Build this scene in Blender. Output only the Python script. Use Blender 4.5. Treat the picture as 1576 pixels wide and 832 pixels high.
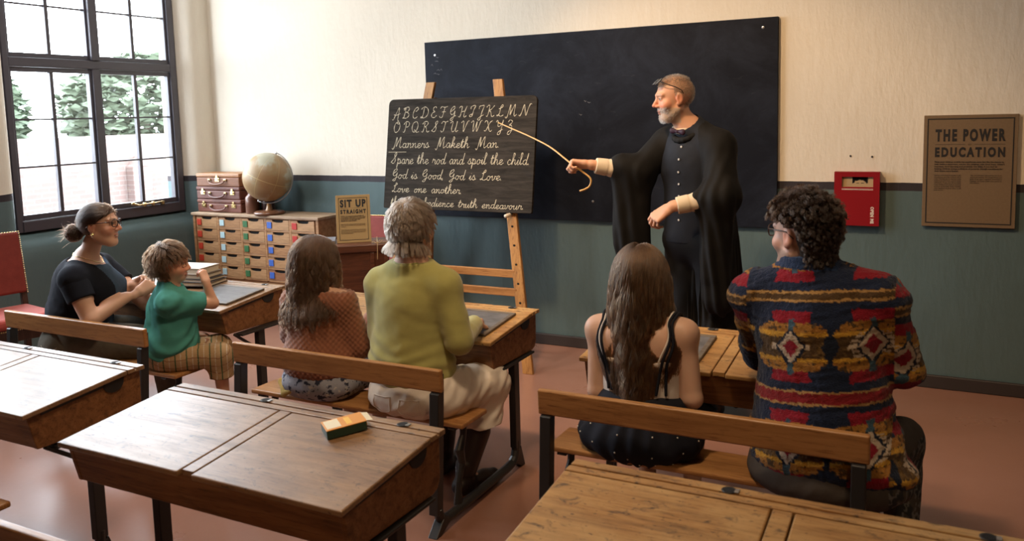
import bpy, math, random
import numpy as np
from mathutils import Matrix, Vector

for _o in list(bpy.data.objects):
    bpy.data.objects.remove(_o)
S = bpy.context.scene
COL = S.collection
rnd = random.Random(7)

# ------------------------------------------------------------------ camera
cam_d = bpy.data.cameras.new('camera')
cam = bpy.data.objects.new('camera', cam_d)
COL.objects.link(cam)
_r = ((0.8881178, 0.4588598, -0.0263524), (0.0267580, -0.1088578, -0.9936971), (-0.4588363, 0.8818150, -0.1089567))
cam.matrix_world = Matrix(((_r[0][0], -_r[1][0], -_r[2][0], 0.0), (_r[0][1], -_r[1][1], -_r[2][1], 0.0),
                           (_r[0][2], -_r[1][2], -_r[2][2], 1.57), (0, 0, 0, 1)))
cam_d.sensor_width = 36.0
cam_d.lens = 1287.3 / 1576 * 36.0
cam_d.shift_y = (316.32 - 416.0) / 1576
cam_d.clip_start = 0.05
cam_d.dof.use_dof = True
cam_d.dof.focus_distance = 4.3
cam_d.dof.aperture_fstop = 4.5
S.camera = cam

# ------------------------------------------------------------------ light
S.view_settings.view_transform = 'Standard'
S.view_settings.look = 'None'
S.view_settings.gamma = 1.0
S.view_settings.use_curve_mapping = False
S.view_settings.exposure = 0.0
S.cycles.use_denoising = True
S.cycles.max_bounces = 8
S.cycles.caustics_reflective = False
S.cycles.caustics_refractive = False
S.cycles.sample_clamp_indirect = 6.0

WORLD_STRENGTH = 21.0
w = bpy.data.worlds.new('sky')
S.world = w
w.use_nodes = True
_bg = w.node_tree.nodes['Background']
_bg.inputs['Color'].default_value = (0.82, 0.91, 1.0, 1)
_bg.inputs['Strength'].default_value = WORLD_STRENGTH


def lamp(name, kind, loc, target, energy, color, size=0.3, spot=None, blend=0.6):
    d = bpy.data.lights.new(name, kind)
    d.energy = energy
    d.color = color
    if kind == 'AREA':
        d.shape = 'DISK'
        d.size = size
    else:
        d.shadow_soft_size = size
    if kind == 'SPOT':
        d.spot_size = math.radians(spot)
        d.spot_blend = blend
    o = bpy.data.objects.new(name, d)
    COL.objects.link(o)
    o.location = loc
    o.rotation_euler = (Vector(target) - Vector(loc)).to_track_quat('-Z', 'Y').to_euler()
    return o


def portal(name, loc, sx, sz):
    d = bpy.data.lights.new(name, 'AREA')
    d.shape = 'RECTANGLE'
    d.size = sx
    d.size_y = sz
    d.cycles.is_portal = True
    o = bpy.data.objects.new(name, d)
    COL.objects.link(o)
    o.location = loc
    o.rotation_euler = Vector((1, 0, 0)).to_track_quat('-Z', 'Y').to_euler()
    return o


WARM = (1.0, 0.66, 0.36)
WARM2 = (1.0, 0.73, 0.47)
lamp('ceiling_spot_teacher', 'SPOT', (-1.9, 2.6, 3.5), (-1.35, 4.3, 1.2), 290, WARM, 0.12, 70)
lamp('ceiling_spot_wall', 'SPOT', (0.2, 2.8, 3.6), (-0.1, 5.06, 1.35), 58, WARM, 0.12, 62, 0.9)
lamp('ceiling_spot_desks', 'SPOT', (-1.2, 1.6, 3.6), (-1.6, 2.7, 0.8), 160, WARM2, 0.2, 85, 0.8)
lamp('ceiling_spot_front', 'SPOT', (0.9, -0.2, 3.6), (-0.1, 1.6, 0.7), 75, WARM, 0.2, 75, 0.8)
lamp('added_fill_window_side', 'AREA', (-3.9, 2.7, 3.7), (-4.3, 4.2, 0.6), 58, (1.0, 0.955, 0.90), 0.6)  # unseen lamp added to brighten the cabinet corner
lamp('added_spot_board', 'SPOT', (-3.0, 2.7, 3.6), (-2.5, 5.0, 0.9), 130, (1.0, 0.94, 0.86), 0.15, 62, 0.9)  # unseen neutral spot added to lift the middle of the back wall
lamp('added_spot_window_desk', 'SPOT', (-2.0, 3.7, 3.5), (-3.6, 2.8, 0.9), 110, WARM2, 0.15, 50, 0.9)  # unseen warm spot added to light the faces at the window desk
lamp('ceiling_glow', 'AREA', (-1.0, 1.5, 3.75), (-1.0, 1.5, 0), 8, WARM2, 1.6)


# ------------------------------------------------------------------ object helpers
def link(name, data, parent=None, loc=None, rot=None):
    o = bpy.data.objects.new(name, data)
    COL.objects.link(o)
    if parent is not None:
        o.parent = parent
    if loc is not None:
        o.location = loc
    if rot is not None:
        o.rotation_euler = rot
    return o


def tag(o, label, cat, group=None):
    o['label'] = label
    o['category'] = cat
    if group:
        o['group'] = group
    return o


def thing(name, label, cat, loc=(0, 0, 0), rotz=0.0, group=None, rot=None):
    o = link(name, None, None, loc, rot if rot else (0, 0, rotz))
    o.empty_display_size = 0.05
    return tag(o, label, cat, group)


def copy_tree(o, parent=None):
    c = o.copy()
    COL.objects.link(c)
    if parent is not None:
        c.parent = parent
    for ch in list(o.children):
        copy_tree(ch, c)
    return c


class MB:
    """collects shapes and links them as one mesh object"""

    def __init__(s):
        s.v = []
        s.f = []

    def add(s, vs, fs, M=None):
        b = len(s.v)
        for p in vs:
            if M is not None:
                p = M @ Vector(p)
            s.v.append((p[0], p[1], p[2]))
        for f in fs:
            s.f.append([i + b for i in f])
        return s

    def box(s, lo, hi, M=None):
        x0, y0, z0 = lo
        x1, y1, z1 = hi
        vs = [(x0, y0, z0), (x1, y0, z0), (x1, y1, z0), (x0, y1, z0), (x0, y0, z1), (x1, y0, z1), (x1, y1, z1), (x0, y1, z1)]
        return s.add(vs, [(3, 2, 1, 0), (4, 5, 6, 7), (0, 1, 5, 4), (1, 2, 6, 5), (2, 3, 7, 6), (3, 0, 4, 7)], M)

    def prism(s, poly, axis, a, b, M=None):
        """poly: 2-D outline, counter-clockwise; axis the extrusion axis"""
        n = len(poly)
        def P(u, v, t):
            return {'x': (t, u, v), 'y': (u, t, v), 'z': (u, v, t)}[axis]
        vs = [P(u, v, a) for u, v in poly] + [P(u, v, b) for u, v in poly]
        fs = [tuple(range(n))[::-1], tuple(range(n, 2 * n))]
        fs += [(i, (i + 1) % n, n + (i + 1) % n, n + i) for i in range(n)]
        if axis == 'y':
            fs = [f[::-1] for f in fs]
        return s.add(vs, fs, M)

    def tube(s, pts, r, n=8, closed=False, flat=1.0, M=None, up0=None):
        pts = [Vector(p) for p in pts]
        m = len(pts)
        rs = r if isinstance(r, (list, tuple)) else [r] * m
        vs, fs = [], []
        up = None
        for i, p in enumerate(pts):
            if closed:
                t = pts[(i + 1) % m] - pts[i - 1]
            else:
                t = pts[min(i + 1, m - 1)] - pts[max(i - 1, 0)]
            t.normalize()
            if up is None:
                up = Vector(up0) if up0 else (Vector((0, 0, 1)) if abs(t.z) < 0.9 else Vector((1, 0, 0)))
            a = t.cross(up).normalized()
            up = a.cross(t).normalized()
            for k in range(n):
                th = 2 * math.pi * k / n
                vs.append(p + a * math.cos(th) * rs[i] + up * math.sin(th) * rs[i] * flat)
        for i in range(m if closed else m - 1):
            for k in range(n):
                j = (i + 1) % m
                fs.append((i * n + k, i * n + (k + 1) % n, j * n + (k + 1) % n, j * n + k))
        if not closed:
            fs.append(tuple(range(n))[::-1])
            fs.append(tuple(range((m - 1) * n, m * n)))
        return s.add(vs, fs, M)

    def lathe(s, prof, n=32, M=None):
        vs, fs = [], []
        m = len(prof)
        for r, z in prof:
            for k in range(n):
                th = 2 * math.pi * k / n
                vs.append((r * math.cos(th), r * math.sin(th), z))
        for i in range(m - 1):
            for k in range(n):
                fs.append((i * n + k, i * n + (k + 1) % n, (i + 1) * n + (k + 1) % n, (i + 1) * n + k))
        fs.append(tuple(range(n))[::-1])
        fs.append(tuple(range((m - 1) * n, m * n)))
        return s.add(vs, fs, M)

    def ball(s, c, r, n=12, M=None):
        rx, ry, rz = r if isinstance(r, (list, tuple)) else (r, r, r)
        prof = [(max(1e-4, math.sin(math.pi * i / n)), -math.cos(math.pi * i / n)) for i in range(n + 1)]
        Mx = Matrix.Translation(c) @ Matrix.Diagonal((rx, ry, rz, 1))
        if M is not None:
            Mx = M @ Mx
        return s.lathe(prof, 2 * n, Mx)

    def build(s, name, mat, parent=None, loc=None, rot=None, bevel=0.0, smooth=False, seg=2):
        me = bpy.data.meshes.new(name)
        me.from_pydata(s.v, [], s.f)
        me.update()
        if mat is not None:
            me.materials.append(mat)
        o = link(name, me, parent, loc, rot)
        if smooth:
            me.shade_smooth()
        if bevel:
            b = o.modifiers.new('bevel', 'BEVEL')
            b.width = bevel
            b.segments = seg
            b.limit_method = 'ANGLE'
            b.angle_limit = math.radians(40)
            b.harden_normals = False
        return o


def struct(o):
    o['kind'] = 'structure'
    return o


def rotm(axis, ang):
    return Matrix.Rotation(ang, 4, axis)


def trans(*p):
    return Matrix.Translation(p)


# ------------------------------------------------------------------ materials
def mat(name, col=(0.5, 0.5, 0.5), rough=0.5, metal=0.0, spec=0.5):
    m = bpy.data.materials.new(name)
    m.use_nodes = True
    b = m.node_tree.nodes['Principled BSDF']
    b.inputs['Base Color'].default_value = (*col, 1)
    b.inputs['Roughness'].default_value = rough
    b.inputs['Metallic'].default_value = metal
    b.inputs['Specular IOR Level'].default_value = spec
    m.diffuse_color = (*col, 1)
    return m


class NT:
    def __init__(s, m):
        s.t = m.node_tree
        s.b = s.t.nodes['Principled BSDF']

    def n(s, typ, **kw):
        nd = s.t.nodes.new(typ)
        for k, v in kw.items():
            if k in nd.inputs.keys():
                nd.inputs[k].default_value = v
            else:
                setattr(nd, k, v)
        return nd

    def l(s, a, b):
        s.t.links.new(a, b)

    def coord(s, kind='Object', scale=(1, 1, 1), rot=(0, 0, 0)):
        tc = s.n('ShaderNodeTexCoord')
        mp = s.n('ShaderNodeMapping')
        mp.inputs['Scale'].default_value = scale
        mp.inputs['Rotation'].default_value = rot
        s.l(tc.outputs[kind], mp.inputs['Vector'])
        return mp.outputs['Vector']

    def noise(s, vec, scale, detail=4.0, rough=0.55, dist=0.0):
        nd = s.n('ShaderNodeTexNoise')
        nd.inputs['Scale'].default_value = scale
        nd.inputs['Detail'].default_value = detail
        nd.inputs['Roughness'].default_value = rough
        nd.inputs['Distortion'].default_value = dist
        if vec is not None:
            s.l(vec, nd.inputs['Vector'])
        return nd.outputs['Fac']

    def ramp(s, fac, stops):
        r = s.n('ShaderNodeValToRGB')
        e = r.color_ramp.elements
        while len(e) < len(stops):
            e.new(0.5)
        for i, (p, c) in enumerate(stops):
            e[i].position = p
            e[i].color = (*c, 1) if len(c) == 3 else c
        s.l(fac, r.inputs['Fac'])
        return r.outputs['Color']

    def mix(s, fac, a, b, mode='MIX'):
        m = s.n('ShaderNodeMix', data_type='RGBA', blend_type=mode)
        for sock, val in ((m.inputs[0], fac), (m.inputs[6], a), (m.inputs[7], b)):
            if isinstance(val, (int, float)):
                sock.default_value = val
            elif isinstance(val, tuple):
                sock.default_value = (*val, 1) if len(val) == 3 else val
            else:
                s.l(val, sock)
        return m.outputs[2]

    def math(s, op, a, b=None):
        m = s.n('ShaderNodeMath', operation=op)
        for i, val in enumerate((a, b)):
            if val is None:
                continue
            if isinstance(val, (int, float)):
                m.inputs[i].default_value = val
            else:
                s.l(val, m.inputs[i])
        return m.outputs[0]

    def bump(s, h, strength=0.2, dist=0.01):
        b = s.n('ShaderNodeBump')
        b.inputs['Strength'].default_value = strength
        b.inputs['Distance'].default_value = dist
        s.l(h, b.inputs['Height'])
        s.l(b.outputs['Normal'], s.b.inputs['Normal'])


def wood(name, c1, c2, c3, rough=0.42, along='x', stains=0.0, scale=1.0, worn=None, bump=0.12):
    """grain stretched along one axis, with optional ink stains and worn pale patches"""
    m = mat(name, c2, rough)
    t = NT(m)
    st = {'x': (1.2, 16, 16), 'y': (16, 1.2, 16), 'z': (16, 16, 1.2)}[along]
    v = t.coord('Object', tuple(a * scale for a in st))
    g = t.noise(v, 2.2, 7, 0.62, 0.7)
    col = t.ramp(g, [(0.28, c1), (0.5, c2), (0.74, c3)])
    v2 = t.coord('Object', tuple(a * scale * 3.2 for a in st))
    fine = t.noise(v2, 4.0, 3, 0.6)
    col = t.mix(t.ramp(fine, [(0.32, (0.5,) * 3), (0.46, (0, 0, 0))]), col, c1, 'MULTIPLY')
    if worn is not None:
        v3 = t.coord('Object', (1.5, 2.6, 2.0))
        wn = t.noise(v3, 2.3, 5, 0.6, 0.3)
        col = t.mix(t.ramp(wn, [(0.42, (0, 0, 0)), (0.66, (0.7,) * 3)]), col, worn)
    if stains:
        v4 = t.coord('Object', (7, 13, 9), (0, 0, 0.5))
        sn = t.noise(v4, 2.4, 6, 0.72, 0.6)
        f = t.ramp(sn, [(0.56, (0, 0, 0)), (0.68, (stains,) * 3)])
        col = t.mix(f, col, (0.030, 0.022, 0.022))
        v5 = t.coord('Object', (30, 70, 40), (0, 0, -0.7))
        sc = t.noise(v5, 1.6, 2, 0.5)
        f2 = t.ramp(sc, [(0.66, (0, 0, 0)), (0.70, (stains,) * 3)])
        col = t.mix(f2, col, (0.05, 0.03, 0.02))
    t.l(col, t.b.inputs['Base Color'])
    rr = t.ramp(g, [(0.3, (rough + 0.1,) * 3), (0.7, (rough - 0.06,) * 3)])
    t.l(rr, t.b.inputs['Roughness'])
    t.bump(fine, bump, 0.004)
    return m


def fabric(name, col, rough=0.9, weave=500.0, var=0.25, bump=0.25, sheen=0.0, spec=0.2):
    m = mat(name, col, rough, 0, spec)
    t = NT(m)
    v = t.coord('Object')
    n1 = t.noise(v, weave, 2, 0.5)
    n2 = t.noise(v, 14.0, 4, 0.6)
    dark = tuple(c * (1 - var) for c in col)
    lite = tuple(min(1, c * (1 + var)) for c in col)
    c = t.mix(n2, dark, lite)
    t.l(c, t.b.inputs['Base Color'])
    if sheen:
        t.b.inputs['Sheen Weight'].default_value = sheen
    t.bump(n1, bump, 0.002)
    return m


def vcol(name, rough=0.6, spec=0.3, bump=None, sss=0.0, sheen=0.0, mottle=0.0):
    """colour from the mesh's own 'Col' attribute"""
    m = mat(name, (0.6, 0.5, 0.4), rough, 0, spec)
    t = NT(m)
    a = t.n('ShaderNodeAttribute')
    a.attribute_name = 'Col'
    c = a.outputs['Color']
    if mottle:
        nz = t.noise(t.coord('Object'), 60, 4, 0.6)
        c = t.mix(mottle, c, t.mix(nz, (0.25,) * 3, (1.35, 1.3, 1.25)), 'MULTIPLY')
    t.l(c, t.b.inputs['Base Color'])
    if sss:
        t.b.inputs['Subsurface Weight'].default_value = sss
        t.b.inputs['Subsurface Radius'].default_value = (0.012, 0.005, 0.003)
        t.b.inputs['Subsurface Scale'].default_value = 1.0
    if sheen:
        t.b.inputs['Sheen Weight'].default_value = sheen
    if bump:
        nz = t.noise(t.coord('Object'), bump[0], 3, 0.6)
        t.bump(nz, bump[1], bump[2])
    return m


M = {}
# wall: painted dado below, dark painted line, cream plaster above (heights are the wall's own)
def wall_material():
    m = mat('painted_plaster', (0.7, 0.62, 0.5), 0.75, 0, 0.25)
    t = NT(m)
    geo = t.n('ShaderNodeNewGeometry')
    sp = t.n('ShaderNodeSeparateXYZ')
    t.l(geo.outputs['Position'], sp.inputs[0])
    z = sp.outputs['Z']
    v = t.coord('Object')
    n1 = t.noise(v, 3.0, 6, 0.65)
    cream = t.mix(n1, (0.67, 0.61, 0.51), (0.73, 0.67, 0.57))
    n2 = t.noise(v, 1.6, 5, 0.7, 0.4)
    teal = t.mix(n2, (0.078, 0.118, 0.124), (0.102, 0.150, 0.152))
    wob = t.math('MULTIPLY', t.math('SUBTRACT', t.noise(v, 9, 2), 0.5), 0.006)
    zz = t.math('ADD', z, wob)
    low = t.math('GREATER_THAN', zz, 1.092)
    high = t.math('GREATER_THAN', zz, 1.137)
    c = t.mix(low, teal, (0.036, 0.031, 0.036))
    c = t.mix(high, c, cream)
    t.l(c, t.b.inputs['Base Color'])
    r = t.mix(high, (0.52,) * 3, (0.8,) * 3)
    t.l(r, t.b.inputs['Roughness'])
    vb = t.coord('Object', (1, 1, 0.35))
    h = t.math('ADD', t.noise(vb, 26, 4, 0.6), t.noise(v, 5, 3, 0.5))
    t.bump(h, 0.30, 0.012)
    return m


M['wall'] = wall_material()
M['ceiling'] = mat('ceiling_plaster', (0.45, 0.42, 0.37), 0.9)


def floor_material():
    m = mat('terracotta_linoleum', (0.30, 0.12, 0.07), 0.32)
    m.node_tree.nodes['Principled BSDF'].inputs['Coat Weight'].default_value = 0.35
    m.node_tree.nodes['Principled BSDF'].inputs['Coat Roughness'].default_value = 0.24
    t = NT(m)
    v = t.coord('Object')
    n1 = t.noise(v, 1.7, 5, 0.6)
    n2 = t.noise(v, 60, 3, 0.6)
    c = t.mix(n1, (0.25, 0.122, 0.082), (0.335, 0.172, 0.122))
    c = t.mix(t.math('MULTIPLY', n2, 0.35), c, (0.23, 0.09, 0.055))
    t.l(c, t.b.inputs['Base Color'])
    t.l(t.ramp(n1, [(0.3, (0.36,) * 3), (0.7, (0.26,) * 3)]), t.b.inputs['Roughness'])
    t.bump(t.noise(v, 25, 3), 0.05, 0.004)
    return m


M['floor'] = floor_material()
M['skirting'] = mat('dark_skirting_paint', (0.035, 0.028, 0.027), 0.45)
M['window'] = mat('aubergine_window_paint', (0.058, 0.052, 0.064), 0.38)
M['brass'] = mat('brass', (0.72, 0.52, 0.24), 0.3, 1.0)
M['iron'] = mat('black_iron', (0.018, 0.017, 0.017), 0.42, 0.0, 0.6)
M['steel'] = mat('worn_steel', (0.55, 0.55, 0.56), 0.35, 1.0)
M['glass'] = mat('window_glass', (1, 1, 1), 0.0)
_t = NT(M['glass'])
_tr = _t.n('ShaderNodeBsdfTransparent')
_gl = _t.n('ShaderNodeBsdfGlossy')
_gl.inputs['Roughness'].default_value = 0.0
_lw = _t.n('ShaderNodeLayerWeight')
_lw.inputs['Blend'].default_value = 0.5
_fr = _t.math('ADD', _t.math('MULTIPLY', _t.math('POWER', _lw.outputs['Facing'], 5.0), 0.9), 0.04)
_mx = _t.n('ShaderNodeMixShader')
_t.l(_fr, _mx.inputs[0])
_t.l(_tr.outputs[0], _mx.inputs[1])
_t.l(_gl.outputs[0], _mx.inputs[2])
_t.l(_mx.outputs[0], _t.t.nodes['Material Output'].inputs['Surface'])

M['lid'] = wood('worn_desk_lid', (0.105, 0.052, 0.022), (0.235, 0.125, 0.055), (0.33, 0.185, 0.085), 0.40, 'x', 0.75, 1.0, (0.36, 0.225, 0.125))
M['lid'].node_tree.nodes['Principled BSDF'].inputs['Coat Weight'].default_value = 0.45
M['lid'].node_tree.nodes['Principled BSDF'].inputs['Coat Roughness'].default_value = 0.36
M['lidgold'] = wood('golden_desk_lid', (0.17, 0.080, 0.025), (0.36, 0.185, 0.062), (0.47, 0.27, 0.10), 0.45, 'x', 0.8, 1.0, (0.52, 0.33, 0.14))
M['carcase'] = wood('brown_desk_panel', (0.115, 0.044, 0.016), (0.225, 0.094, 0.034), (0.31, 0.142, 0.055), 0.42, 'x', 0.08, 0.8)
M['oak'] = wood('honey_oak', (0.25, 0.108, 0.033), (0.39, 0.185, 0.064), (0.49, 0.250, 0.095), 0.34, 'x', 0.12, 0.7)
M['oakz'] = wood('honey_oak_upright', (0.24, 0.105, 0.028), (0.38, 0.185, 0.055), (0.47, 0.25, 0.085), 0.4, 'z', 0.12, 0.7)
M['cabinet'] = wood('cabinet_oak', (0.235, 0.108, 0.042), (0.385, 0.200, 0.088), (0.50, 0.285, 0.138), 0.5, 'x', 0.15, 1.0)
M['cabtop'] = wood('pale_cabinet_top', (0.24, 0.15, 0.085), (0.37, 0.25, 0.155), (0.47, 0.34, 0.22), 0.5, 'x', 0.15, 1.0)
M['mahog'] = wood('red_brown_mahogany', (0.060, 0.018, 0.010), (0.115, 0.038, 0.019), (0.17, 0.062, 0.030), 0.36, 'x', 0.2, 0.8)
M['shadow'] = mat('hole_shade_and_joint', (0.006, 0.005, 0.005), 0.9)  # near-black colour: painted shade for holes and openings, also dark plank joints


# ------------------------------------------------------------------ room shell
XL, YB, XR, YF, ZC = -5.40, 5.062, 5.2, -4.5, 3.9
struct(MB().box((-5.75, YF - 0.2, -0.1), (XR + 0.2, YB + 0.2, 0.0)).build('floor', M['floor']))
struct(MB().box((-5.75, YF - 0.2, ZC), (XR + 0.2, YB + 0.2, ZC + 0.1)).build('ceiling', M['ceiling']))
struct(MB().box((-5.75, YB, 0), (XR + 0.2, YB + 0.2, ZC)).build('wall_back', M['wall']))
struct(MB().box((XR, YF, 0), (XR + 0.2, YB, ZC)).build('wall_right', M['wall']))
struct(MB().box((-5.75, YF - 0.2, 0), (XR + 0.2, YF, ZC)).build('wall_front', M['wall']))

WX, WZ0, WZ1 = -5.56, 0.857, 3.16
WINS = [(3.42, 4.827), (1.69, 3.097)]


def left_wall():
    """left wall with splayed, softly rounded window recesses"""
    b = MB()
    xo = WX - 0.10

    def recess(y0, y1, ya, yb):
        # profile from the room face into the frame: (depth fraction 0..1, spread)
        st = [(0.0, 0.145), (0.08, 0.108), (0.22, 0.075), (0.42, 0.045), (0.7, 0.018), (1.0, 0.0)]
        loops = []
        for d, sp in st:
            x = XL + (WX - 0.02 - XL) * d
            spt = min(sp, 0.135)
            loops.append([(x, y0 - sp, WZ0 - sp * 1.3), (x, y1 + spt, WZ0 - sp * 1.3), (x, y1 + spt, WZ1 + sp), (x, y0 - sp, WZ1 + sp)])
        vs, fs = [], []
        for lp in loops:
            vs += lp
        for i in range(len(loops) - 1):
            for k in range(4):
                a, c = i * 4 + k, i * 4 + (k + 1) % 4
                fs.append((a, c, c + 4, a + 4))
        # outer jambs
        o = len(vs)
        vs += [(xo - 0.06, y0, WZ0), (xo - 0.06, y1, WZ0), (xo - 0.06, y1, WZ1), (xo - 0.06, y0, WZ1)]
        q = (len(loops) - 1) * 4
        for k in range(4):
            fs.append((q + k, q + (k + 1) % 4, o + (k + 1) % 4, o + k))
        # face of the wall around the hole
        f0 = loops[0]
        n = len(vs)
        vs += [(XL, ya, 0), (XL, yb, 0), (XL, yb, ZC), (XL, ya, ZC)]
        for k in range(4):
            fs.append((n + k, n + (k + 1) % 4, (k + 1) % 4, k))
        b.add(vs, [f[::-1] for f in fs])
        # outside skin
        b.add([(xo - 0.06, y0, WZ0), (xo - 0.06, y1, WZ0), (xo - 0.06, y1, WZ1), (xo - 0.06, y0, WZ1), (xo - 0.06, ya, 0), (xo - 0.06, yb, 0), (xo - 0.06, yb, ZC), (xo - 0.06, ya, ZC)],
              [(4 + k, 4 + (k + 1) % 4, (k + 1) % 4, k) for k in range(4)])

    recess(*WINS[1], YF, 3.26)
    recess(*WINS[0], 3.26, YB)
    o = b.build('wall_left', M['wall'])
    o.data.shade_smooth()
    o.data.set_sharp_from_angle(angle=math.radians(50))
    return struct(o)


left_wall()


def skirting(name, lo, hi):
    x0, y0 = lo
    x1, y1 = hi
    return struct(MB().box((x0, y0, 0), (x1, y1, 0.075)).build(name, M['skirting'], bevel=0.006))


skirting('baseboard_back', (XL, YB - 0.022), (XR, YB))
skirting('baseboard_left', (XL, YF), (XL + 0.022, YB - 0.022))
skirting('baseboard_right', (XR - 0.022, YF), (XR, YB - 0.022))


def window(n, y0, y1):
    f = MB()
    d0, d1 = -0.045, 0.03
    ym = (y0 + y1) / 2 - 0.021
    # outer frame
    f.box((d0, y0, WZ0), (d1, y0 + 0.04, WZ1))
    f.box((d0, y1 - 0.06, WZ0), (d1, y1, WZ1))
    f.box((d0, y0 + 0.04, WZ0), (d1 + 0.006, y1 - 0.06, WZ0 + 0.075))
    f.box((d0, y0 + 0.04, WZ1 - 0.08), (d1, y1 - 0.06, WZ1))
    f.box((d0, ym - 0.028, WZ0 + 0.075), (d1, ym + 0.028, 1.975))
    f.box((d0, ym - 0.034, 2.035), (d1 + 0.012, ym + 0.034, WZ1 - 0.08))
    f.box((d0, y0 + 0.04, 1.975), (d1, y1 - 0.06, 2.035))
    root = struct(f.build('window_%d' % n, M['window'], None, (WX, 0, 0), bevel=0.005))
    # four sashes: rails and stiles, then bars, then glass
    for ya, yb in ((y0 + 0.04, ym - 0.028), (ym + 0.028, y1 - 0.06)):
        for za, zb, rows in ((WZ0 + 0.075, 1.975, 3), (2.035, WZ1 - 0.08, 3)):
            s = MB()
            a, t0, t1 = 0.020, (0.040 if za < 1 else 0.034), 0.034
            s.box((-0.03, ya + 0.003, za + 0.003), (0.014, ya + a, zb - 0.003))
            s.box((-0.03, yb - a, za + 0.003), (0.014, yb - 0.003, zb - 0.003))
            s.box((-0.03, ya + a, za + 0.003), (0.014, yb - a, za + t0))
            s.box((-0.03, ya + a, zb - t1), (0.014, yb - a, zb - 0.003))
            sash = s.build('sash', M['window'], root, bevel=0.003)
            g = MB()
            yc = (ya + yb) / 2
            g.box((-0.018, yc - 0.013, za + t0), (0.008, yc + 0.013, zb - t1))
            for k in range(1, rows):
                z = za + t0 + (zb - t1 - za - t0) * k / rows
                g.box((-0.016, ya + a, z - 0.006), (0.006, yc - 0.013, z + 0.006))
                g.box((-0.016, yc + 0.013, z - 0.006), (0.006, yb - a, z + 0.006))
            g.build('glazing_bars', M['window'], sash)
            p = MB()
            p.box((-0.010, ya + a, za + t0), (-0.006, yb - a, zb - t1))
            p.build('pane', M['glass'], sash)
    h = MB()
    yh = (ym + y1) / 2
    z = WZ0 + 0.093
    h.tube([(0.055, yh - 0.15, z + 0.012), (0.058, yh - 0.10, z - 0.004), (0.055, yh - 0.06, z + 0.0), (0.05, yh + 0.06, z), (0.05, yh + 0.13, z + 0.004)], [0.010, 0.006, 0.005, 0.005, 0.006], 8)
    h.ball((0.055, yh - 0.155, z + 0.014), 0.013, 8)
    h.box((0.028, yh + 0.03, z - 0.02), (0.047, yh + 0.05, z + 0.012))
    h.box((0.028, yh - 0.05, z - 0.02), (0.047, yh - 0.03, z + 0.012))
    h.box((0.028, yh + 0.12, z - 0.02), (0.052, yh + 0.14, z + 0.008))
    h.build('stay', M['brass'], root, smooth=True)
    return root


for i, (a, c) in enumerate(WINS):
    window(i + 1, a, c)
    portal('window_portal', (WX - 0.175, (a + c) / 2, (WZ0 + WZ1) / 2), c - a, WZ1 - WZ0)

# outside: yard, brick wall with piers, tree
M['yard'] = mat('pale_paving', (0.16, 0.15, 0.14), 0.9)
struct(MB().box((-16, -10, -0.5), (-5.9, 14, -0.35)).build('ground', M['yard']))


def brick_material():
    m = mat('pale_red_brick', (0.4, 0.25, 0.2), 0.9)
    t = NT(m)
    v = t.coord('Object', (1, 1, 1), (0, math.pi / 2, 0))
    tc = t.n('ShaderNodeTexCoord')
    sp = t.n('ShaderNodeSeparateXYZ')
    t.l(tc.outputs['Object'], sp.inputs[0])
    cb = t.n('ShaderNodeCombineXYZ')
    t.l(sp.outputs['Y'], cb.inputs[0])
    t.l(sp.outputs['Z'], cb.inputs[1])
    br = t.n('ShaderNodeTexBrick')
    br.inputs['Scale'].default_value = 1.0
    br.inputs['Brick Width'].default_value = 0.23
    br.inputs['Row Height'].default_value = 0.075
    br.inputs['Mortar Size'].default_value = 0.008
    br.inputs['Color1'].default_value = (0.115, 0.075, 0.066, 1)
    br.inputs['Color2'].default_value = (0.125, 0.085, 0.075, 1)
    br.inputs['Mortar'].default_value = (0.14, 0.115, 0.105, 1)
    t.l(cb.outputs[0], br.inputs['Vector'])
    t.l(br.outputs['Color'], t.b.inputs['Base Color'])
    return m


M['brick'] = brick_material()
gw = thing('garden_wall', 'pale brick boundary wall with square piers outside the window', 'wall', (-11.5, 8, -0.35))
MB().box((-0.12, -8, 0), (0.12, 8, 1.75)).build('wall_panel', M['brick'], gw)
for k in range(6):
    pm = MB().box((0.12, -0.17, 0), (0.28, 0.17, 1.25))
    pm.prism([(-0.17, 1.25), (0.17, 1.25), (0.0, 1.42)], 'x', 0.12, 0.28)
    pm.build('pier', M['brick'], gw, (0, -6.5 + 2.5 * k, 0), bevel=0.01)
M['leaf'] = mat('green_foliage', (0.075, 0.100, 0.062), 0.8)
M['bark'] = mat('bark', (0.12, 0.09, 0.07), 0.9)


def tree(x, y, h, label, seed):
    t = thing('tree', label, 'tree', (x, y, -0.35))
    MB().tube([(0, 0, 0), (0.05, 0.05, h * 0.35), (0, 0.1, h * 0.7)], [0.16, 0.12, 0.05]).build('trunk', M['bark'], t)
    r = random.Random(seed)
    b = MB()
    for i in range(3200):
        th, u = r.uniform(0, 6.28), r.uniform(-1, 1)
        rr = r.uniform(0.5, 1.0) ** 0.6
        s = math.sqrt(1 - u * u) * rr
        c = Vector((s * math.cos(th) * h * 0.42, s * math.sin(th) * h * 0.5, h * 0.72 + u * rr * h * 0.36))
        q = 0.09 + 0.08 * r.random()
        R = Matrix.Translation(c) @ Matrix.Rotation(r.uniform(0, 6.28), 4, 'Z') @ Matrix.Rotation(r.uniform(0, 3.14), 4, 'X')
        b.add([(-q, 0, 0), (0, -q * 0.5, 0.02), (q, 0, 0), (0, q * 0.5, 0.02)], [(0, 1, 2, 3)], R)
    b.build('foliage', M['leaf'], t)


tree(-13.2, 6.9, 2.9, 'low leafy tree behind the brick wall, seen through the left panes', 3)
tree(-13.5, 10.9, 3.0, 'low leafy tree behind the brick wall, seen through the right panes', 4)
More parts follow.
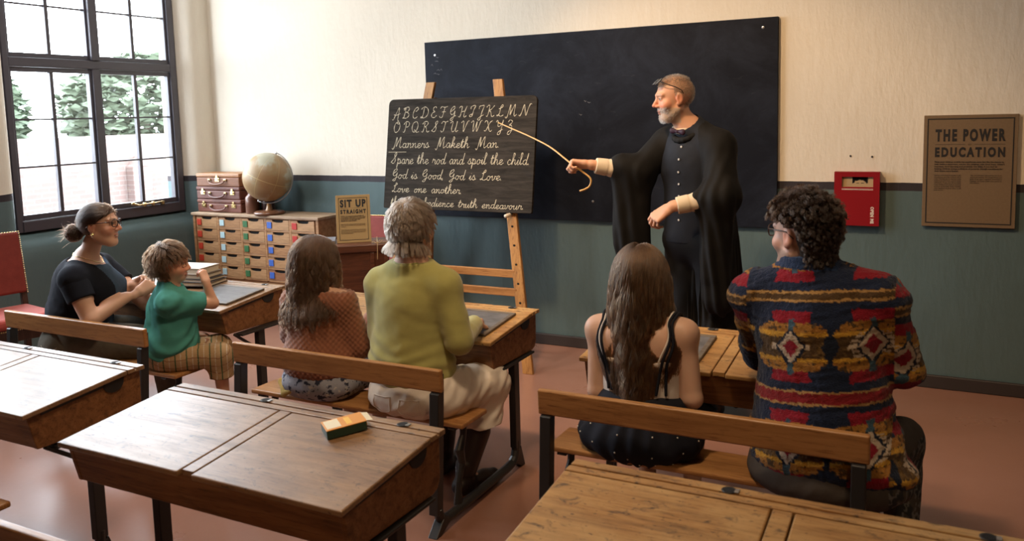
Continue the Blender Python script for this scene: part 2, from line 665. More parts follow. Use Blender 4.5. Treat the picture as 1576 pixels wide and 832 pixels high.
# ------------------------------------------------------------------ text
def text_mesh(s, size, bold=0.0, sx=1.0, spacing=1.0, align='CENTER', depth=0.0006):
    """built-in lettering converted to a mesh lying in XZ, facing -Y"""
    c = bpy.data.curves.new('text', 'FONT')
    c.body = s
    c.size = size
    c.offset = bold
    c.space_character = spacing
    c.align_x = align
    c.extrude = depth
    c.resolution_u = 3
    o = bpy.data.objects.new('tmp', c)
    COL.objects.link(o)
    dg = bpy.context.evaluated_depsgraph_get()
    dg.update()
    me = bpy.data.meshes.new_from_object(o.evaluated_get(dg))
    vs = [(v.co.x * sx, -v.co.z, v.co.y) for v in me.vertices]
    fs = [tuple(p.vertices) for p in me.polygons]
    bpy.data.objects.remove(o)
    bpy.data.curves.remove(c)
    bpy.data.meshes.remove(me)
    return vs, fs


def put_text(b, s, x, z, size, y=0.0, width=None, **kw):
    vs, fs = text_mesh(s, size, **kw)
    if width and vs:
        xs = [v[0] for v in vs]
        k = width / (max(xs) - min(xs))
        x0 = min(xs) if kw.get('align') == 'LEFT' else (min(xs) + max(xs)) / 2
        vs = [((v[0] - x0) * k, v[1], v[2]) for v in vs]
    b.add([(v[0] + x, v[1] + y, v[2] + z) for v in vs], fs)


# ------------------------------------------------------------------ school desks
W, D, ZF, ZB, HY = 1.06, 0.461, 0.642, 0.679, 0.390


def make_desk(label, x, y, lid='lid', bench_dx=0.0, bench_w=1.05, leg_l=0.50, leg_r=0.50, lean=0.0):
    t = thing('school_desk', label, 'desk', (x, y, 0), 0, 'two-seat school desks with attached benches')
    hw = W / 2 - 0.014
    # box: slanted front, side panels, back, bottom
    prof = [(0.040, 0.508), (0.405, 0.500), (0.432, 0.508), (0.447, 0.535), (0.450, 0.664), (0.392, 0.664), (0.012, 0.626)]
    b = MB()
    th = 0.018
    b.prism(prof, 'x', -hw, -hw + th)
    b.prism(prof, 'x', hw - th, hw)
    b.add([(-hw + th, 0.014, 0.624), (hw - th, 0.014, 0.624), (hw - th, 0.042, 0.508), (-hw + th, 0.042, 0.508),
           (-hw + th, 0.030, 0.624), (hw - th, 0.030, 0.624), (hw - th, 0.058, 0.508), (-hw + th, 0.058, 0.508)],
          [(3, 2, 1, 0), (4, 5, 6, 7), (0, 1, 5, 4), (2, 3, 7, 6)])
    b.box((-hw + th, 0.432, 0.520), (hw - th, 0.446, 0.662))
    b.box((-hw + th, 0.058, 0.504), (hw - th, 0.432, 0.514))
    b.build('desk_box', M['carcase'], t, bevel=0.003)
    # lids and divider lie in one sloping plane
    sl = math.atan2(ZB - ZF, HY)
    Ls = HY / math.cos(sl)

    def plank(x0, x1, y0, y1, th):
        pb = MB().box((x0, y0, -th), (x1, y1, 0))
        return pb
    T = trans(0, 0, ZF) @ rotm('X', sl)
    for x0, x1 in ((-W / 2, -0.026), (0.026, W / 2)):
        o = plank(x0, x1, -0.010, Ls - 0.004, 0.017).build('lid', M[lid], t, bevel=0.004)
        o.matrix_local = T
    o = plank(-0.0215, 0.0215, 0.004, Ls - 0.004, 0.017).build('divider', M[lid], t, bevel=0.002)
    o.matrix_local = T
    # pen ledge with groove
    lg = MB()
    lg.box((-W / 2, HY, ZB - 0.016), (W / 2, HY + 0.030, ZB))
    lg.box((-W / 2, HY + 0.038, ZB - 0.016), (W / 2, D, ZB))
    lg.box((-W / 2, HY + 0.029, ZB - 0.016), (W / 2, HY + 0.039, ZB - 0.007))
    lg.build('pen_ledge', M[lid], t, bevel=0.0025)
    for ix in (-0.13, 0.40):
        ib = MB().lathe([(0.015, 0.0), (0.0175, 0.0015), (0.018, 0.0025), (0.016, 0.003), (0.013, 0.002)], 24)
        iw = ib.build('inkwell', M['iron'], t, (ix, HY + 0.046, ZB - 0.0005), smooth=True)
        MB().lathe([(0.0128, 0.0018), (0.0128, 0.0028)], 20).build('well', M['shadow'], iw)
        sb = MB().box((0.0135, -0.010, 0.0025), (0.024, 0.010, 0.0045))
        sb.build('sliding_cover', M['steel'], iw, bevel=0.001)
    # hinge brackets on both side panels
    for sx in (-1, 1):
        hb = MB()
        pts = [(0.335 + 0.042 * math.cos(a), 0.648 + 0.036 * math.sin(a)) for a in [math.pi + math.pi * i / 12 for i in range(13)]]
        pts += [(0.39, 0.655), (0.06, 0.627), (0.06, 0.618), (0.29, 0.640)]
        x0, x1 = (hw, hw + 0.004) if sx > 0 else (-hw - 0.004, -hw)
        hb.prism(pts[:13] + [(0.377, 0.655), (0.293, 0.650)], 'x', x0, x1)
        hb.prism([(0.06, 0.620), (0.30, 0.642), (0.30, 0.652), (0.06, 0.629)], 'x', x0, x1)
        hb.build('hinge_bracket', M['iron'], t)
    # iron standards: leg, runner, feet, bench post, seat bracket
    for sx in (-1, 1):
        lx = -leg_l if sx < 0 else leg_r
        f = MB()
        f.box((lx - 0.016, 0.225, 0.10), (lx + 0.016, 0.270, 0.492))
        f.box((lx - 0.030, 0.10, 0.489), (lx + 0.030, 0.40, 0.499))
        run = [(lx, 0.248, 0.13), (lx, 0.246, 0.085), (lx, 0.232, 0.055), (lx, 0.205, 0.038), (lx, 0.15, 0.034), (lx, -0.30, 0.034), (lx, -0.35, 0.038), (lx, -0.385, 0.058), (lx, -0.402, 0.10)]
        f.tube(run, [0.020] * 9, 8)
        f.prism([(0.205, 0.045), (0.275, 0.0), (0.305, 0.0), (0.27, 0.10)], 'x', lx - 0.017, lx + 0.017)
        f.prism([(-0.385, 0.060), (-0.445, 0.0), (-0.405, 0.0), (-0.34, 0.03)], 'x', lx - 0.020, lx + 0.020)
        bx = bench_dx + sx * (bench_w / 2 - 0.033)
        f.prism([(-0.425, 0.08), (-0.385, 0.08), (-0.350, 0.54), (-0.346, 0.61), (-0.352, 0.61), (-0.358, 0.552), (-0.392, 0.540)], 'x', min(lx, bx) - 0.016 if abs(lx - bx) < 0.05 else bx - 0.016, max(lx, bx) + 0.016 if abs(lx - bx) < 0.05 else bx + 0.016)
        br = [(bx, -0.18, 0.365), (bx, -0.185, 0.31), (bx, -0.215, 0.26), (bx, -0.20, 0.20), (bx, -0.23, 0.13), (bx, -0.24, 0.045)]
        f.tube(br, [0.020, 0.018, 0.026, 0.020, 0.016, 0.024], 8, flat=0.7)
        f.box((bx - 0.018, -0.27, 0.358), (bx + 0.018, -0.09, 0.3685))
        f.build('iron_standard', M['iron'], t, bevel=0.003)
        bb = MB().tube([(lx, 0.075, 0.502), (lx, 0.235, 0.385)], 0.008, 8)
        bb.build('brace', M['iron'], t)
    # seat plank and back rail
    sx0, sx1 = bench_dx * 0.6 - 0.545, bench_dx * 0.6 + 0.545
    MB().box((sx0, -0.275, 0.369), (sx1, -0.078, 0.389)).build('seat', M['oak'], t, bevel=0.006)
    rb = MB().box((bench_dx - bench_w / 2, -0.012, 0), (bench_dx + bench_w / 2, 0.012, 0.088))
    o = rb.build('backrest', M['oak'], t, bevel=0.006, seg=3)
    o.matrix_local = trans(0, -0.372, 0.545) @ rotm('X', 0.06)
    return t


DESKS = {}
DESKS['A'] = make_desk('worn two-seat school desk in the foreground with a small orange box on its lid', -1.784, 1.498, leg_l=0.42)
DESKS['B'] = make_desk('two-seat desk cut by the left photo edge, its lids pale with window glare', -3.157, 1.592)
DESKS['C'] = make_desk('golden empty school desk in the right foreground behind the patterned jumper', -0.300, 1.455, 'lidgold')
DESKS['D'] = make_desk('two-seat school desk at which the person in the green jumper sits', -2.165, 2.927, 'lidgold')
DESKS['E'] = make_desk('two-seat school desk by the window with stacked books and slates on its lid', -3.690, 2.930, bench_dx=-0.08, leg_r=0.53)
DESKS['F'] = make_desk('two-seat school desk in front of the black-gowned teacher', -0.694, 2.879, 'lidgold')
SL = math.atan2(ZB - ZF, HY)


def on_lid(desk, dx, dy, lift=0.0):
    d = DESKS[desk].location
    return (d.x + dx, d.y + dy, ZF + (ZB - ZF) * dy / HY + lift)


# ------------------------------------------------------------------ slates, books, box, pencils
M['slate'] = mat('slate', (0.085, 0.088, 0.100), 0.36)
_t = NT(M['slate'])
_c = _t.ramp(_t.noise(_t.coord('Object', (3, 9, 3)), 4, 6, 0.7), [(0.3, (0.055, 0.055, 0.062)), (0.7, (0.17, 0.17, 0.185))])
_t.l(_c, _t.b.inputs['Base Color'])
M['slateframe'] = wood('grey_slate_frame', (0.075, 0.06, 0.05), (0.13, 0.105, 0.085), (0.19, 0.16, 0.13), 0.42, 'x', 0.2)


def slate(label, desk, dx, dy, w, h, rz=0.0):
    t = thing('writing_slate', label, 'slate', on_lid(desk, dx, dy, 0.0008), 0, 'writing slates')
    t.rotation_euler = (SL, 0, rz)
    b = MB()
    fw = 0.021
    b.box((-w / 2, -h / 2, 0), (w / 2, -h / 2 + fw, 0.011))
    b.box((-w / 2, h / 2 - fw, 0), (w / 2, h / 2, 0.011))
    b.box((-w / 2, -h / 2 + fw, 0), (-w / 2 + fw, h / 2 - fw, 0.011))
    b.box((w / 2 - fw, -h / 2 + fw, 0), (w / 2, h / 2 - fw, 0.011))
    b.build('slate_frame', M['slateframe'], t, bevel=0.003)
    MB().box((-w / 2 + fw, -h / 2 + fw, 0.001), (w / 2 - fw, h / 2 - fw, 0.009)).build('slate_panel', M['slate'], t)
    return t


slate('framed slate on the desk by the window, in front of the child in teal', 'E', 0.33, 0.205, 0.33, 0.27)
slate('framed slate on the desk beside the person in green', 'D', 0.32, 0.19, 0.31, 0.29)
slate('framed slate on the desk between the long-haired person and the patterned jumper', 'F', -0.23, 0.20, 0.29, 0.27)

M['paper'] = mat('aged_paper', (0.62, 0.56, 0.46), 0.9)
_bk = [('wide book with pale page edges at the bottom of the stack on the window desk', (0.05, 0.035, 0.03), 0.24, 0.18, 0.022, 0.25),
       ('dark slim book second from the bottom of the stack on the window desk', (0.02, 0.02, 0.024), 0.235, 0.175, 0.018, 0.12),
       ('grey-brown book second from the top of the stack on the window desk', (0.11, 0.08, 0.055), 0.23, 0.17, 0.026, 0.2),
       ('cream-topped book lying on top of the stack on the window desk', (0.55, 0.50, 0.44), 0.225, 0.17, 0.034, 0.16)]
_z = 0.0
_bx, _by, _bz = on_lid('E', 0.02, 0.33, 0.0)
for i, (lb, cc, bw, bh, bt, rz) in enumerate(_bk):
    mcov = mat('book_cover', cc, 0.5)
    t = thing('book', lb, 'book', (_bx - 0.01 * i, _by - 0.004 * i, ZF + 0.0376 + _z), rz, 'stack of books on the window desk')
    if i == 0:
        t.location.z += 0.0
    cv = MB()
    cv.box((-bw / 2, -bh / 2, 0), (bw / 2, bh / 2, 0.003))
    cv.box((-bw / 2, -bh / 2, bt - 0.003), (bw / 2, bh / 2, bt))
    cv.box((-bw / 2, -bh / 2, 0.003), (-bw / 2 + 0.004, bh / 2, bt - 0.003))
    cv.build('cover', mcov, t, bevel=0.001)
    MB().box((-bw / 2 + 0.004, -bh / 2 + 0.005, 0.003), (bw / 2 - 0.005, bh / 2 - 0.005, bt - 0.003)).build('pages', M['paper'], t)
    _z += bt + 0.0004

M['pencil'] = mat('slate_pencil', (0.10, 0.09, 0.09), 0.5)
for i, (lb, dx, dy, rz) in enumerate([('grey slate pencil on the lid in front of the person in navy', -0.10, 0.075, 1.1), ('short grey slate pencil lying near the front lid edge beside the child in teal', -0.01, 0.045, 0.2)]):
    x, y, z = on_lid('E', dx, dy, 0.0045)
    t = tag(MB().tube([(-0.045, 0, 0), (0.03, 0, 0), (0.044, 0, 0)], [0.004, 0.004, 0.001], 8).build('slate_pencil', M['pencil'], None, (x, y, z), (0, 0, rz)), lb, 'pencil', 'slate pencils')

t = thing('chalk_box', 'small orange and green cardboard box lying on the foreground desk lid', 'box', on_lid('A', 0.262, 0.342, 0.0006), 0)
t.rotation_euler = (SL, 0, math.radians(-38))
M['orangecard'] = mat('orange_card', (0.66, 0.27, 0.025), 0.5)
M['greencard'] = mat('dark_green_card', (0.018, 0.050, 0.030), 0.5)
M['creamcard'] = mat('cream_card', (0.75, 0.68, 0.50), 0.6)
MB().box((-0.040, -0.058, 0), (0.040, 0.058, 0.026)).build('carton', M['greencard'], t, bevel=0.0015)
MB().box((-0.0402, -0.0582, 0.024), (0.0402, 0.0582, 0.0268)).build('top_panel', M['orangecard'], t, bevel=0.001)
MB().box((-0.034, -0.053, 0.0267), (0.030, -0.012, 0.0272)).build('printed_patch', M['creamcard'], t)
MB().box((-0.026, 0.004, 0.0267), (0.028, 0.020, 0.0271)).build('printed_band', mat('yellow_print', (0.80, 0.48, 0.06), 0.5), t)
MB().prism([(-0.038, 0.012), (0.038, 0.012), (0.034, 0.026), (-0.034, 0.026)], 'y', 0.058, 0.0595).build('end_flap', M['orangecard'], t, None, (0, 0, 0))
MB().add([(-0.036, 0.058, 0.026), (0.036, 0.058, 0.026), (0.034, 0.078, 0.022), (-0.034, 0.078, 0.022), (-0.036, 0.058, 0.025), (0.036, 0.058, 0.025), (0.034, 0.078, 0.021), (-0.034, 0.078, 0.021)],
         [(0, 1, 2, 3), (7, 6, 5, 4), (1, 5, 6, 2), (2, 6, 7, 3), (3, 7, 4, 0)]).build('open_flap', M['creamcard'], t)

# ------------------------------------------------------------------ drawer cabinet
def cabinet():
    cx0, cx1, yf, yb, top = -5.365, -4.075, 4.745, 5.035, 0.852
    t = thing('drawer_cabinet', 'wooden cabinet of many small drawers with coloured square labels under the globe', 'cabinet', ((cx0 + cx1) / 2, yf, 0))
    w = cx1 - cx0
    d = yb - yf
    MB().box((-w / 2 - 0.008, -0.012, top - 0.022), (w / 2 + 0.008, d, top)).build('cabinet_top', M['cabtop'], t, bevel=0.004)
    c = MB()
    x0, x1 = -w / 2, w / 2
    cols, rows, z0 = 5, 5, 0.345
    zt = top - 0.022
    c.box((x0, 0, 0.06), (x0 + 0.026, d, zt))
    c.box((x1 - 0.026, 0, 0.06), (x1, d, zt))
    c.box((x0 + 0.026, d - 0.015, 0.06), (x1 - 0.026, d, zt))
    c.box((x0 + 0.026, 0.012, 0.06), (x1 - 0.026, d - 0.015, z0))
    pw = (w - 0.052) / cols
    ph = (zt - z0) / rows
    for k in range(1, cols):
        c.box((x0 + 0.026 + pw * k - 0.011, 0.0, z0), (x0 + 0.026 + pw * k + 0.011, d - 0.015, zt))
    for r in range(rows + 1):
        for k in range(cols):
            xa, xb = x0 + 0.026 + pw * k + 0.011, x0 + 0.026 + pw * (k + 1) - 0.011
            z = z0 + ph * r
            c.box((xa, 0.002, z - 0.007), (xb, d - 0.015, min(z + 0.007, zt)))
    c.build('carcass', M['cabinet'], t, bevel=0.002)
    MB().box((x0 + 0.02, 0.02, 0), (x1 - 0.02, d, 0.06)).build('plinth', M['mahog'], t)
    cols_m = [mat('red_label', (0.50, 0.045, 0.020), 0.5), mat('pale_blue_label', (0.42, 0.58, 0.62), 0.5), mat('green_label', (0.045, 0.155, 0.060), 0.5),
              mat('blue_label', (0.055, 0.135, 0.50), 0.5), mat('red_label', (0.46, 0.03, 0.022), 0.5)]
    ink = mat('label_ink', (0.03, 0.03, 0.04), 0.7)
    woods = [M['cabinet'], wood('pale_drawer_oak', (0.27, 0.140, 0.060), (0.44, 0.25, 0.118), (0.56, 0.35, 0.18), 0.5, 'x', 0.1), wood('brown_drawer_oak', (0.19, 0.075, 0.034), (0.31, 0.138, 0.064), (0.42, 0.21, 0.11), 0.5, 'x', 0.1)]
    for r in range(rows):
        for k in range(cols):
            xa, xb = x0 + 0.026 + pw * k + 0.013, x0 + 0.026 + pw * (k + 1) - 0.013
            za, zb = z0 + ph * (rows - 1 - r) + 0.009, z0 + ph * (rows - r) - 0.010
            dw, dh = xb - xa, zb - za
            y = 0.001 + rnd.uniform(-0.002, 0.003)
            # drawer front with a scooped finger opening at its top edge
            n = 10
            cxm = dw * 0.52
            rw = dw * 0.25
            top_pts = [(dw, dh)]
            for i in range(n + 1):
                a = math.pi * i / n
                top_pts.append((cxm + rw * math.cos(a), dh - 0.021 * math.sin(a) ** 0.5 if 0 < i < n else dh))
            top_pts.append((0, dh))
            poly = [(0, 0), (dw, 0)] + top_pts
            fr = MB().prism(poly, 'y', y, y + 0.012)
            fr.box((0, y + 0.012, 0), (0.008, d - 0.03, dh * 0.9)).box((dw - 0.008, y + 0.012, 0), (dw, d - 0.03, dh * 0.9)).box((0.008, y + 0.012, 0), (dw - 0.008, d - 0.03, 0.006))
            dr = fr.build('drawer', woods[rnd.choice([0, 1, 2, 0, 1])], t, (xa, 0, za))
            MB().prism([(cxm - rw * 0.97, dh - 0.023), (cxm + rw * 0.97, dh - 0.023), (cxm + rw * 0.97, dh - 0.0005), (cxm - rw * 0.97, dh - 0.0005)], 'y', y + 0.0125, y + 0.014).build('opening_shade', M['shadow'], dr)  # dark sheet behind the scoop, painted as the shade inside the drawer
            lb = MB().box((0.010, y - 0.006, dh * 0.17), (0.055, y + 0.001, dh * 0.78)).build('drawer_label', cols_m[k], dr, bevel=0.001)
    return t


cabinet()
CT = 0.852

# ------------------------------------------------------------------ suitcases
def suitcase(label, x, y, z, w, d, h, colr, colt=None, two_locks=True, rz=0.0):
    t = thing('suitcase', label, 'suitcase', (x, y, z), rz, 'suitcases stacked on the drawer cabinet')
    lea = wood('case_leather', tuple(c * 0.7 for c in colr), colr, tuple(c * 1.4 for c in colr), 0.55, 'x', 0.4, 0.5)
    MB().box((-w / 2, 0, 0), (w / 2, d, h * 0.70)).build('case_body', lea, t, bevel=0.009, seg=3)
    lid = lea if colt is None else wood('case_lid_leather', tuple(c * 0.75 for c in colt), colt, tuple(c * 1.3 for c in colt), 0.42, 'x', 0.3, 0.5)
    MB().box((-w / 2 - 0.003, -0.003, h * 0.705), (w / 2 + 0.003, d, h)).build('case_lid', lid, t, bevel=0.009, seg=3)
    hm = mat('handle_leather', tuple(c * 0.8 for c in colr), 0.4)
    hp = []
    for i in range(13):
        a = math.pi * i / 12
        hp.append((-0.085 * math.cos(a), -0.012 - 0.012 * math.sin(a), h * 0.50 - 0.034 * math.sin(a) ** 0.7))
    MB().tube(hp, [0.006] * 3 + [0.0075] * 7 + [0.006] * 3, 8).build('handle', hm, t, smooth=True)
    for sx in (-1, 1):
        MB().box((sx * 0.085 - 0.013, -0.010, h * 0.42), (sx * 0.085 + 0.013, 0.0015, h * 0.58)).build('handle_mount', M['brass'], t, bevel=0.002)
    for sx in ((-1, 1) if two_locks else (0,)):
        k = MB().box((sx * w * 0.34 - 0.022, -0.006, h * 0.38), (sx * w * 0.34 + 0.022, 0.001, h * 0.66))
        k.box((sx * w * 0.34 - 0.010, -0.009, h * 0.60), (sx * w * 0.34 + 0.010, -0.003, h * 0.84))
        k.tube([(sx * w * 0.34 + 0.008, -0.009, h * 0.52), (sx * w * 0.34 + 0.014, -0.009, h * 0.52)], 0.006, 8)
        k.build('lock', M['brass'], t, bevel=0.0015)
    return t


suitcase('red-brown suitcase at the bottom of the stack of three', -5.125, 4.80, CT + 0.0005, 0.475, 0.20, 0.103, (0.15, 0.042, 0.022))
suitcase('dark brown suitcase in the middle of the stack of three', -5.130, 4.80, CT + 0.1045, 0.470, 0.20, 0.100, (0.12, 0.034, 0.020))
suitcase('tan-lidded suitcase on top of the stack of three', -5.130, 4.805, CT + 0.2055, 0.462, 0.19, 0.106, (0.19, 0.068, 0.024), (0.36, 0.165, 0.065), False, 0.01)

M['stone'] = mat('brown_glazed_stoneware', (0.155, 0.070, 0.045), 0.28)
M['stonedark'] = mat('dark_glazed_stoneware', (0.055, 0.022, 0.018), 0.3)


def bottle(label, x, y, s, m):
    b = MB().lathe([(0.052 * s, 0), (0.054 * s, 0.004), (0.054 * s, 0.125 * s), (0.050 * s, 0.135 * s), (0.036 * s, 0.150 * s), (0.030 * s, 0.156 * s), (0.030 * s, 0.166 * s)], 32)
    t = tag(b.build('stoneware_bottle', m, None, (x, y, CT + 0.0005), smooth=True), label, 'bottle', 'stoneware bottles beside the globe')
    c = MB().lathe([(0.034 * s, 0.164 * s), (0.036 * s, 0.168 * s), (0.036 * s, 0.185 * s), (0.028 * s, 0.192 * s)], 24).build('stopper', m, t, smooth=True)


bottle('brown stoneware bottle standing between the suitcases and the globe', -4.795, 4.83, 0.98, M['stone'])
bottle('dark stoneware bottle half hidden behind the globe foot', -4.700, 4.90, 0.95, M['stonedark'])

# ------------------------------------------------------------------ globe
def globe():
    t = thing('globe', 'large brown and cream terrestrial globe on a turned wooden foot', 'globe', (-4.615, 4.82, CT + 0.0005))
    zc, R = 0.286, 0.186
    m = mat('globe_print', (0.5, 0.4, 0.25), 0.45)
    tt = NT(m)
    v = tt.coord('Object')
    n = tt.noise(v, 3.4, 7, 0.6, 0.3)
    land = tt.ramp(n, [(0.44, (0.40, 0.38, 0.29)), (0.49, (0.33, 0.22, 0.105)), (0.62, (0.30, 0.15, 0.055))])
    n2 = tt.noise(v, 15, 5, 0.7)
    c = tt.mix(tt.math('MULTIPLY', n2, 0.35), land, (0.27, 0.24, 0.16))
    sp = tt.n('ShaderNodeSeparateXYZ')
    tt.l(v, sp.inputs[0])
    lat = tt.math('ARCSINE', tt.math('DIVIDE', sp.outputs['Z'], R))
    lon = tt.math('ARCTAN2', sp.outputs['Y'], sp.outputs['X'])
    def lines(a, step, wd):
        f = tt.math('FRACT', tt.math('ADD', tt.math('DIVIDE', a, step), 10.5))
        return tt.math('LESS_THAN', tt.math('ABSOLUTE', tt.math('SUBTRACT', f, 0.5)), wd)
    ln = tt.math('MAXIMUM', lines(lat, math.radians(90), 0.006), lines(lon, math.radians(45), 0.008))
    c = tt.mix(tt.math('MULTIPLY', ln, 0.8), c, (0.62, 0.48, 0.22))
    tt.l(c, tt.b.inputs['Base Color'])
    ax = math.radians(24)
    gb = MB().ball((0, 0, 0), R, 32).build('globe_ball', m, t, (0, 0, zc), None, smooth=True)
    gb.matrix_local = trans(0, 0, zc) @ rotm('Z', 0.35) @ rotm('Y', ax)
    arc = []
    for i in range(25):
        a = math.radians(90 - 24) - math.pi * i / 24
        arc.append(((R + 0.016) * math.cos(a) if True else 0, 0, zc + (R + 0.016) * math.sin(a)))
    Rz = rotm('Z', 0.35)
    MB().tube([Rz @ Vector(p) for p in arc], 0.0075, 8, flat=0.6).build('meridian_arm', M['steel'], t, smooth=True)
    tip = Rz @ Vector((R * math.sin(ax) * 1.07, 0, zc + R * math.cos(ax) * 1.07))
    tip2 = Rz @ Vector((-R * math.sin(ax) * 1.07, 0, zc - R * math.cos(ax) * 1.07))
    MB().ball(tip, 0.010, 8).ball(tip2, 0.010, 8).tube([tip + Vector((-0.03, 0, 0.004)), tip + Vector((0.03, 0, -0.008))], 0.003, 6).build('pivot', M['steel'], t, smooth=True)
    MB().lathe([(0.112, 0), (0.118, 0.006), (0.118, 0.016), (0.104, 0.026), (0.050, 0.030)], 40).build('foot', wood('globe_foot_wood', (0.06, 0.022, 0.01), (0.13, 0.05, 0.022), (0.2, 0.085, 0.04), 0.3, 'x'), t, smooth=True)
    MB().lathe([(0.034, 0.028), (0.026, 0.036), (0.021, 0.052), (0.015, zc - R - 0.018)], 24).build('stem', mat('pale_turned_wood', (0.40, 0.20, 0.075), 0.35), t, (0.0, 0, 0), smooth=True)


globe()

# ------------------------------------------------------------------ wall blackboard
M['board'] = mat('blackboard_paint', (0.011, 0.013, 0.018), 0.62, 0, 0.16)
_t = NT(M['board'])
_v = _t.coord('Object', (1, 1, 1))
_n = _t.noise(_v, 2.6, 7, 0.72, 0.5)
_c = _t.ramp(_n, [(0.42, (0.0042, 0.0054, 0.0105)), (0.75, (0.016, 0.020, 0.032))])
_n2 = _t.noise(_t.coord('Object', (4, 4, 14), (0, 0.5, 0)), 3.0, 6, 0.7, 0.8)
_c = _t.mix(_t.ramp(_n2, [(0.62, (0, 0, 0)), (0.80, (0.3,) * 3)]), _c, (0.085, 0.085, 0.09))
_t.l(_c, _t.b.inputs['Base Color'])
t = thing('wall_blackboard', 'wide plain blackboard fixed to the back wall behind the teacher', 'blackboard', (-2.076, YB, 0.862))
MB().box((-1.205, -0.028, 0), (1.205, -0.001, 1.222)).build('board_panel', M['board'], t, bevel=0.002)
scr = MB()
for sx, sz in ((1.12, 1.165), (-1.12, 1.13), (0.05, 0.13), (-1.12, 0.1)):
    scr.lathe([(0.008, 0.0), (0.008, 0.002), (0.004, 0.003)], 12, trans(sx, -0.028, sz) @ rotm('X', math.pi / 2))
scr.build('fixing_screw', M['steel'], t)
sm = MB()
rr = random.Random(5)
for cx_, cz_, n_ in ((-1.13, 1.12, 7), (-0.02, 0.80, 3)):
    for i in range(n_):
        x, z = cx_ + rr.uniform(-0.03, 0.05), cz_ - rr.uniform(0.0, 0.13)
        a = rr.uniform(-1, 1)
        sm.tube([(x, -0.0283, z), (x + 0.018 * math.cos(a), -0.0283, z + 0.012 * math.sin(a)), (x + 0.03 * math.cos(a), -0.0283, z - 0.004)], [0.001, 0.003, 0.001], 6, flat=0.2, up0=(0, 1, 0))
sm.build('chalk_smudge', mat('chalk_smear', (0.10, 0.10, 0.11), 0.9), t)

# ------------------------------------------------------------------ notice on the right
M['kraft'] = mat('brown_notice_board', (0.165, 0.105, 0.055), 0.55)
_t = NT(M['kraft'])
_t.l(_t.mix(_t.noise(_t.coord('Object'), 90, 4, 0.7), (0.130, 0.083, 0.043), (0.205, 0.133, 0.072)), _t.b.inputs['Base Color'])
M['kraft2'] = mat('tan_sign_card', (0.40, 0.25, 0.095), 0.6)
M['print'] = mat('black_print', (0.012, 0.010, 0.009), 0.6)
M['printfine'] = mat('brown_black_print', (0.030, 0.020, 0.013), 0.6)


def border(b, w, h, m, t, y):
    b.box((-w / 2 + m, y, m), (w / 2 - m, y + 0.0006, m + t))
    b.box((-w / 2 + m, y, h - m - t), (w / 2 - m, y + 0.0006, h - m))
    b.box((-w / 2 + m, y, m + t), (-w / 2 + m + t, y + 0.0006, h - m - t))
    b.box((w / 2 - m - t, y, m + t), (w / 2 - m, y + 0.0006, h - m - t))
    return b


t = thing('wall_notice', 'tall brown notice board headed THE POWER OF EDUCATION on the right wall end', 'sign', (0.1115, YB, 0.905))
w_, h_ = 0.438, 0.597
MB().box((-w_ / 2, -0.022, 0), (w_ / 2, -0.001, h_)).build('notice_panel', M['kraft'], t, bevel=0.0015)
yf = -0.0226
border(MB(), w_, h_, 0.017, 0.006, yf).build('border_line', M['print'], t)
b = MB()
put_text(b, 'THE POWER', 0, 0.462, 0.083, yf, 0.326, bold=0.0040, spacing=1.35)
b.build('headline', M['print'], t)
b = MB()
put_text(b, 'EDUCATION', 0, 0.378, 0.066, yf, 0.326, bold=0.0034, spacing=1.4)
b.build('headline', M['print'], t)
b = MB().box((-0.163, yf, 0.4405), (-0.022, yf + 0.0006, 0.4425)).box((0.022, yf, 0.4405), (0.163, yf + 0.0006, 0.4425))
put_text(b, 'OF', 0, 0.437, 0.011, yf, None, spacing=1.3)
para = ['Many poor children outside the workhouse were less like the chance to', 'help make a classroom, not for the children who lived here. Wasn\u2019t',
        'hopeless, hard learning and probably the Bible if you had to', 'helping children escape a lifetime of poverty, though conditions for', 'their future were limited.']
for i, s in enumerate(para):
    put_text(b, s, -0.163, 0.345 - 0.0122 * i, 0.0105, yf, [0.322, 0.326, 0.293, 0.318, 0.114][i], bold=0.0003, align='LEFT')
b.build('introduction', M['printfine'], t)
b = MB()
c1 = ['Lessons were held every day in the', 'schoolroom and the children sat in', 'rows. They learned to read and write', 'using slates and chalk, and to count', 'with beads. Those who did not listen', 'were punished and made to stand at', 'the front of the class. Older children', 'were taught a trade so they could', 'find work.']
for i, s in enumerate(c1):
    put_text(b, s, -0.164, 0.275 - 0.0101 * i, 0.0078, yf, 0.128 if i < 8 else 0.045, align='LEFT')
c2 = ['The schoolmaster was paid for his work', 'and lived nearby. He taught boys and', 'girls of all ages together and kept a', 'register of every child who came to', 'the school.']
for i, s in enumerate(c2):
    put_text(b, s, 0.006, 0.275 - 0.0101 * i, 0.0078, yf, 0.146 if i < 4 else 0.043, align='LEFT')
b.build('body_text', M['printfine'], t)

# ------------------------------------------------------------------ red flap box
M['redbox'] = mat('red_gloss_panel', (0.24, 0.008, 0.013), 0.3)
M['whiteprint'] = mat('white_print', (0.72, 0.66, 0.58), 0.6)
t = thing('flap_panel', 'red OPEN ME flap panel on the wall with a small picture window', 'panel', (-0.437, YB, 0.896))
w_, h_ = 0.236, 0.302
b = MB().box((-w_ / 2, -0.045, 0), (-w_ / 2 + 0.04, -0.001, h_)).box((w_ / 2 - 0.033, -0.045, 0), (w_ / 2, -0.001, h_))
b.box((-w_ / 2 + 0.04, -0.045, 0), (w_ / 2 - 0.033, -0.001, h_ - 0.085)).box((-w_ / 2 + 0.04, -0.045, h_ - 0.028), (w_ / 2 - 0.033, -0.001, h_))
b.box((-w_ / 2 + 0.04, -0.030, h_ - 0.085), (w_ / 2 - 0.033, -0.001, h_ - 0.028))
b.build('panel_case', M['redbox'], t)
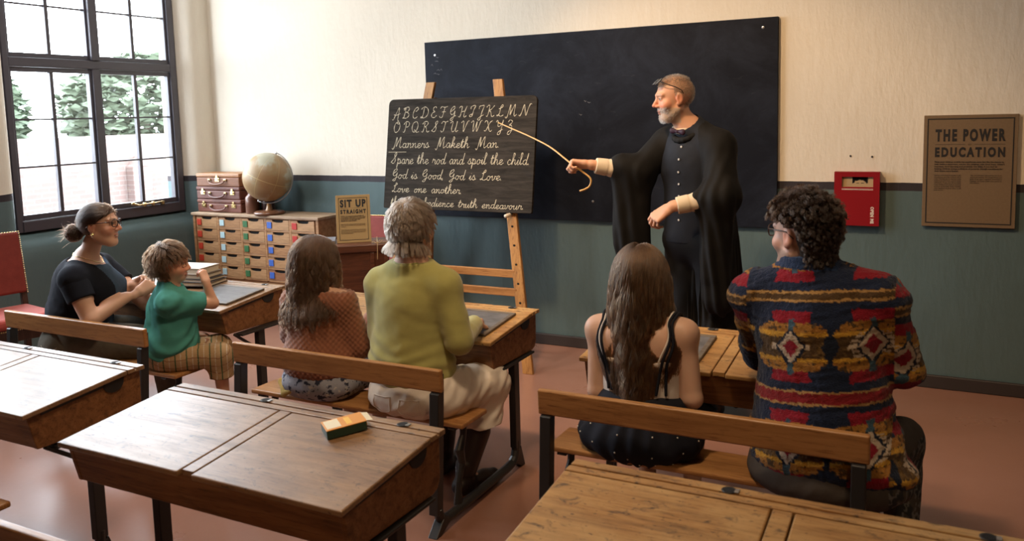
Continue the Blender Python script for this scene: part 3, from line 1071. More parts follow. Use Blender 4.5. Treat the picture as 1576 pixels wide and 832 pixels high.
pic = MB().box((-w_ / 2 + 0.040, -0.0315, h_ - 0.085), (w_ / 2 - 0.033, -0.0302, h_ - 0.028)).build('picture', mat('parchment_picture', (0.42, 0.30, 0.16), 0.7), t)
hb = MB()
px, pz = 0.016, h_ - 0.031
rr = random.Random(2)
for i in range(16):
    u = -0.036 + 0.072 * i / 15
    L = 0.012 + 0.018 * (abs(u) / 0.036) ** 1.5 + rr.uniform(-0.003, 0.005)
    hb.prism([(px + u - 0.004, pz - L), (px + u + 0.004, pz - L * 0.9), (px + u + 0.005, pz + 0.003), (px + u - 0.005, pz + 0.003)], 'y', -0.0325, -0.0316)
for sx in (-1, 1):
    hb.prism([(px + sx * 0.012 - 0.008, pz - 0.034), (px + sx * 0.012 + 0.008, pz - 0.034), (px + sx * 0.012 + 0.007, pz - 0.031), (px + sx * 0.012 - 0.007, pz - 0.031)], 'y', -0.0325, -0.0316)
hb.build('drawn_hair', M['print'], pic)
b = MB()
for z in (h_ - 0.096, h_ - 0.101):
    b.box((-w_ / 2 + 0.040, -0.0458, z), (w_ / 2 - 0.033, -0.0451, z + 0.002))
b.build('rule', M['whiteprint'], t)
b = MB()
vs, fs = text_mesh('OPEN ME', 0.030, bold=0.0014, spacing=1.15, align='LEFT')
xs = [v[0] for v in vs]
k = 0.094 / (max(xs) - min(xs))
b.add([(0.074 + v[2] * 0.78, -0.0452 + v[1], 0.108 - (v[0] - min(xs)) * k) for v in vs], fs)
b.build('lettering', M['whiteprint'], t)
b = MB()
for z0, z1, n in ((0.205, 0.268, 9), (0.055, 0.105, 6)):
    pts = []
    for i in range(n * 4):
        z = z1 - (z1 - z0) * i / (n * 4 - 1)
        pts.append((-w_ / 2 - 0.0006, -0.022 + 0.007 * math.sin(i * 1.9), z))
    b.tube(pts, 0.0011, 5)
b.build('side_script', M['whiteprint'], t)

for i, (x, z, lb) in enumerate(((-0.476, 1.284, 'small dark screw hole above the red panel, left of the pair'), (-0.364, 1.280, 'small dark screw hole above the red panel, right of the pair'))):
    tag(MB().lathe([(0.006, 0), (0.0055, 0.003), (0.003, 0.004)], 12).build('wall_plug', M['iron'], None, (x, YB - 0.0005, z), (math.pi / 2, 0, 0)), lb, 'wall plug', 'wall plugs above the red panel')

# ------------------------------------------------------------------ teacher's desk, its sign, chairs
t = thing('teachers_desk', 'tall red-brown wooden desk behind the person in green, tied with string', 'desk', (-3.21, 4.0725, 0), math.radians(37.5))
w_, d_, h_ = 0.400, 0.27, 0.80
b = MB()
b.box((-w_ / 2, 0, 0.05), (w_ / 2, 0.020, h_ - 0.055))
b.box((-w_ / 2, 0.020, 0.05), (-w_ / 2 + 0.020, d_, h_ - 0.055)).box((w_ / 2 - 0.020, 0.020, 0.05), (w_ / 2, d_, h_ - 0.055))
b.box((-w_ / 2 + 0.020, d_ - 0.02, 0.05), (w_ / 2 - 0.020, d_, h_ - 0.055)).box((-w_ / 2 + 0.020, 0.020, 0.05), (w_ / 2 - 0.020, d_ - 0.02, 0.07))
b.build('desk_body', M['mahog'], t, bevel=0.003)
MB().box((-w_ / 2 - 0.010, -0.012, h_ - 0.055), (w_ / 2 + 0.010, d_ + 0.008, h_ - 0.004)).build('desk_top', M['mahog'], t, bevel=0.008)
for xx in (-w_ / 2 + 0.004, 0.085, w_ / 2 - 0.030):
    MB().box((xx, -0.008, 0.05), (xx + 0.026, 0.0, h_ - 0.056)).build('moulding', M['mahog'], t, bevel=0.003)
for sx in (-1, 1):
    for yy in (0.02, d_ - 0.05):
        MB().box((sx * (w_ / 2 - 0.025) - 0.02, yy, 0), (sx * (w_ / 2 - 0.025) + 0.02, yy + 0.03, 0.05)).build('foot', M['mahog'], t)
MB().tube([(-0.17, -0.004, 0.52), (-0.16, -0.024, 0.51), (-0.13, -0.030, 0.503), (-0.10, -0.024, 0.51), (-0.09, -0.004, 0.52)], 0.008, 8).build('drawer_pull', M['iron'], t, smooth=True)
st = MB()
yq = -0.0155
st.tube([(0.128, yq, 0.70), (0.130, yq, 0.74), (0.132, yq, 0.793), (0.132, 0.0, 0.7985), (0.134, d_ + 0.006, 0.7985)], 0.0026, 6)
st.tube([(0.10, 0.06, 0.7985), (0.133, 0.0, 0.800), (0.20, 0.03, 0.7985)], 0.0026, 6)
for a, c in (((0.132, 0.0, 0.799), (0.165, -0.01, 0.818)), ((0.132, 0.0, 0.799), (0.100, -0.005, 0.816))):
    A, C = Vector(a), Vector(c)
    st.tube([A, (A + C) / 2 + Vector((0, 0, 0.010)), C, (A + C) / 2 - Vector((0, 0, 0.006)), A], 0.0024, 6)
st.build('string', mat('jute_string', (0.42, 0.28, 0.14), 0.9), t)
t = thing('notebook', 'thin pale notebook lying at the left end of the red-brown desk, beside the sign', 'notebook', (-3.395, 4.035, 0.7965), math.radians(37.5))
MB().box((-0.028, -0.03, 0.0), (0.045, 0.16, 0.003)).box((-0.028, -0.03, 0.019), (0.045, 0.16, 0.022)).box((-0.028, -0.03, 0.003), (-0.025, 0.16, 0.019)).build('cover', mat('grey_cover', (0.12, 0.12, 0.14), 0.5), t, bevel=0.001)
MB().box((-0.024, -0.026, 0.003), (0.041, 0.156, 0.019)).build('pages', mat('white_pages', (0.72, 0.70, 0.68), 0.9), t)

t = thing('table_sign', 'tan SIT UP STRAIGHT sign leaning back on the red-brown desk', 'sign')
t.matrix_world = trans(-3.2655, 4.1315, 0.7975) @ rotm('Z', math.radians(37.5)) @ rotm('X', math.radians(-12))
w_, h_ = 0.212, 0.300
MB().box((-w_ / 2, 0, 0), (w_ / 2, 0.013, h_)).build('sign_panel', M['kraft2'], t, bevel=0.0012)
yf = -0.0007
border(MB(), w_, h_, 0.0165, 0.0030, yf).build('border_line', M['print'], t)
b = MB()
put_text(b, 'SIT UP', 0, 0.226, 0.062, yf, 0.160, bold=0.0032, spacing=1.25)
b.build('headline', M['print'], t)
b = MB()
put_text(b, 'STRAIGHT', 0, 0.184, 0.033, yf, 0.158, bold=0.0019, spacing=1.4)
b.build('headline', M['print'], t)
b = MB()
b.box((-0.078, yf, 0.2165), (-0.03, yf + 0.0006, 0.2178)).box((-0.014, yf, 0.2165), (0.05, yf + 0.0006, 0.2178))
b.build('rule', M['print'], t)
b = MB()
for i, s in enumerate(['Children were expected to sit up straight and', 'not to speak in class unless they were asked', 'by the teacher. Slouching was punished and', 'writing had to be neat. Boys who', 'fidgeted were made to stand']):
    put_text(b, s, -0.078, 0.166 - 0.0078 * i, 0.0075, yf, [0.142, 0.152, 0.148, 0.12, 0.095][i], bold=0.0002, align='LEFT')
for i, s in enumerate(['Some sat with a board strapped to their backs', 'which held the shoulders up all through the day', 'of lessons.']):
    put_text(b, s, -0.078, 0.115 - 0.0076 * i, 0.0060, yf, [0.150, 0.150, 0.032][i], align='LEFT')
for i, s in enumerate(['Sit up, fold your arms and look at the teacher', 'just as they did in this room, and see how long', 'you can stay like that before you begin to', 'feel uncomfortable.']):
    put_text(b, s, -0.078, 0.080 - 0.0076 * i, 0.0060, yf, [0.152, 0.150, 0.145, 0.075][i], align='LEFT')
b.build('body_text', M['printfine'], t)

M['redleather'] = mat('red_leather', (0.20, 0.030, 0.022), 0.6, 0, 0.25)
_t = NT(M['redleather'])
_n = _t.noise(_t.coord('Object'), 14, 6, 0.7)
_t.l(_t.mix(_n, (0.13, 0.018, 0.014), (0.27, 0.048, 0.034)), _t.b.inputs['Base Color'])
_t.bump(_t.noise(_t.coord('Object'), 160, 4), 0.25, 0.002)
M['redcloth'] = fabric('red_seat_cloth', (0.36, 0.060, 0.045), 0.85, 260, 0.3, 0.4, 0.3)
M['darkwood'] = wood('dark_chair_wood', (0.022, 0.010, 0.007), (0.045, 0.019, 0.013), (0.075, 0.034, 0.022), 0.35, 'z')


def chair(label, loc, rz, seat_m, w=0.46, sh=0.46, bh=0.93):
    """upholstered upright chair facing local -y ... back at local +y"""
    t = thing('upholstered_chair', label, 'chair', loc, rz, 'red upholstered chairs')
    d = 0.44
    MB().prism([(-w / 2, -d / 2), (w / 2, -d / 2), (w / 2 - 0.02, d / 2 - 0.03), (-w / 2 + 0.02, d / 2 - 0.03)], 'z', sh - 0.035, sh + 0.035).build('seat_cushion', seat_m, t, bevel=0.03, seg=4)
    MB().box((-w / 2 + 0.005, -d / 2 + 0.005, sh - 0.10), (w / 2 - 0.005, d / 2 - 0.03, sh - 0.032)).build('seat_rail', M['darkwood'], t, bevel=0.004)
    tr = MB()
    for i in range(46):
        u = i / 45
        tr.ball((-w / 2 + w * u, -d / 2 - 0.001, sh - 0.032), 0.004, 4)
    tr.build('seat_nails', M['brass'], t)
    back = MB().box((-w / 2 + 0.02, -0.022, 0), (w / 2 - 0.02, 0.022, bh - sh - 0.10))
    o = back.build('back_cushion', M['redleather'], t, bevel=0.015, seg=3)
    TB = trans(0, d / 2 - 0.02, sh + 0.10) @ rotm('X', math.radians(-9))
    o.matrix_local = TB
    nb = MB()
    zt = bh - sh - 0.10
    for i in range(30):
        nb.ball((-w / 2 + 0.02 + (w - 0.04) * i / 29, -0.018, zt), 0.0045, 4)
        nb.ball((-w / 2 + 0.02 + (w - 0.04) * i / 29, 0.018, zt), 0.0045, 4)
        nb.ball((w / 2 - 0.02, 0.018, zt * i / 29), 0.0045, 4).ball((-w / 2 + 0.02, 0.018, zt * i / 29), 0.0045, 4)
        nb.ball((w / 2 - 0.02, -0.018, zt * i / 29), 0.0045, 4).ball((-w / 2 + 0.02, -0.018, zt * i / 29), 0.0045, 4)
    o = nb.build('back_nails', M['brass'], t)
    o.matrix_local = TB
    for sx in (-1, 1):
        MB().box((sx * (w / 2 - 0.035) - 0.018, -d / 2 + 0.008, 0), (sx * (w / 2 - 0.035) + 0.018, -d / 2 + 0.044, sh - 0.09)).build('leg', M['darkwood'], t, bevel=0.004)
        lg = MB().prism([(d / 2 - 0.01, 0), (d / 2 + 0.03, 0), (d / 2 - 0.005, sh - 0.02), (d / 2 + 0.03, bh - 0.20), (d / 2 - 0.0, bh - 0.20), (d / 2 - 0.045, sh - 0.02)], 'x', sx * (w / 2 - 0.035) - 0.016, sx * (w / 2 - 0.035) + 0.016)
        lg.build('leg', M['darkwood'], t, bevel=0.003)
    return t


chair('red leather chair with brass nails behind the red-brown desk', (-3.63, 4.62, 0), 0.0, M['redleather'], 0.46, 0.43, 0.872)
chair('red upholstered chair by the window wall at the left photo edge', (-4.86, 2.86, 0), math.radians(78), M['redcloth'], 0.48, 0.46, 0.935)

# ------------------------------------------------------------------ easel and chalked board
t = thing('easel', 'honey-coloured wooden blackboard easel standing by the back wall', 'easel', (-2.77, 4.415, 0))
top_y, top_z = 0.285, 1.79


def leg_at(sx, z):
    f = z / top_z
    return (sx * (0.555 + (0.245 - 0.555) * f) , top_y * f)


for sx in (-1, 1):
    x0, x1 = sx * 0.555, sx * 0.250
    b = MB()
    hw = 0.034
    b.add([(x0 - hw, -0.013, 0), (x0 + hw, -0.013, 0), (x0 + hw, 0.013, 0), (x0 - hw, 0.013, 0),
           (x1 - hw, top_y - 0.013, top_z), (x1 + hw, top_y - 0.013, top_z), (x1 + hw, top_y + 0.013, top_z), (x1 - hw, top_y + 0.013, top_z)],
          [(3, 2, 1, 0), (4, 5, 6, 7), (0, 1, 5, 4), (1, 2, 6, 5), (2, 3, 7, 6), (3, 0, 4, 7)])
    lg = b.build('leg', M['oakz'], t, bevel=0.003)
    hb = MB()
    for k in range(9):
        z = 0.42 + 0.115 * k
        f = z / top_z
        hb.lathe([(0.0075, 0), (0.0075, 0.002)], 12, trans(x0 + (x1 - x0) * f, top_y * f - 0.0135, z) @ rotm('X', math.pi / 2 + 0.16))
    hb.build('peg_hole', M['shadow'], lg)
for z in (0.478, 0.590):
    f = z / top_z
    xx = 0.555 + (0.250 - 0.555) * f - 0.02
    MB().box((-xx, top_y * f - 0.012, z - 0.024), (xx, top_y * f + 0.010, z + 0.024)).build('cross_rail', M['oak'], t, bevel=0.003)
for sx in (-1, 1):
    f = 0.955 / top_z
    xx = sx * (0.555 + (0.250 - 0.555) * f)
    MB().tube([(xx, top_y * f + 0.012, 0.955), (xx, top_y * f - 0.085, 0.950)], 0.012, 12).build('peg', mat('pale_peg', (0.55, 0.46, 0.35), 0.5), t, smooth=True)
bl = MB().add([(-0.285, top_y + 0.015, top_z - 0.1), (-0.235, top_y + 0.015, top_z - 0.1), (-0.235, top_y + 0.045, top_z - 0.1), (-0.285, top_y + 0.045, top_z - 0.1),
               (-0.535, 0.50, 0), (-0.485, 0.50, 0), (-0.485, 0.53, 0), (-0.535, 0.53, 0)], [(0, 1, 2, 3), (7, 6, 5, 4), (4, 5, 1, 0), (5, 6, 2, 1), (6, 7, 3, 2), (7, 4, 0, 3)])
bl.build('leg', M['oakz'], t, bevel=0.002)
MB().box((-0.27, top_y - 0.03, top_z - 0.27), (0.27, top_y - 0.01, top_z - 0.20)).build('cross_rail', M['oak'], t, bevel=0.003)

M['chalkboard'] = mat('dark_brown_chalkboard', (0.022, 0.019, 0.016), 0.85, 0, 0.12)
_t = NT(M['chalkboard'])
_n = _t.noise(_t.coord('Object', (1.5, 1.5, 12)), 3, 7, 0.7, 0.5)
_c = _t.ramp(_n, [(0.35, (0.016, 0.0135, 0.011)), (0.75, (0.055, 0.046, 0.038))])
_t.l(_c, _t.b.inputs['Base Color'])
lean = math.atan2(top_y, top_z)
fb = 0.962 / top_z
BOARD = thing('chalk_board', 'dark board on the easel chalked with alphabet and mottoes in script', 'blackboard', (0, 0, 0))
BW, BH = 1.100, 0.725
BOARD.matrix_world = trans(-2.775, 4.415 + top_y * fb - 0.0165, 0.9640) @ rotm('Y', math.radians(0.25)) @ rotm('X', -lean)
R_ = 0.035
pts = []
for cx_, cz_, a0 in ((BW / 2 - R_, BH - R_, 0), (-BW / 2 + R_, BH - R_, 90), (-BW / 2 + 0.012, 0.012, 180), (BW / 2 - 0.012, 0.012, 270)):
    rr_ = R_ if cz_ > 0.1 else 0.012
    for i in range(6):
        a = math.radians(a0 + 90 * i / 5)
        pts.append((cx_ + rr_ * math.cos(a), cz_ + rr_ * math.sin(a)))
MB().prism(pts, 'y', -0.022, 0.0).build('board_panel', M['chalkboard'], BOARD, bevel=0.002)
sm = MB()
for z in (0.475, 0.345, 0.235):
    sm.box((-BW / 2 + 0.004, -0.02225, z), (BW / 2 - 0.004, -0.0219, z + 0.0012))
sm.build('plank_joint', M['shadow'], BOARD)

# single-stroke script letters: lists of strokes of (x, y); x-height 0.42, ascender 1.0
G = {
 'a': (.46, [[(.36, .36), (.24, .43), (.10, .32), (.08, .12), (.18, .0), (.30, .10), (.37, .40), (.35, .10), (.40, .0), (.52, .12)]]),
 'b': (.42, [[(.0, .1), (.16, .5), (.22, .9), (.15, 1.0), (.10, .85), (.10, .1), (.20, .0), (.33, .12), (.32, .36), (.24, .42), (.34, .36), (.48, .38)]]),
 'c': (.38, [[(.32, .34), (.24, .43), (.10, .34), (.07, .12), (.17, .0), (.32, .05), (.44, .16)]]),
 'd': (.48, [[(.36, .36), (.24, .43), (.10, .32), (.08, .12), (.18, .0), (.30, .10), (.42, .60), (.46, 1.0), (.38, .40), (.36, .10), (.42, .0), (.54, .12)]]),
 'e': (.38, [[(.0, .10), (.20, .20), (.31, .34), (.24, .43), (.11, .34), (.08, .12), (.18, .0), (.32, .05), (.42, .16)]]),
 'h': (.46, [[(.0, .1), (.16, .5), (.24, .9), (.17, 1.0), (.12, .85), (.08, .0), (.10, .22), (.22, .41), (.32, .38), (.32, .12), (.38, .0), (.50, .12)]]),
 'i': (.24, [[(.02, .1), (.13, .42), (.10, .10), (.16, .0), (.28, .12)], [(.17, .60), (.18, .63)]]),
 'k': (.44, [[(.0, .1), (.16, .5), (.24, .9), (.17, 1.0), (.12, .85), (.08, .0), (.10, .20), (.22, .40), (.32, .38), (.28, .26), (.14, .20), (.26, .14), (.34, .0), (.48, .10)]]),
 'l': (.26, [[(.0, .1), (.14, .5), (.22, .9), (.15, 1.0), (.10, .85), (.09, .12), (.15, .0), (.28, .12)]]),
 'm': (.66, [[(.02, .36), (.10, .42), (.10, .0), (.14, .26), (.24, .42), (.31, .36), (.30, .0), (.34, .26), (.44, .42), (.52, .36), (.51, .10), (.57, .0), (.68, .12)]]),
 'n': (.46, [[(.02, .36), (.10, .42), (.10, .0), (.14, .26), (.26, .42), (.33, .36), (.32, .10), (.38, .0), (.50, .12)]]),
 'o': (.42, [[(.28, .42), (.12, .36), (.07, .14), (.18, .0), (.31, .12), (.32, .32), (.25, .42), (.33, .34), (.46, .36)]]),
 'p': (.44, [[(.02, .3), (.12, .48), (.10, .0), (.06, -.42), (.10, .16), (.22, .42), (.34, .32), (.32, .08), (.22, .0), (.14, .06), (.30, .02), (.46, .12)]]),
 'r': (.38, [[(.02, .1), (.11, .46), (.16, .36), (.30, .38), (.28, .12), (.34, .0), (.44, .12)]]),
 's': (.36, [[(.0, .08), (.18, .46), (.22, .34), (.29, .14), (.20, .0), (.08, .05), (.22, .02), (.40, .12)]]),
 't': (.30, [[(.02, .1), (.18, .80), (.12, .10), (.18, .0), (.32, .12)], [(.02, .52), (.30, .57)]]),
 'u': (.48, [[(.02, .30), (.10, .42), (.08, .10), (.16, .0), (.28, .10), (.36, .42), (.34, .10), (.40, .0), (.52, .12)]]),
 'v': (.42, [[(.02, .32), (.09, .42), (.12, .10), (.18, .0), (.30, .16), (.32, .40), (.34, .34), (.46, .38)]]),
 ',': (.18, [[(.06, .04), (.08, -.02), (.03, -.14)]]),
 '.': (.18, [[(.06, .01), (.085, .03), (.06, .03)]]),
 'A': (.78, [[(.0, -.10), (.10, -.12), (.24, .30), (.50, 1.0), (.52, .30), (.50, -.05), (.56, -.25), (.62, -.18)], [(.10, .36), (.30, .30), (.52, .38), (.66, .46)]]),
 'B': (.80, [[(.06, .86), (.16, .96), (.26, .92), (.22, .40), (.16, .02), (.06, .06)], [(.12, .70), (.26, .96), (.50, 1.0), (.58, .80), (.44, .58), (.28, .54), (.52, .48), (.62, .24), (.46, .02), (.24, .0), (.12, .10)]]),
 'C': (.68, [[(.30, .62), (.44, .70), (.52, .88), (.42, 1.0), (.22, .84), (.10, .44), (.16, .08), (.34, .0), (.54, .16)]]),
 'D': (.84, [[(.28, .92), (.26, .40), (.18, .04), (.06, .02), (.10, .12), (.30, .0), (.56, .12), (.70, .48), (.60, .84), (.34, 1.0), (.10, .90), (.04, .76)]]),
 'E': (.68, [[(.46, .86), (.36, 1.0), (.20, .90), (.20, .66), (.36, .54), (.18, .46), (.08, .22), (.20, .02), (.42, .04), (.54, .20)]]),
 'F': (.74, [[(.02, .80), (.14, .98), (.40, .92), (.66, 1.0)], [(.42, .92), (.36, .40), (.28, .04), (.12, .0), (.04, .14)], [(.20, .48), (.38, .52), (.54, .50)]]),
 'G': (.74, [[(.14, .50), (.44, .78), (.42, 1.0), (.22, .86), (.12, .50), (.26, .26), (.44, .36), (.52, .60), (.48, .10), (.36, -.24), (.18, -.20), (.40, .04), (.64, .18)]]),
 'H': (.88, [[(.02, .80), (.14, .96), (.26, .92), (.24, .40), (.16, .02), (.04, .06)], [(.68, 1.0), (.56, .60), (.50, .16), (.58, .0), (.72, .14)], [(.22, .44), (.40, .52), (.56, .52)]]),
 'I': (.58, [[(.06, .66), (.08, .88), (.26, .98), (.44, .96), (.32, .60), (.24, .10), (.10, .0), (.02, .14), (.30, .26)]]),
 'J': (.60, [[(.08, .70), (.12, .92), (.30, .98), (.48, .96), (.36, .40), (.28, -.20), (.14, -.30), (.10, -.16), (.34, .06), (.54, .16)]]),
 'K': (.82, [[(.02, .80), (.14, .96), (.26, .92), (.24, .40), (.16, .02), (.04, .06)], [(.66, .98), (.44, .66), (.24, .52), (.40, .44), (.50, .10), (.60, .0), (.74, .14)]]),
 'L': (.66, [[(.14, .66), (.34, .74), (.46, .90), (.38, 1.0), (.28, .80), (.24, .30), (.10, .04), (.04, .10), (.18, .12), (.36, .0), (.58, .12)]]),
 'M': (1.0, [[(.0, -.06), (.08, -.18), (.18, .06), (.32, .98), (.36, .40), (.38, .10), (.50, .56), (.68, 1.0), (.68, .40), (.70, .06), (.78, .0), (.90, .14)]]),
 'N': (.90, [[(.0, .06), (.10, .0), (.22, .40), (.34, .96), (.44, .50), (.56, .02), (.66, .50), (.80, 1.0), (.92, .98)]]),
 'O': (.78, [[(.34, .98), (.12, .80), (.06, .34), (.24, .0), (.52, .16), (.62, .60), (.48, .94), (.30, .96), (.36, .80), (.58, .82)]]),
 'P': (.70, [[(.28, .92), (.26, .40), (.18, .02), (.06, .04)], [(.06, .72), (.18, .94), (.42, 1.0), (.60, .82), (.52, .54), (.30, .48)]]),
 'Q': (.84, [[(.34, .98), (.12, .80), (.06, .34), (.24, .0), (.52, .16), (.62, .60), (.48, .94), (.30, .96)], [(.28, .22), (.42, .18), (.56, .0), (.76, .06)]]),
 'R': (.84, [[(.26, .90), (.24, .40), (.16, .02), (.04, .06)], [(.06, .74), (.20, .96), (.46, 1.0), (.58, .80), (.42, .56), (.28, .52), (.42, .44), (.54, .10), (.64, .0), (.78, .12)]]),
 'S': (.70, [[(.0, .08), (.24, .40), (.48, .84), (.44, 1.0), (.30, .86), (.34, .60), (.42, .26), (.28, .02), (.10, .06), (.06, .18)]]),
 'T': (.70, [[(.02, .78), (.14, .98), (.38, .92), (.62, 1.0)], [(.40, .92), (.34, .40), (.26, .04), (.10, .0), (.04, .14)]]),
 'U': (.86, [[(.02, .80), (.14, .96), (.24, .86), (.18, .30), (.28, .02), (.46, .10), (.60, .50), (.64, .96), (.58, .20), (.66, .0), (.80, .14)]]),
 'V': (.76, [[(.02, .80), (.14, .96), (.24, .86), (.26, .40), (.30, .0), (.46, .50), (.60, .92), (.72, .98)]]),
 'W': (1.06, [[(.02, .80), (.14, .96), (.24, .86), (.24, .40), (.28, .0), (.44, .44), (.56, .90), (.54, .40), (.60, .0), (.76, .50), (.88, .94), (1.0, .98)]]),
 'X': (.86, [[(.02, .80), (.12, .96), (.26, .90), (.38, .50), (.52, .08), (.64, .0), (.76, .12)], [(.72, .96), (.52, .80), (.36, .40), (.20, .04), (.06, .08)]]),
 'Y': (.84, [[(.04, .80), (.14, .96), (.22, .80), (.22, .48), (.38, .42), (.58, .70), (.64, .98), (.58, .30), (.48, -.26), (.30, -.30), (.34, -.08), (.70, .16)]]),
 'Z': (.72, [[(.10, .82), (.24, 1.0), (.46, .88), (.36, .66), (.22, .54), (.44, .48), (.48, .10), (.34, -.26), (.16, -.24), (.24, -.02), (.60, .14)]]),
}


def smooth_stroke(p, n=5):
    p = [Vector((a, b, 0)) for a, b in p]
    q = [p[0] * 2 - p[1]] + p + [p[-1] * 2 - p[-2]]
    out = []
    for i in range(1, len(q) - 2):
        for k in range(n):
            t = k / n
            a, b, c, d = q[i - 1], q[i], q[i + 1], q[i + 2]
            out.append(0.5 * ((2 * b) + (c - a) * t + (2 * a - 5 * b + 4 * c - d) * t * t + (3 * b - a - 3 * c + d) * t ** 3))
    out.append(p[-1])
    return out


def chalk_line(b, s, x0, x1, z, h, sp=0.34, capsp=None):
    adv = []
    x = 0.0
    for i, ch in enumerate(s):
        if ch == ' ':
            x += sp
            continue
        w = G[ch][0]
        adv.append((ch, x))
        x += w if ch.islower() or ch in ',.' else (w if capsp is None else w + capsp)
        if ch.isupper() and capsp is None:
            x -= 0.10
    k = (x1 - x0) / x
    for ch, cx_ in adv:
        for st in G[ch][1]:
            pts = smooth_stroke(st)
            jz = rnd.uniform(-0.02, 0.02)
            P = [(x0 + (cx_ + p.x + 0.10 * p.y) * k, -0.0223, z + (p.y + jz) * h) for p in pts]
            rs = [0.0019 + 0.0007 * math.sin(i * 0.9 + cx_ * 7) for i in range(len(P))]
            b.tube(P, rs, 6, flat=0.16, up0=(0, 1, 0))


CHALK = mat('yellowish_chalk', (0.45, 0.39, 0.28), 0.95)
hw = BW / 2
cb = MB()
chalk_line(cb, 'ABCDEFGHIJKLMN', -hw + 0.035, hw - 0.035, 0.598, 0.072, capsp=0.10)
cb.build('chalk_writing', CHALK, BOARD)
cb = MB()
chalk_line(cb, 'OPQRSTUVWXYZ', -hw + 0.045, hw - 0.135, 0.505, 0.070, capsp=0.16)
cb.build('chalk_writing', CHALK, BOARD)
cb = MB()
chalk_line(cb, 'Manners Maketh Man.', -hw + 0.045, hw - 0.245, 0.402, 0.070, sp=0.60)
cb.build('chalk_writing', CHALK, BOARD)
cb = MB()
chalk_line(cb, 'Spare the rod and spoil the child.', -hw + 0.040, hw - 0.030, 0.297, 0.072, sp=0.36)
cb.build('chalk_writing', CHALK, BOARD)
cb = MB()
chalk_line(cb, 'God is Good, God is Love.', -hw + 0.050, hw - 0.215, 0.198, 0.064, sp=0.38)
cb.build('chalk_writing', CHALK, BOARD)
cb = MB()
chalk_line(cb, 'Love one another.', -hw + 0.060, hw - 0.500, 0.108, 0.060, sp=0.50)
cb.build('chalk_writing', CHALK, BOARD)
cb = MB()
chalk_line(cb, 'th', -hw + 0.055, -hw + 0.110, 0.022, 0.058)
cb.build('chalk_writing', CHALK, BOARD)
cb = MB()
chalk_line(cb, 'obedience truth endeavour.', -hw + 0.285, hw - 0.055, 0.022, 0.056, sp=0.45)
cb.build('chalk_writing', CHALK, BOARD)
cb = MB()
cb.tube([(-hw + 0.018, -0.0226, 0.372), (-hw + 0.16, -0.0226, 0.374)], 0.0015, 5, flat=0.35, up0=(0, 1, 0))
cb.build('chalk_mark', CHALK, BOARD)
# ------------------------------------------------------------------ figures: smooth implicit surfaces turned into meshes
def V3(*a):
    return np.array(a, dtype=np.float64)


def unit(v):
    v = np.asarray(v, float)
    return v / np.linalg.norm(v)


class Body:
    """a list of soft shapes; each has a tag so that clothes can reuse the shapes they cover"""

    def __init__(s):
        s.p = []

    def cap(s, tag, a, b, r1, r2=None, k=0.02, flat=None):
        """tapered limb; flat = (direction, factor) squeezes the section"""
        s.p.append(('c', tag, np.array(a, float), np.array(b, float), r1, r1 if r2 is None else r2, k, flat))
        return s

    def ell(s, tag, c, r, k=0.02, R=None, sub=False):
        s.p.append(('e', tag, np.array(c, float), np.array(r, float), None if R is None else np.array(R, float), 0, k, sub))
        return s

    def pick(s, tags, grow=0.0):
        o = Body()
        for q in s.p:
            if q[1] in tags and not (q[0] == 'e' and q[7]):
                q = list(q)
                if q[0] == 'c':
                    q[4] += grow
                    q[5] += grow
                else:
                    q[3] = q[3] + grow
                o.p.append(tuple(q))
        return o


def _dist(q, X, Y, Z):
    if q[0] == 'c':
        _, _, a, b, r1, r2, k, flat = q
        ba = b - a
        L = max(ba @ ba, 1e-9)
        px, py, pz = X - a[0], Y - a[1], Z - a[2]
        t = np.clip((px * ba[0] + py * ba[1] + pz * ba[2]) / L, 0, 1)
        px, py, pz = px - t * ba[0], py - t * ba[1], pz - t * ba[2]
        if flat is not None:
            n, f = flat
            n = unit(n)
            g = (px * n[0] + py * n[1] + pz * n[2]) * (1 / f - 1)
            px, py, pz = px + g * n[0], py + g * n[1], pz + g * n[2]
        return np.sqrt(px * px + py * py + pz * pz) - (r1 + (r2 - r1) * t)
    _, _, c, r, R, _, k, sub = q
    px, py, pz = X - c[0], Y - c[1], Z - c[2]
    if R is not None:
        px, py, pz = (R[0][0] * px + R[1][0] * py + R[2][0] * pz, R[0][1] * px + R[1][1] * py + R[2][1] * pz, R[0][2] * px + R[1][2] * py + R[2][2] * pz)
    k0 = np.sqrt((px / r[0]) ** 2 + (py / r[1]) ** 2 + (pz / r[2]) ** 2)
    k1 = np.sqrt((px / r[0] ** 2) ** 2 + (py / r[1] ** 2) ** 2 + (pz / r[2] ** 2) ** 2)
    return k0 * (k0 - 1.0) / np.maximum(k1, 1e-6)


def _bounds(q):
    if q[0] == 'c':
        m = max(q[4], q[5])
        return np.minimum(q[2], q[3]) - m, np.maximum(q[2], q[3]) + m
    m = q[3] if q[4] is None else np.full(3, q[3].max())
    return q[2] - m, q[2] + m


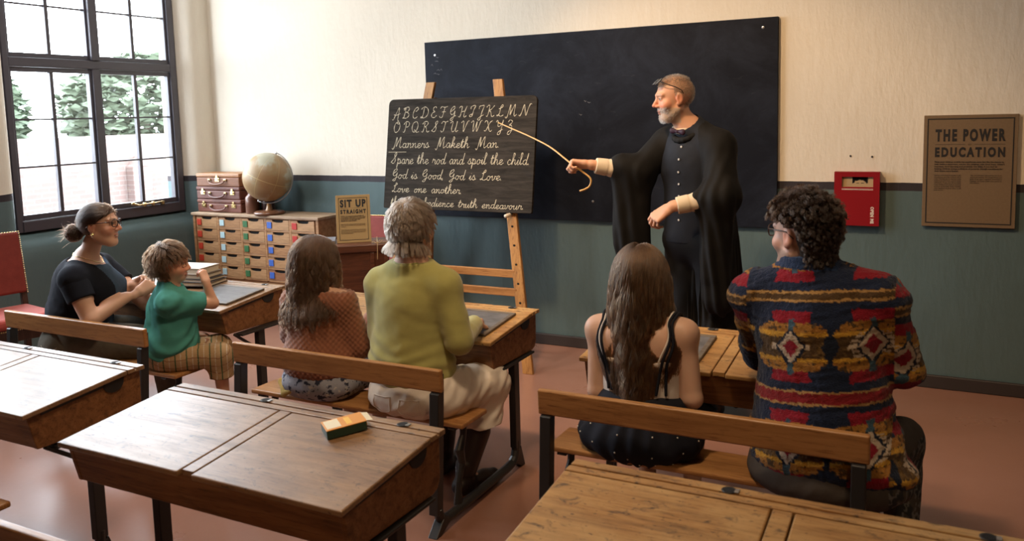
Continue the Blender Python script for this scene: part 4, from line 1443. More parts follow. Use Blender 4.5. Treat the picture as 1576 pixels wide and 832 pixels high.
def field(body, h, clips=(), pad=0.03):
    los, his = zip(*[_bounds(q) for q in body.p if not (q[0] == 'e' and q[7])])
    lo = np.min(los, 0) - pad
    hi = np.max(his, 0) + pad
    n = np.ceil((hi - lo) / h).astype(int) + 1
    D = np.full(n, 0.3, np.float32)
    ax = [(lo[i] + h * np.arange(n[i])).astype(np.float32) for i in range(3)]
    for q in body.p:
        k = q[6]
        sub = q[0] == 'e' and q[7]
        a, b = _bounds(q)
        m = k + 0.02
        i0 = np.clip(np.floor((a - m - lo) / h).astype(int), 0, n)
        i1 = np.clip(np.ceil((b + m - lo) / h).astype(int) + 1, 0, n)
        if np.any(i1 <= i0):
            continue
        sl = tuple(slice(i0[i], i1[i]) for i in range(3))
        X, Y, Z = ax[0][sl[0]][:, None, None], ax[1][sl[1]][None, :, None], ax[2][sl[2]][None, None, :]
        d = _dist(q, X, Y, Z).astype(np.float32)
        o = D[sl]
        if sub:
            hh = np.clip(0.5 - 0.5 * (o + d) / k, 0, 1)
            D[sl] = o * (1 - hh) - d * hh + k * hh * (1 - hh)
        elif k > 0:
            hh = np.clip(0.5 + 0.5 * (o - d) / k, 0, 1)
            D[sl] = o * (1 - hh) + d * hh - k * hh * (1 - hh)
        else:
            D[sl] = np.minimum(o, d)
    if clips:
        X, Y, Z = ax[0][:, None, None], ax[1][None, :, None], ax[2][None, None, :]
        for c in clips:
            D = np.maximum(D, c(X, Y, Z).astype(np.float32))
    return D, lo, h


def surface_nets(D, lo, h):
    inside = D < 0
    nx, ny, nz = D.shape
    cnt = np.zeros((nx - 1, ny - 1, nz - 1), np.uint8)
    for i in (0, 1):
        for j in (0, 1):
            for k in (0, 1):
                cnt += inside[i:nx - 1 + i, j:ny - 1 + j, k:nz - 1 + k]
    I, J, K = np.nonzero((cnt > 0) & (cnt < 8))
    vid = np.full(cnt.shape, -1, np.int32)
    vid[I, J, K] = np.arange(len(I))
    acc = np.zeros((len(I), 3))
    num = np.zeros(len(I))
    cor = [(i, j, k) for i in (0, 1) for j in (0, 1) for k in (0, 1)]
    vals = {c: D[I + c[0], J + c[1], K + c[2]].astype(np.float64) for c in cor}
    for a in cor:
        for d in range(3):
            if a[d] == 0:
                b = list(a)
                b[d] = 1
                b = tuple(b)
                va, vb = vals[a], vals[b]
                cr = (va < 0) != (vb < 0)
                t = np.where(cr, va / np.where(cr, va - vb, 1), 0)
                p = np.array(a, float)[None, :].repeat(len(I), 0)
                p[:, d] = t
                acc += p * cr[:, None]
                num += cr
    V = (np.stack([I, J, K], 1) + acc / num[:, None]) * h + lo
    quads = []
    for d in range(3):
        e = [1, 1, 1]
        sl0, sl1 = [slice(None)] * 3, [slice(None)] * 3
        sl0[d], sl1[d] = slice(0, -1), slice(1, None)
        s0, s1 = inside[tuple(sl0)], inside[tuple(sl1)]
        u, v = [(1, 2), (2, 0), (0, 1)][d]
        for flip in (False, True):
            q = (s0 & ~s1) if not flip else (~s0 & s1)
            P = np.stack(np.nonzero(q), 1)
            P = P[(P[:, u] > 0) & (P[:, v] > 0) & (P[:, u] < D.shape[u] - 1) & (P[:, v] < D.shape[v] - 1)]
            def cell(du, dv):
                c = P.copy()
                c[:, u] -= du
                c[:, v] -= dv
                return vid[c[:, 0], c[:, 1], c[:, 2]]
            f = np.stack([cell(1, 1), cell(0, 1), cell(0, 0), cell(1, 0)], 1)
            quads.append(f[:, ::-1] if flip else f)
    return V, np.concatenate(quads)


def vnormals(V, F):
    n = np.cross(V[F[:, 2]] - V[F[:, 0]], V[F[:, 3]] - V[F[:, 1]])
    N = np.zeros_like(V)
    for k in range(4):
        np.add.at(N, F[:, k], n)
    return N / np.maximum(np.linalg.norm(N, axis=1, keepdims=True), 1e-12)


def relax(V, F, it=2, w=0.5):
    for _ in range(it):
        A = np.zeros_like(V)
        c = np.zeros(len(V))
        for k in range(4):
            a, b = F[:, k], F[:, (k + 1) % 4]
            np.add.at(A, a, V[b])
            np.add.at(c, a, 1)
            np.add.at(A, b, V[a])
            np.add.at(c, b, 1)
        V = V * (1 - w) + w * A / c[:, None]
    return V


def wob(P, f, seed=0, oct=3):
    """cheap smooth 3-D noise in -1..1"""
    r = np.random.RandomState(seed)
    out = 0
    amp, tot = 1.0, 0
    for o in range(oct):
        s = 0
        for k in range(4):
            d, e = r.randn(3), r.randn(3)
            d /= np.linalg.norm(d)
            e /= np.linalg.norm(e)
            s = s + np.sin(P @ d * f * 6.28 + 1.7 * np.sin(P @ e * f * 4.1 + r.rand() * 6) + r.rand() * 6.28)
        out = out + amp * s / 4
        tot += amp
        amp *= 0.5
        f *= 2.1
    return out / tot


def to_object(name, V, F, material, parent, origin, color=None):
    me = bpy.data.meshes.new(name)
    V = V - np.asarray(origin)
    me.vertices.add(len(V))
    me.vertices.foreach_set('co', V.astype(np.float32).ravel())
    me.loops.add(len(F) * 4)
    me.loops.foreach_set('vertex_index', F.astype(np.int32).ravel())
    me.polygons.add(len(F))
    me.polygons.foreach_set('loop_start', np.arange(0, len(F) * 4, 4, dtype=np.int32))
    me.update(calc_edges=True)
    me.validate()
    if color is not None:
        at = me.color_attributes.new('Col', 'FLOAT_COLOR', 'POINT')
        c = np.ones((len(V), 4), np.float32)
        c[:, :3] = color
        at.data.foreach_set('color', c.ravel())
    me.shade_smooth()
    me.materials.append(material)
    return link(name, me, parent)


def skin_mesh(body, h, clips=(), smooth=1, disp=None):
    D, lo, h = field(body, h, clips)
    V, F = surface_nets(D, lo, h)
    if smooth:
        V = relax(V, F, smooth)
    if disp is not None:
        N = vnormals(V, F)
        V = V + N * disp(V, N)[:, None]
    return V, F


# ---- head: local frame x right, y forward, z up, origin at head centre
def head_frame(fwd, up):
    f = unit(fwd)
    r = unit(np.cross(f, up))
    u = np.cross(r, f)
    return np.stack([r, f, u])         # rows


def add_head(B, c, fwd, up=(0, 0, 1), s=1.0, child=False, female=False, nose=1.0, jaw=1.0):
    Rr = head_frame(fwd, up)
    c = np.array(c, float)

    def P(x, y, z):
        return c + s * (x * Rr[0] + y * Rr[1] + z * Rr[2])
    RT = Rr.T
    jw = (0.94 if female else 1.0) * jaw
    B.ell('head', P(0, -0.012, 0.030), np.array([0.0745, 0.093, 0.083]) * s, 0.03, RT)
    if child:
        B.ell('head', P(0, 0.028, -0.030), np.array([0.061, 0.058, 0.064]) * s, 0.03, RT)
        B.ell('head', P(0, 0.062, -0.070), np.array([0.022, 0.018, 0.017]) * s, 0.022, RT)
    else:
        B.ell('head', P(0, 0.026, -0.036), np.array([0.0575 * jw, 0.058, 0.070]) * s, 0.03, RT)
        B.ell('head', P(0, 0.062, -0.090), np.array([0.026 * jw, 0.020, 0.019]) * s, 0.026, RT)
        for sx in (-1, 1):
            B.cap('head', P(sx * 0.054 * jw, -0.005, -0.050), P(sx * 0.026 * jw, 0.055, -0.090), 0.016 * s, 0.015 * s, 0.025)
    for sx in (-1, 1):
        B.ell('head', P(sx * 0.040, 0.052, -0.022), np.array([0.026, 0.024, 0.024]) * s * (1.12 if child else 1), 0.02, RT)
        # brow and eye socket, then lid and eyeball
        B.cap('head', P(sx * 0.012, 0.080, 0.030), P(sx * 0.046, 0.066, 0.030), 0.0095 * s, 0.008 * s, 0.016)
        B.ell('head', P(sx * 0.031, 0.090, 0.011), np.array([0.017, 0.012, 0.0105]) * s, 0.014 * s, RT, True)
        B.ell('head', P(sx * 0.031, 0.0685, 0.011), np.array([0.0135, 0.0125, 0.0115]) * s, 0.003 * s, RT)
        B.cap('head', P(sx * 0.019, 0.0785, 0.0165), P(sx * 0.043, 0.0725, 0.0155), 0.0038 * s, 0.0036 * s, 0.003)
        B.cap('head', P(sx * 0.020, 0.0770, 0.0035), P(sx * 0.043, 0.0715, 0.0045), 0.0032 * s, 0.0030 * s, 0.004)
    # nose
    nl = nose
    B.cap('head', P(0, 0.079, 0.018), P(0, 0.079 + 0.025 * nl, -0.018), 0.0078 * s, 0.0105 * s, 0.012)
    for sx in (-1, 1):
        B.ell('head', P(sx * 0.0125, 0.086 + 0.004 * nl, -0.024), np.array([0.009, 0.011, 0.0075]) * s, 0.008, RT)
    # lips
    B.ell('head', P(0, 0.0815, -0.049), np.array([0.021, 0.0085, 0.0058]) * s, 0.006, RT)
    B.ell('head', P(0, 0.0800, -0.0605), np.array([0.018, 0.0085, 0.0065]) * s, 0.006, RT)
    # ears
    for sx in (-1, 1):
        B.ell('head', P(sx * 0.0765, -0.012, 0.000), np.array([0.0085, 0.0185, 0.0300]) * s, 0.006, RT @ np.array([[1, 0, 0], [0, 1, 0], [0, 0, 1]]))
        B.ell('head', P(sx * 0.086, -0.008, 0.003), np.array([0.006, 0.0095, 0.0165]) * s, 0.005, RT, True)
        B.ell('head', P(sx * 0.0745, -0.004, -0.024), np.array([0.007, 0.010, 0.010]) * s, 0.006, RT)
    return P, Rr


def head_local(V, c, Rr, s):
    return ((V - np.array(c)) @ Rr.T) / s


def gauss(x, w):
    return np.exp(-(x / w) ** 2)


def face_colors(V, c, Rr, s, base, brow, lip=(0.42, 0.15, 0.12), beard=None, scalp=None, scalp_test=None, blush=0.5):
    q = head_local(V, c, Rr, s)
    x, y, z = q[:, 0], q[:, 1], q[:, 2]
    col = np.tile(np.array(base, float), (len(V), 1))
    near = (np.abs(x) < 0.10) & (np.abs(y) < 0.14) & (z > -0.13) & (z < 0.15)

    def blend(f, cc):
        nonlocal col
        f = np.clip(f, 0, 1) * near
        col = col * (1 - f[:, None]) + np.array(cc) * f[:, None]
    front = (y > 0.03)
    red = np.array(base) * np.array([1.08, 0.66, 0.60])
    blend(blush * gauss(np.abs(x) - 0.045, 0.026) * gauss(z + 0.022, 0.026) * front, red)
    blend(blush * gauss(x, 0.018) * gauss(z + 0.018, 0.02) * (y > 0.075), red)
    blend(0.6 * (np.abs(x) > 0.068) * gauss(z, 0.03) * gauss(y + 0.01, 0.03), red)
    if beard is not None:
        m = (z < -0.030 - 0.9 * np.maximum(0, 0.055 - y) * 0.3) & (y > -0.01) & (z > -0.118)
        m = m & ~((np.abs(x) < 0.019) & (z > -0.066) & (z < -0.046) & (y > 0.07))
        nz = 0.5 + 0.5 * wob(q, 60, 4, 2)
        blend(m * np.clip((-0.026 - z) / 0.02, 0, 1) * (0.55 + 0.4 * nz), beard)
    blend(0.85 * (np.abs(x) < 0.021) * gauss(z + 0.0485, 0.0048) * (y > 0.072), lip)
    blend(0.85 * (np.abs(x) < 0.018) * gauss(z + 0.0605, 0.0055) * (y > 0.072), lip)
    blend(0.9 * (np.abs(x) < 0.021) * gauss(z + 0.0545, 0.0022) * (y > 0.068), (0.06, 0.02, 0.02))
    bz = 0.0345 + 0.10 * (np.abs(x) - 0.012) * (np.abs(x) < 0.035) - 0.12 * np.maximum(0, np.abs(x) - 0.035)
    blend(0.75 * gauss(z - bz, 0.0045) * (np.abs(x) > 0.011) * (np.abs(x) < 0.050) * (y > 0.05), brow)
    # eye: lash line and white with iris
    for sx in (-1, 1):
        ex, ez = x - sx * 0.031, z - 0.011
        ez = ez + 0.001
        eye = ((ex / 0.0135) ** 2 + (ez / 0.0040) ** 2 < 1) & (y > 0.060)
        rim = ((ex / 0.0160) ** 2 + (ez / 0.0078) ** 2 < 1) & (y > 0.055) & ~eye
        blend(0.75 * rim * (ez > 0.001), (0.05, 0.03, 0.025))
        blend(0.3 * rim, np.array(base) * 0.5)
        blend(0.9 * eye, (0.36, 0.31, 0.28))
        blend(0.95 * ((ex ** 2 + ez ** 2 < 0.0066 ** 2) & (y > 0.058)), (0.07, 0.05, 0.04))
    if scalp is not None:
        blend(1.0 * scalp_test(x, y, z), scalp)
    return col


# ---- hand: palm from wrist towards fingers; 'back' is the dorsal normal, 'thumb' the side of the thumb
def add_hand(B, tg, wrist, fwd, back, thumbside=1, s=1.0, curl=(25, 30, 25), curls=None, thumb=(35, 20), spread=4.0, tspread=40):
    """curl: bend in degrees at the three joints of each finger (towards the palm); curls: one triple per finger"""
    f = unit(fwd)
    b = np.array(back, float)
    b = unit(b - f * (b @ f))
    t = np.cross(b, f) * thumbside     # towards the thumb
    w = np.array(wrist, float)
    L = [0.078, 0.086, 0.080, 0.063]
    R = [0.0085, 0.0088, 0.0084, 0.0074]
    xs = [0.028, 0.0095, -0.0095, -0.027]
    ys = [0.088, 0.092, 0.087, 0.078]
    tips = []
    B.cap(tg, w - f * 0.02 * s, w + f * 0.015 * s, 0.026 * s, 0.027 * s, 0.012, (b, 0.72))
    for i in range(4):
        kn = w + s * (t * xs[i] + f * ys[i] + b * 0.002)
        B.cap(tg, w + s * (t * xs[i] * 0.62 + f * 0.018), kn, 0.0145 * s, 0.0112 * s, 0.012)
        a = math.radians(-spread * (i - 1.4))
        fd = unit(f * math.cos(a) - t * math.sin(-a) * 1.0)
        ang = 0.0
        p = kn
        cs = curls[i] if curls else curl
        seg = [0.46, 0.30, 0.24]
        rr = R[i]
        for j in range(3):
            ang += math.radians(cs[j])
            d = fd * math.cos(ang) - b * math.sin(ang)
            q = p + d * L[i] * seg[j] * s
            B.cap(tg, p, q, rr * s, rr * 0.92 * s, 0.0035)
            p = q
            rr *= 0.92
        tips.append(p)
    B.cap(tg, w + s * (t * 0.016 + f * 0.020 - b * 0.006), w + s * (t * 0.030 + f * 0.050 - b * 0.010), 0.017 * s, 0.0135 * s, 0.014)
    a = math.radians(tspread)
    d0 = unit(t * math.sin(a) + f * math.cos(a) - b * math.sin(math.radians(thumb[0])) * 0.9)
    p = w + s * (t * 0.030 + f * 0.045 - b * 0.010)
    q = p + d0 * 0.036 * s
    B.cap(tg, p, q, 0.0115 * s, 0.0098 * s, 0.006)
    d1 = unit(d0 * math.cos(math.radians(thumb[1])) + (f * 0.6 - t * 0.6 - b * 0.4) * math.sin(math.radians(thumb[1])))
    B.cap(tg, q, q + d1 * 0.030 * s, 0.0098 * s, 0.0082 * s, 0.004)
    tips.append(q + d1 * 0.030 * s)
    return tips


# ---- hair
def hair_material(name, col, rough=0.32, var=0.35):
    m = mat(name, col, 0.45)
    nt = m.node_tree
    h = nt.nodes.new('ShaderNodeBsdfHairPrincipled')
    h.parametrization = 'COLOR'
    h.inputs['Roughness'].default_value = rough
    h.inputs['Radial Roughness'].default_value = 0.45
    h.inputs['Random Roughness'].default_value = 0.2
    hi = nt.nodes.new('ShaderNodeHairInfo')
    r = nt.nodes.new('ShaderNodeValToRGB')
    r.color_ramp.elements[0].color = (*[c * (1 - var) for c in col], 1)
    r.color_ramp.elements[1].color = (*[min(1, c * (1 + var)) for c in col], 1)
    nt.links.new(hi.outputs['Random'], r.inputs['Fac'])
    nt.links.new(r.outputs['Color'], h.inputs['Color'])
    nt.links.new(h.outputs[0], nt.nodes['Material Output'].inputs['Surface'])
    return m


def strands(name, P, material, parent, origin, r0=0.0006, r1=0.0002):
    """P: (n, m, 3) points"""
    n, m, _ = P.shape
    cu = bpy.data.hair_curves.new(name)
    cu.add_curves([m] * n)
    cu.attributes['position'].data.foreach_set('vector', (P - np.asarray(origin)).astype(np.float32).ravel())
    ra = cu.attributes.get('radius') or cu.attributes.new('radius', 'FLOAT', 'POINT')
    ra.data.foreach_set('value', np.tile(np.linspace(r0, r1, m) ** 1.0, n).astype(np.float32))
    cu.materials.append(material)
    return link(name, cu, parent)


def sample_scalp(n, test, seed=1):
    """roots on the unit cranium, in head-local metres, with normals"""
    r = np.random.RandomState(seed)
    c, rad = np.array([0, -0.012, 0.030]), np.array([0.0755, 0.094, 0.084])
    out, nor = [], []
    got = 0
    while got < n:
        d = r.randn(n * 2, 3)
        d /= np.linalg.norm(d, axis=1, keepdims=True)
        q = c + d * rad
        k = test(q[:, 0], q[:, 1], q[:, 2])
        out.append(q[k])
        nn = d[k] / rad
        nor.append(nn / np.linalg.norm(nn, axis=1, keepdims=True))
        got += k.sum()
    return np.concatenate(out)[:n], np.concatenate(nor)[:n]


def push(P, coll):
    for q in coll:
        c, r, R = q
        d = (P - c) @ R.T if R is not None else P - c
        k = np.linalg.norm(d / r, axis=-1)
        ins = k < 1
        if ins.any():
            dd = d[ins] / np.maximum(k[ins][:, None], 1e-3)
            P[ins] = c + (dd @ R if R is not None else dd)
    return P


def grow(roots, dirs, length, m, coll, grav=0.5, keep=0.75, seed=0, jitter=0.0):
    """strands that fall under gravity and slide over the colliders (world space)"""
    n = len(roots)
    r = np.random.RandomState(seed)
    L = length if np.ndim(length) else np.full(n, length)
    step = (L / (m - 1))[:, None]
    P = np.zeros((n, m, 3))
    P[:, 0] = roots
    d = dirs.copy()
    for i in range(1, m):
        d = d * keep + np.array([0, 0, -1.0]) * grav + r.randn(n, 3) * jitter
        d /= np.linalg.norm(d, axis=1, keepdims=True)
        q = P[:, i - 1] + d * step
        q = push(q, coll)
        v = q - P[:, i - 1]
        d = v / np.maximum(np.linalg.norm(v, axis=1, keepdims=True), 1e-9)
        P[:, i] = P[:, i - 1] + d * step
        P[:, i] = push(P[:, i], coll)
    return P


def clump(P, ncl, amt, seed=0, start=0.2, wave=0.0, wl=0.10, wave2=0.0):
    """pull strands into locks and give each lock its own wave"""
    r = np.random.RandomState(seed)
    n, m, _ = P.shape
    cid = r.choice(n, min(ncl, n), replace=False)
    A = P[:, m // 3]
    lab = np.empty(n, int)
    for i in range(0, n, 2000):
        lab[i:i + 2000] = np.argmin(((A[i:i + 2000, None] - A[cid][None]) ** 2).sum(-1), 1)
    u = np.linspace(0, 1, m)
    wgt = amt * np.clip((u - start) / (1 - start), 0, 1) ** 0.8
    G_ = P[cid][lab]
    Q = P * (1 - wgt[None, :, None]) + G_ * wgt[None, :, None]
    if wave or wave2:
        s = np.cumsum(np.linalg.norm(np.diff(P, axis=1, prepend=P[:, :1]), axis=2), axis=1)
        ph = r.rand(len(cid))[lab] * 6.28
        ph2 = r.rand(len(cid))[lab] * 6.28
        k = 2 * math.pi / (wl * (0.8 + 0.4 * r.rand(len(cid))[lab]))
        t = np.gradient(Q, axis=1)
        t /= np.maximum(np.linalg.norm(t, axis=2, keepdims=True), 1e-9)
        a = np.cross(t, np.array([0.3, -1.0, 0.2]))
        a /= np.maximum(np.linalg.norm(a, axis=2, keepdims=True), 1e-9)
        b = np.cross(a, t)
        am = np.clip((u - 0.05) / 0.35, 0, 1)[None, :, None]
        Q = Q + a * (wave * np.sin(s * k[:, None] + ph[:, None]))[..., None] * am + b * (wave2 * np.cos(s * k[:, None] + ph2[:, None]))[..., None] * am
    return Q


def ecol(c, r, Rr=None):
    return (np.array(c, float), np.array(r, float), Rr)
# ------------------------------------------------------------------ people
SKIN = vcol('skin', 0.48, 0.4, (220, 0.12, 0.001), 0.12)
VC_CLOTH = vcol('patterned_cloth', 0.9, 0.15, (420, 0.35, 0.002), 0.0, 0.0, 0.25)
VC_FLEECE = vcol('patterned_fleece', 0.95, 0.1, (210, 0.9, 0.005), 0.0, 0.15, 0.3)


def seated_parts(B, J, d):
    """shared anatomy; J joints, d sizes"""
    pel, bel, che, nk = J['pel'], J['bel'], J['che'], J['neck']
    Rt = J.get('R')
    B.ell('pelvis', pel, d['pel'], 0.04, Rt)
    B.ell('torso', bel, d['bel'], 0.06, Rt)
    B.ell('torso', che, d['che'], 0.06, Rt)
    B.cap('torso', J['shL'], J['shR'], d['sh'], None, 0.05)
    nb = np.array(nk)
    for sd in ('L', 'R'):
        B.cap('torso', nb + np.array([0, 0, 0.015]), J['sh' + sd], d['nk'] * 0.85, d['sh'] * 0.8, 0.04)
    B.cap('neck', nb - np.array([0, 0, 0.03]), J['headbase'], d['nk'], d['nk'] * 0.94, 0.03)
    for sd in ('L', 'R'):
        a = d['arm']
        B.cap('uarm' + sd, J['sh' + sd], J['el' + sd], a * 1.08, a * 0.86, 0.03)
        B.cap('farm' + sd, J['el' + sd], J['wr' + sd], a * 0.86, a * 0.56, 0.012)
        l = d['leg']
        B.cap('thigh' + sd, J['hip' + sd], J['kn' + sd], l, l * 0.72, 0.05)
        B.cap('calf' + sd, J['kn' + sd], J['an' + sd], l * 0.68, l * 0.40, 0.02)
        an, to = np.array(J['an' + sd]), np.array(J['to' + sd])
        B.cap('foot' + sd, an - np.array([0, 0, 0.03]), an * 0.3 + to * 0.7 - np.array([0, 0, 0.004]), l * 0.34, l * 0.22, 0.015)
    return B


def above(z):
    return lambda X, Y, Z: (z - Z) + 0 * X + 0 * Y


def below(z):
    return lambda X, Y, Z: (Z - z) + 0 * X + 0 * Y


def side(p, n):
    """keep the side of point p that n points to"""
    p, n = np.array(p, float), unit(n)
    return lambda X, Y, Z: -((X - p[0]) * n[0] + (Y - p[1]) * n[1] + (Z - p[2]) * n[2])


def not_ell(c, r):
    return lambda X, Y, Z: (1.0 - np.sqrt(((X - c[0]) / r[0]) ** 2 + ((Y - c[1]) / r[1]) ** 2 + ((Z - c[2]) / r[2]) ** 2)) * min(r)


def hem_cut(sh, el, frac, rad):
    """ends a sleeve square across the arm"""
    sh, el = np.array(sh, float), np.array(el, float)
    L = np.linalg.norm(el - sh)
    ax = (el - sh) / L

    def c(X, Y, Z):
        px, py, pz = X - sh[0], Y - sh[1], Z - sh[2]
        t = px * ax[0] + py * ax[1] + pz * ax[2]
        d2 = px * px + py * py + pz * pz - t * t
        return np.where((d2 < rad * rad) & (t > (frac - 0.25) * L), t - frac * L, -1)
    return c


def person(label, base):
    return thing('person', label, 'person', base)


def glasses(parent, origin, P, col_m, lens=True, w=0.024, hgt=0.019, y0=0.098, z0=0.012, tip=-0.012):
    b = MB()
    for sx in (-1, 1):
        ring = []
        for i in range(16):
            a = 2 * math.pi * i / 16
            cx_, cz_ = math.cos(a), math.sin(a)
            ring.append(P(sx * 0.033 + w * abs(cx_) ** 0.7 * (1 if cx_ > 0 else -1), y0 - 0.012 * abs(sx * 0.033 + w * cx_) / 0.05, z0 + hgt * abs(cz_) ** 0.7 * (1 if cz_ > 0 else -1)) - np.array(origin))
        b.tube(ring, 0.0023, 6, closed=True)
        b.tube([np.array(P(*q)) - np.array(origin) for q in [(sx * 0.057, y0 - 0.012, z0 + 0.008), (sx * 0.073, y0 - 0.03, z0 + 0.008), (sx * 0.080, 0.02, z0 + 0.006), (sx * 0.0815, tip, z0 + 0.004), (sx * 0.080, tip - 0.025, z0 - 0.015)]], 0.0022, 6)
    b.tube([np.array(P(*q)) - np.array(origin) for q in [(-0.010, y0, z0 + 0.005), (0, y0 + 0.003, z0 + 0.008), (0.010, y0, z0 + 0.005)]], 0.002, 6)
    o = b.build('glasses', col_m, parent, smooth=True)
    return o


def laces_shoe(name, parent, origin, an, to, r, m):
    B = Body()
    an, to = np.array(an, float), np.array(to, float)
    f = unit((to - an) * np.array([1, 1, 0]))
    heel = an - f * 0.03
    B.cap('s', (heel[0], heel[1], 0.038), (to[0], to[1], 0.030), 0.040 * r, 0.034 * r, 0.02)
    B.cap('s', an + np.array([0, 0, 0.03]), (an[0], an[1], 0.05), 0.044 * r, 0.042 * r, 0.02)
    B.cap('s', (to[0], to[1], 0.030), tuple(np.array((to[0], to[1], 0.028)) + f * 0.05), 0.036 * r, 0.030 * r, 0.02)
    V, F = skin_mesh(B, 0.005, [above(0.004)], 1)
    return to_object(name, V, F, m, parent, origin)


def hair_cap(name, c, Rr, s, test, m, parent, origin, grow_=0.006, h=0.004, extra=None):
    B = Body()
    RT = Rr.T
    cc = np.array(c) + s * (-0.012 * Rr[1] + 0.030 * Rr[2])
    B.ell('h', cc, (np.array([0.0745, 0.093, 0.083]) + grow_) * s, 0.01, RT)
    if extra:
        extra(B)

    def clip(X, Y, Z):
        dx, dy, dz = X - c[0], Y - c[1], Z - c[2]
        x = (dx * Rr[0][0] + dy * Rr[0][1] + dz * Rr[0][2]) / s
        y = (dx * Rr[1][0] + dy * Rr[1][1] + dz * Rr[1][2]) / s
        z = (dx * Rr[2][0] + dy * Rr[2][1] + dz * Rr[2][2]) / s
        return test(x, y, z) * s
    V, F = skin_mesh(B, h, [clip], 1)
    N = vnormals(V, F)
    V = V + N * (wob(V, 18, 3, 2) * 0.0025)[:, None]
    return to_object(name, V, F, m, parent, origin)


def to_world(q, c, Rr, s):
    return np.array(c) + s * (q @ Rr)


BASE = (0.60, 0.36, 0.255)

# ================================================================= person in the green jumper (front bench, right end)
def person_green():
    O = (-1.885, 2.72, 0.389)
    t = person('person with short grey hair in a green jumper and white trousers, seated seen from behind', O)
    hc = (-1.878, 2.745, 1.128)
    J = dict(pel=(-1.880, 2.735, 0.475), bel=(-1.900, 2.735, 0.640), che=(-1.888, 2.735, 0.825), neck=(-1.880, 2.730, 0.985), headbase=(-1.878, 2.740, 1.075),
             shL=(-2.035, 2.735, 0.893), shR=(-1.730, 2.735, 0.906), elL=(-2.055, 2.745, 0.700), elR=(-1.665, 2.725, 0.695), wrL=(-2.020, 2.965, 0.690), wrR=(-1.735, 2.955, 0.700),
             hipL=(-1.975, 2.745, 0.468), hipR=(-1.775, 2.745, 0.468), knL=(-1.955, 3.100, 0.440), knR=(-1.700, 3.040, 0.435), anL=(-1.935, 3.000, 0.085), anR=(-1.745, 2.870, 0.090), toL=(-1.935, 3.10, 0.03), toR=(-1.715, 2.975, 0.03))
    d = dict(pel=np.array([0.185, 0.125, 0.105]), bel=np.array([0.165, 0.118, 0.17]), che=np.array([0.155, 0.108, 0.15]), sh=0.047, nk=0.054, arm=0.048, leg=0.085)
    B = seated_parts(Body(), J, d)
    P, Rr = add_head(B, hc, (0.12, 0.99, -0.02), (0, 0, 1), 0.97, female=True)
    add_hand(B, 'handL', J['wrL'], (0.3, 0.95, -0.05), (0, 0.05, 1), 1, 0.92, (22, 25, 18))
    add_hand(B, 'handR', J['wrR'], (-0.4, 0.9, -0.05), (0, 0.05, 1), -1, 0.92, (22, 25, 18))
    V, F = skin_mesh(B, 0.0045)
    test = lambda x, y, z: (z > 0.00) & (y < 0.05)
    col = face_colors(V, hc, Rr, 0.97, BASE, (0.35, 0.30, 0.25), scalp=(0.42, 0.37, 0.32), scalp_test=lambda x, y, z: ((z > -0.03 - 0.9 * np.clip(-y, -0.1, 0.06)) & (y < 0.055) & (np.abs(x) < 0.08)) * 1.0)
    to_object('body', V, F, SKIN, t, O, col)
    # jumper
    C = B.pick({'torso', 'uarmL', 'uarmR', 'farmL', 'farmR'}, 0.013)
    C.ell('x', (-1.900, 2.735, 0.560), (0.190, 0.132, 0.115), 0.05)
    C.cap('x', np.array(J['neck']) + V3(0, 0, -0.02), np.array(J['neck']) + V3(0, 0, 0.022), 0.064, 0.061, 0.02)

    def disp(V_, N):
        w1 = wob(V_ * V3(1, 1, 2.4), 5.5, 11, 2)
        low = np.clip((0.75 - V_[:, 2]) / 0.2, 0, 1)
        fold = np.sin((V_[:, 2] + 0.35 * (V_[:, 0] + 1.88) * np.sign(V_[:, 0] + 1.88) * -1) * 105 + 2.2 * wob(V_, 3, 8, 2))
        return w1 * 0.0035 + fold * low * 0.0034 * (np.abs(V_[:, 0] + 1.89) < 0.2)
    V, F = skin_mesh(C, 0.005, [lambda X, Y, Z: (0.448 + 0.10 * (X + 1.94) - Z) + 0 * Y, lambda X, Y, Z: Z - 1.003 - 0.12 * (Y - 2.73) + 0 * X, side(np.array(J['wrL']) + V3(-.015, -.04, 0), (0.0, -1, 0)) if False else above(0.3)], 1, disp)
    gm = fabric('green_jumper', (0.40, 0.375, 0.125), 0.88, 420, 0.18, 0.25, 0.35)
    jumper = to_object('jumper', V, F, gm, t, O)
    nb = MB()
    ring = [(J['neck'][0] + 0.066 * math.cos(a) - O[0], J['neck'][1] + 0.064 * math.sin(a) - O[1], 1.002 + 0.12 * 0.064 * math.sin(a) - O[2]) for a in [2 * math.pi * i / 32 for i in range(32)]]
    nb.tube(ring, 0.0055, 8, closed=True).build('neckband', gm, jumper, smooth=True)
    # trousers, wide and cropped
    C = B.pick({'pelvis', 'thighL', 'thighR'}, 0.012)
    for sd in ('L', 'R'):
        kn, an = np.array(J['kn' + sd]), np.array(J['an' + sd])
        C.cap('x', kn, kn + (an - kn) * 0.52 + V3(0.01, 0.0, 0), 0.066, 0.084, 0.03)
    C.ell('x', (-1.885, 2.73, 0.44), (0.205, 0.14, 0.065), 0.04)
    C.cap('x', (-1.75, 2.80, 0.455), (-1.695, 3.00, 0.445), 0.085, 0.072, 0.05)

    def disp2(V_, N):
        return 0.0022 * np.sin((V_[:, 0] * 0.6 + V_[:, 1] * 0.8 - V_[:, 2]) * 80 + 5 * wob(V_, 4, 5, 2)) + 0.0045 * wob(V_, 7, 6, 2)
    V, F = skin_mesh(C, 0.005, [lambda X, Y, Z: (0.275 - Z) + 0 * X + 0 * Y, lambda X, Y, Z: np.where(Y < 2.88, 0.388 - Z, -1) + 0 * X], 1, disp2)
    tm = fabric('white_trousers', (0.78, 0.70, 0.61), 0.9, 600, 0.1, 0.15)
    tr = to_object('trousers', V, F, tm, t, O)
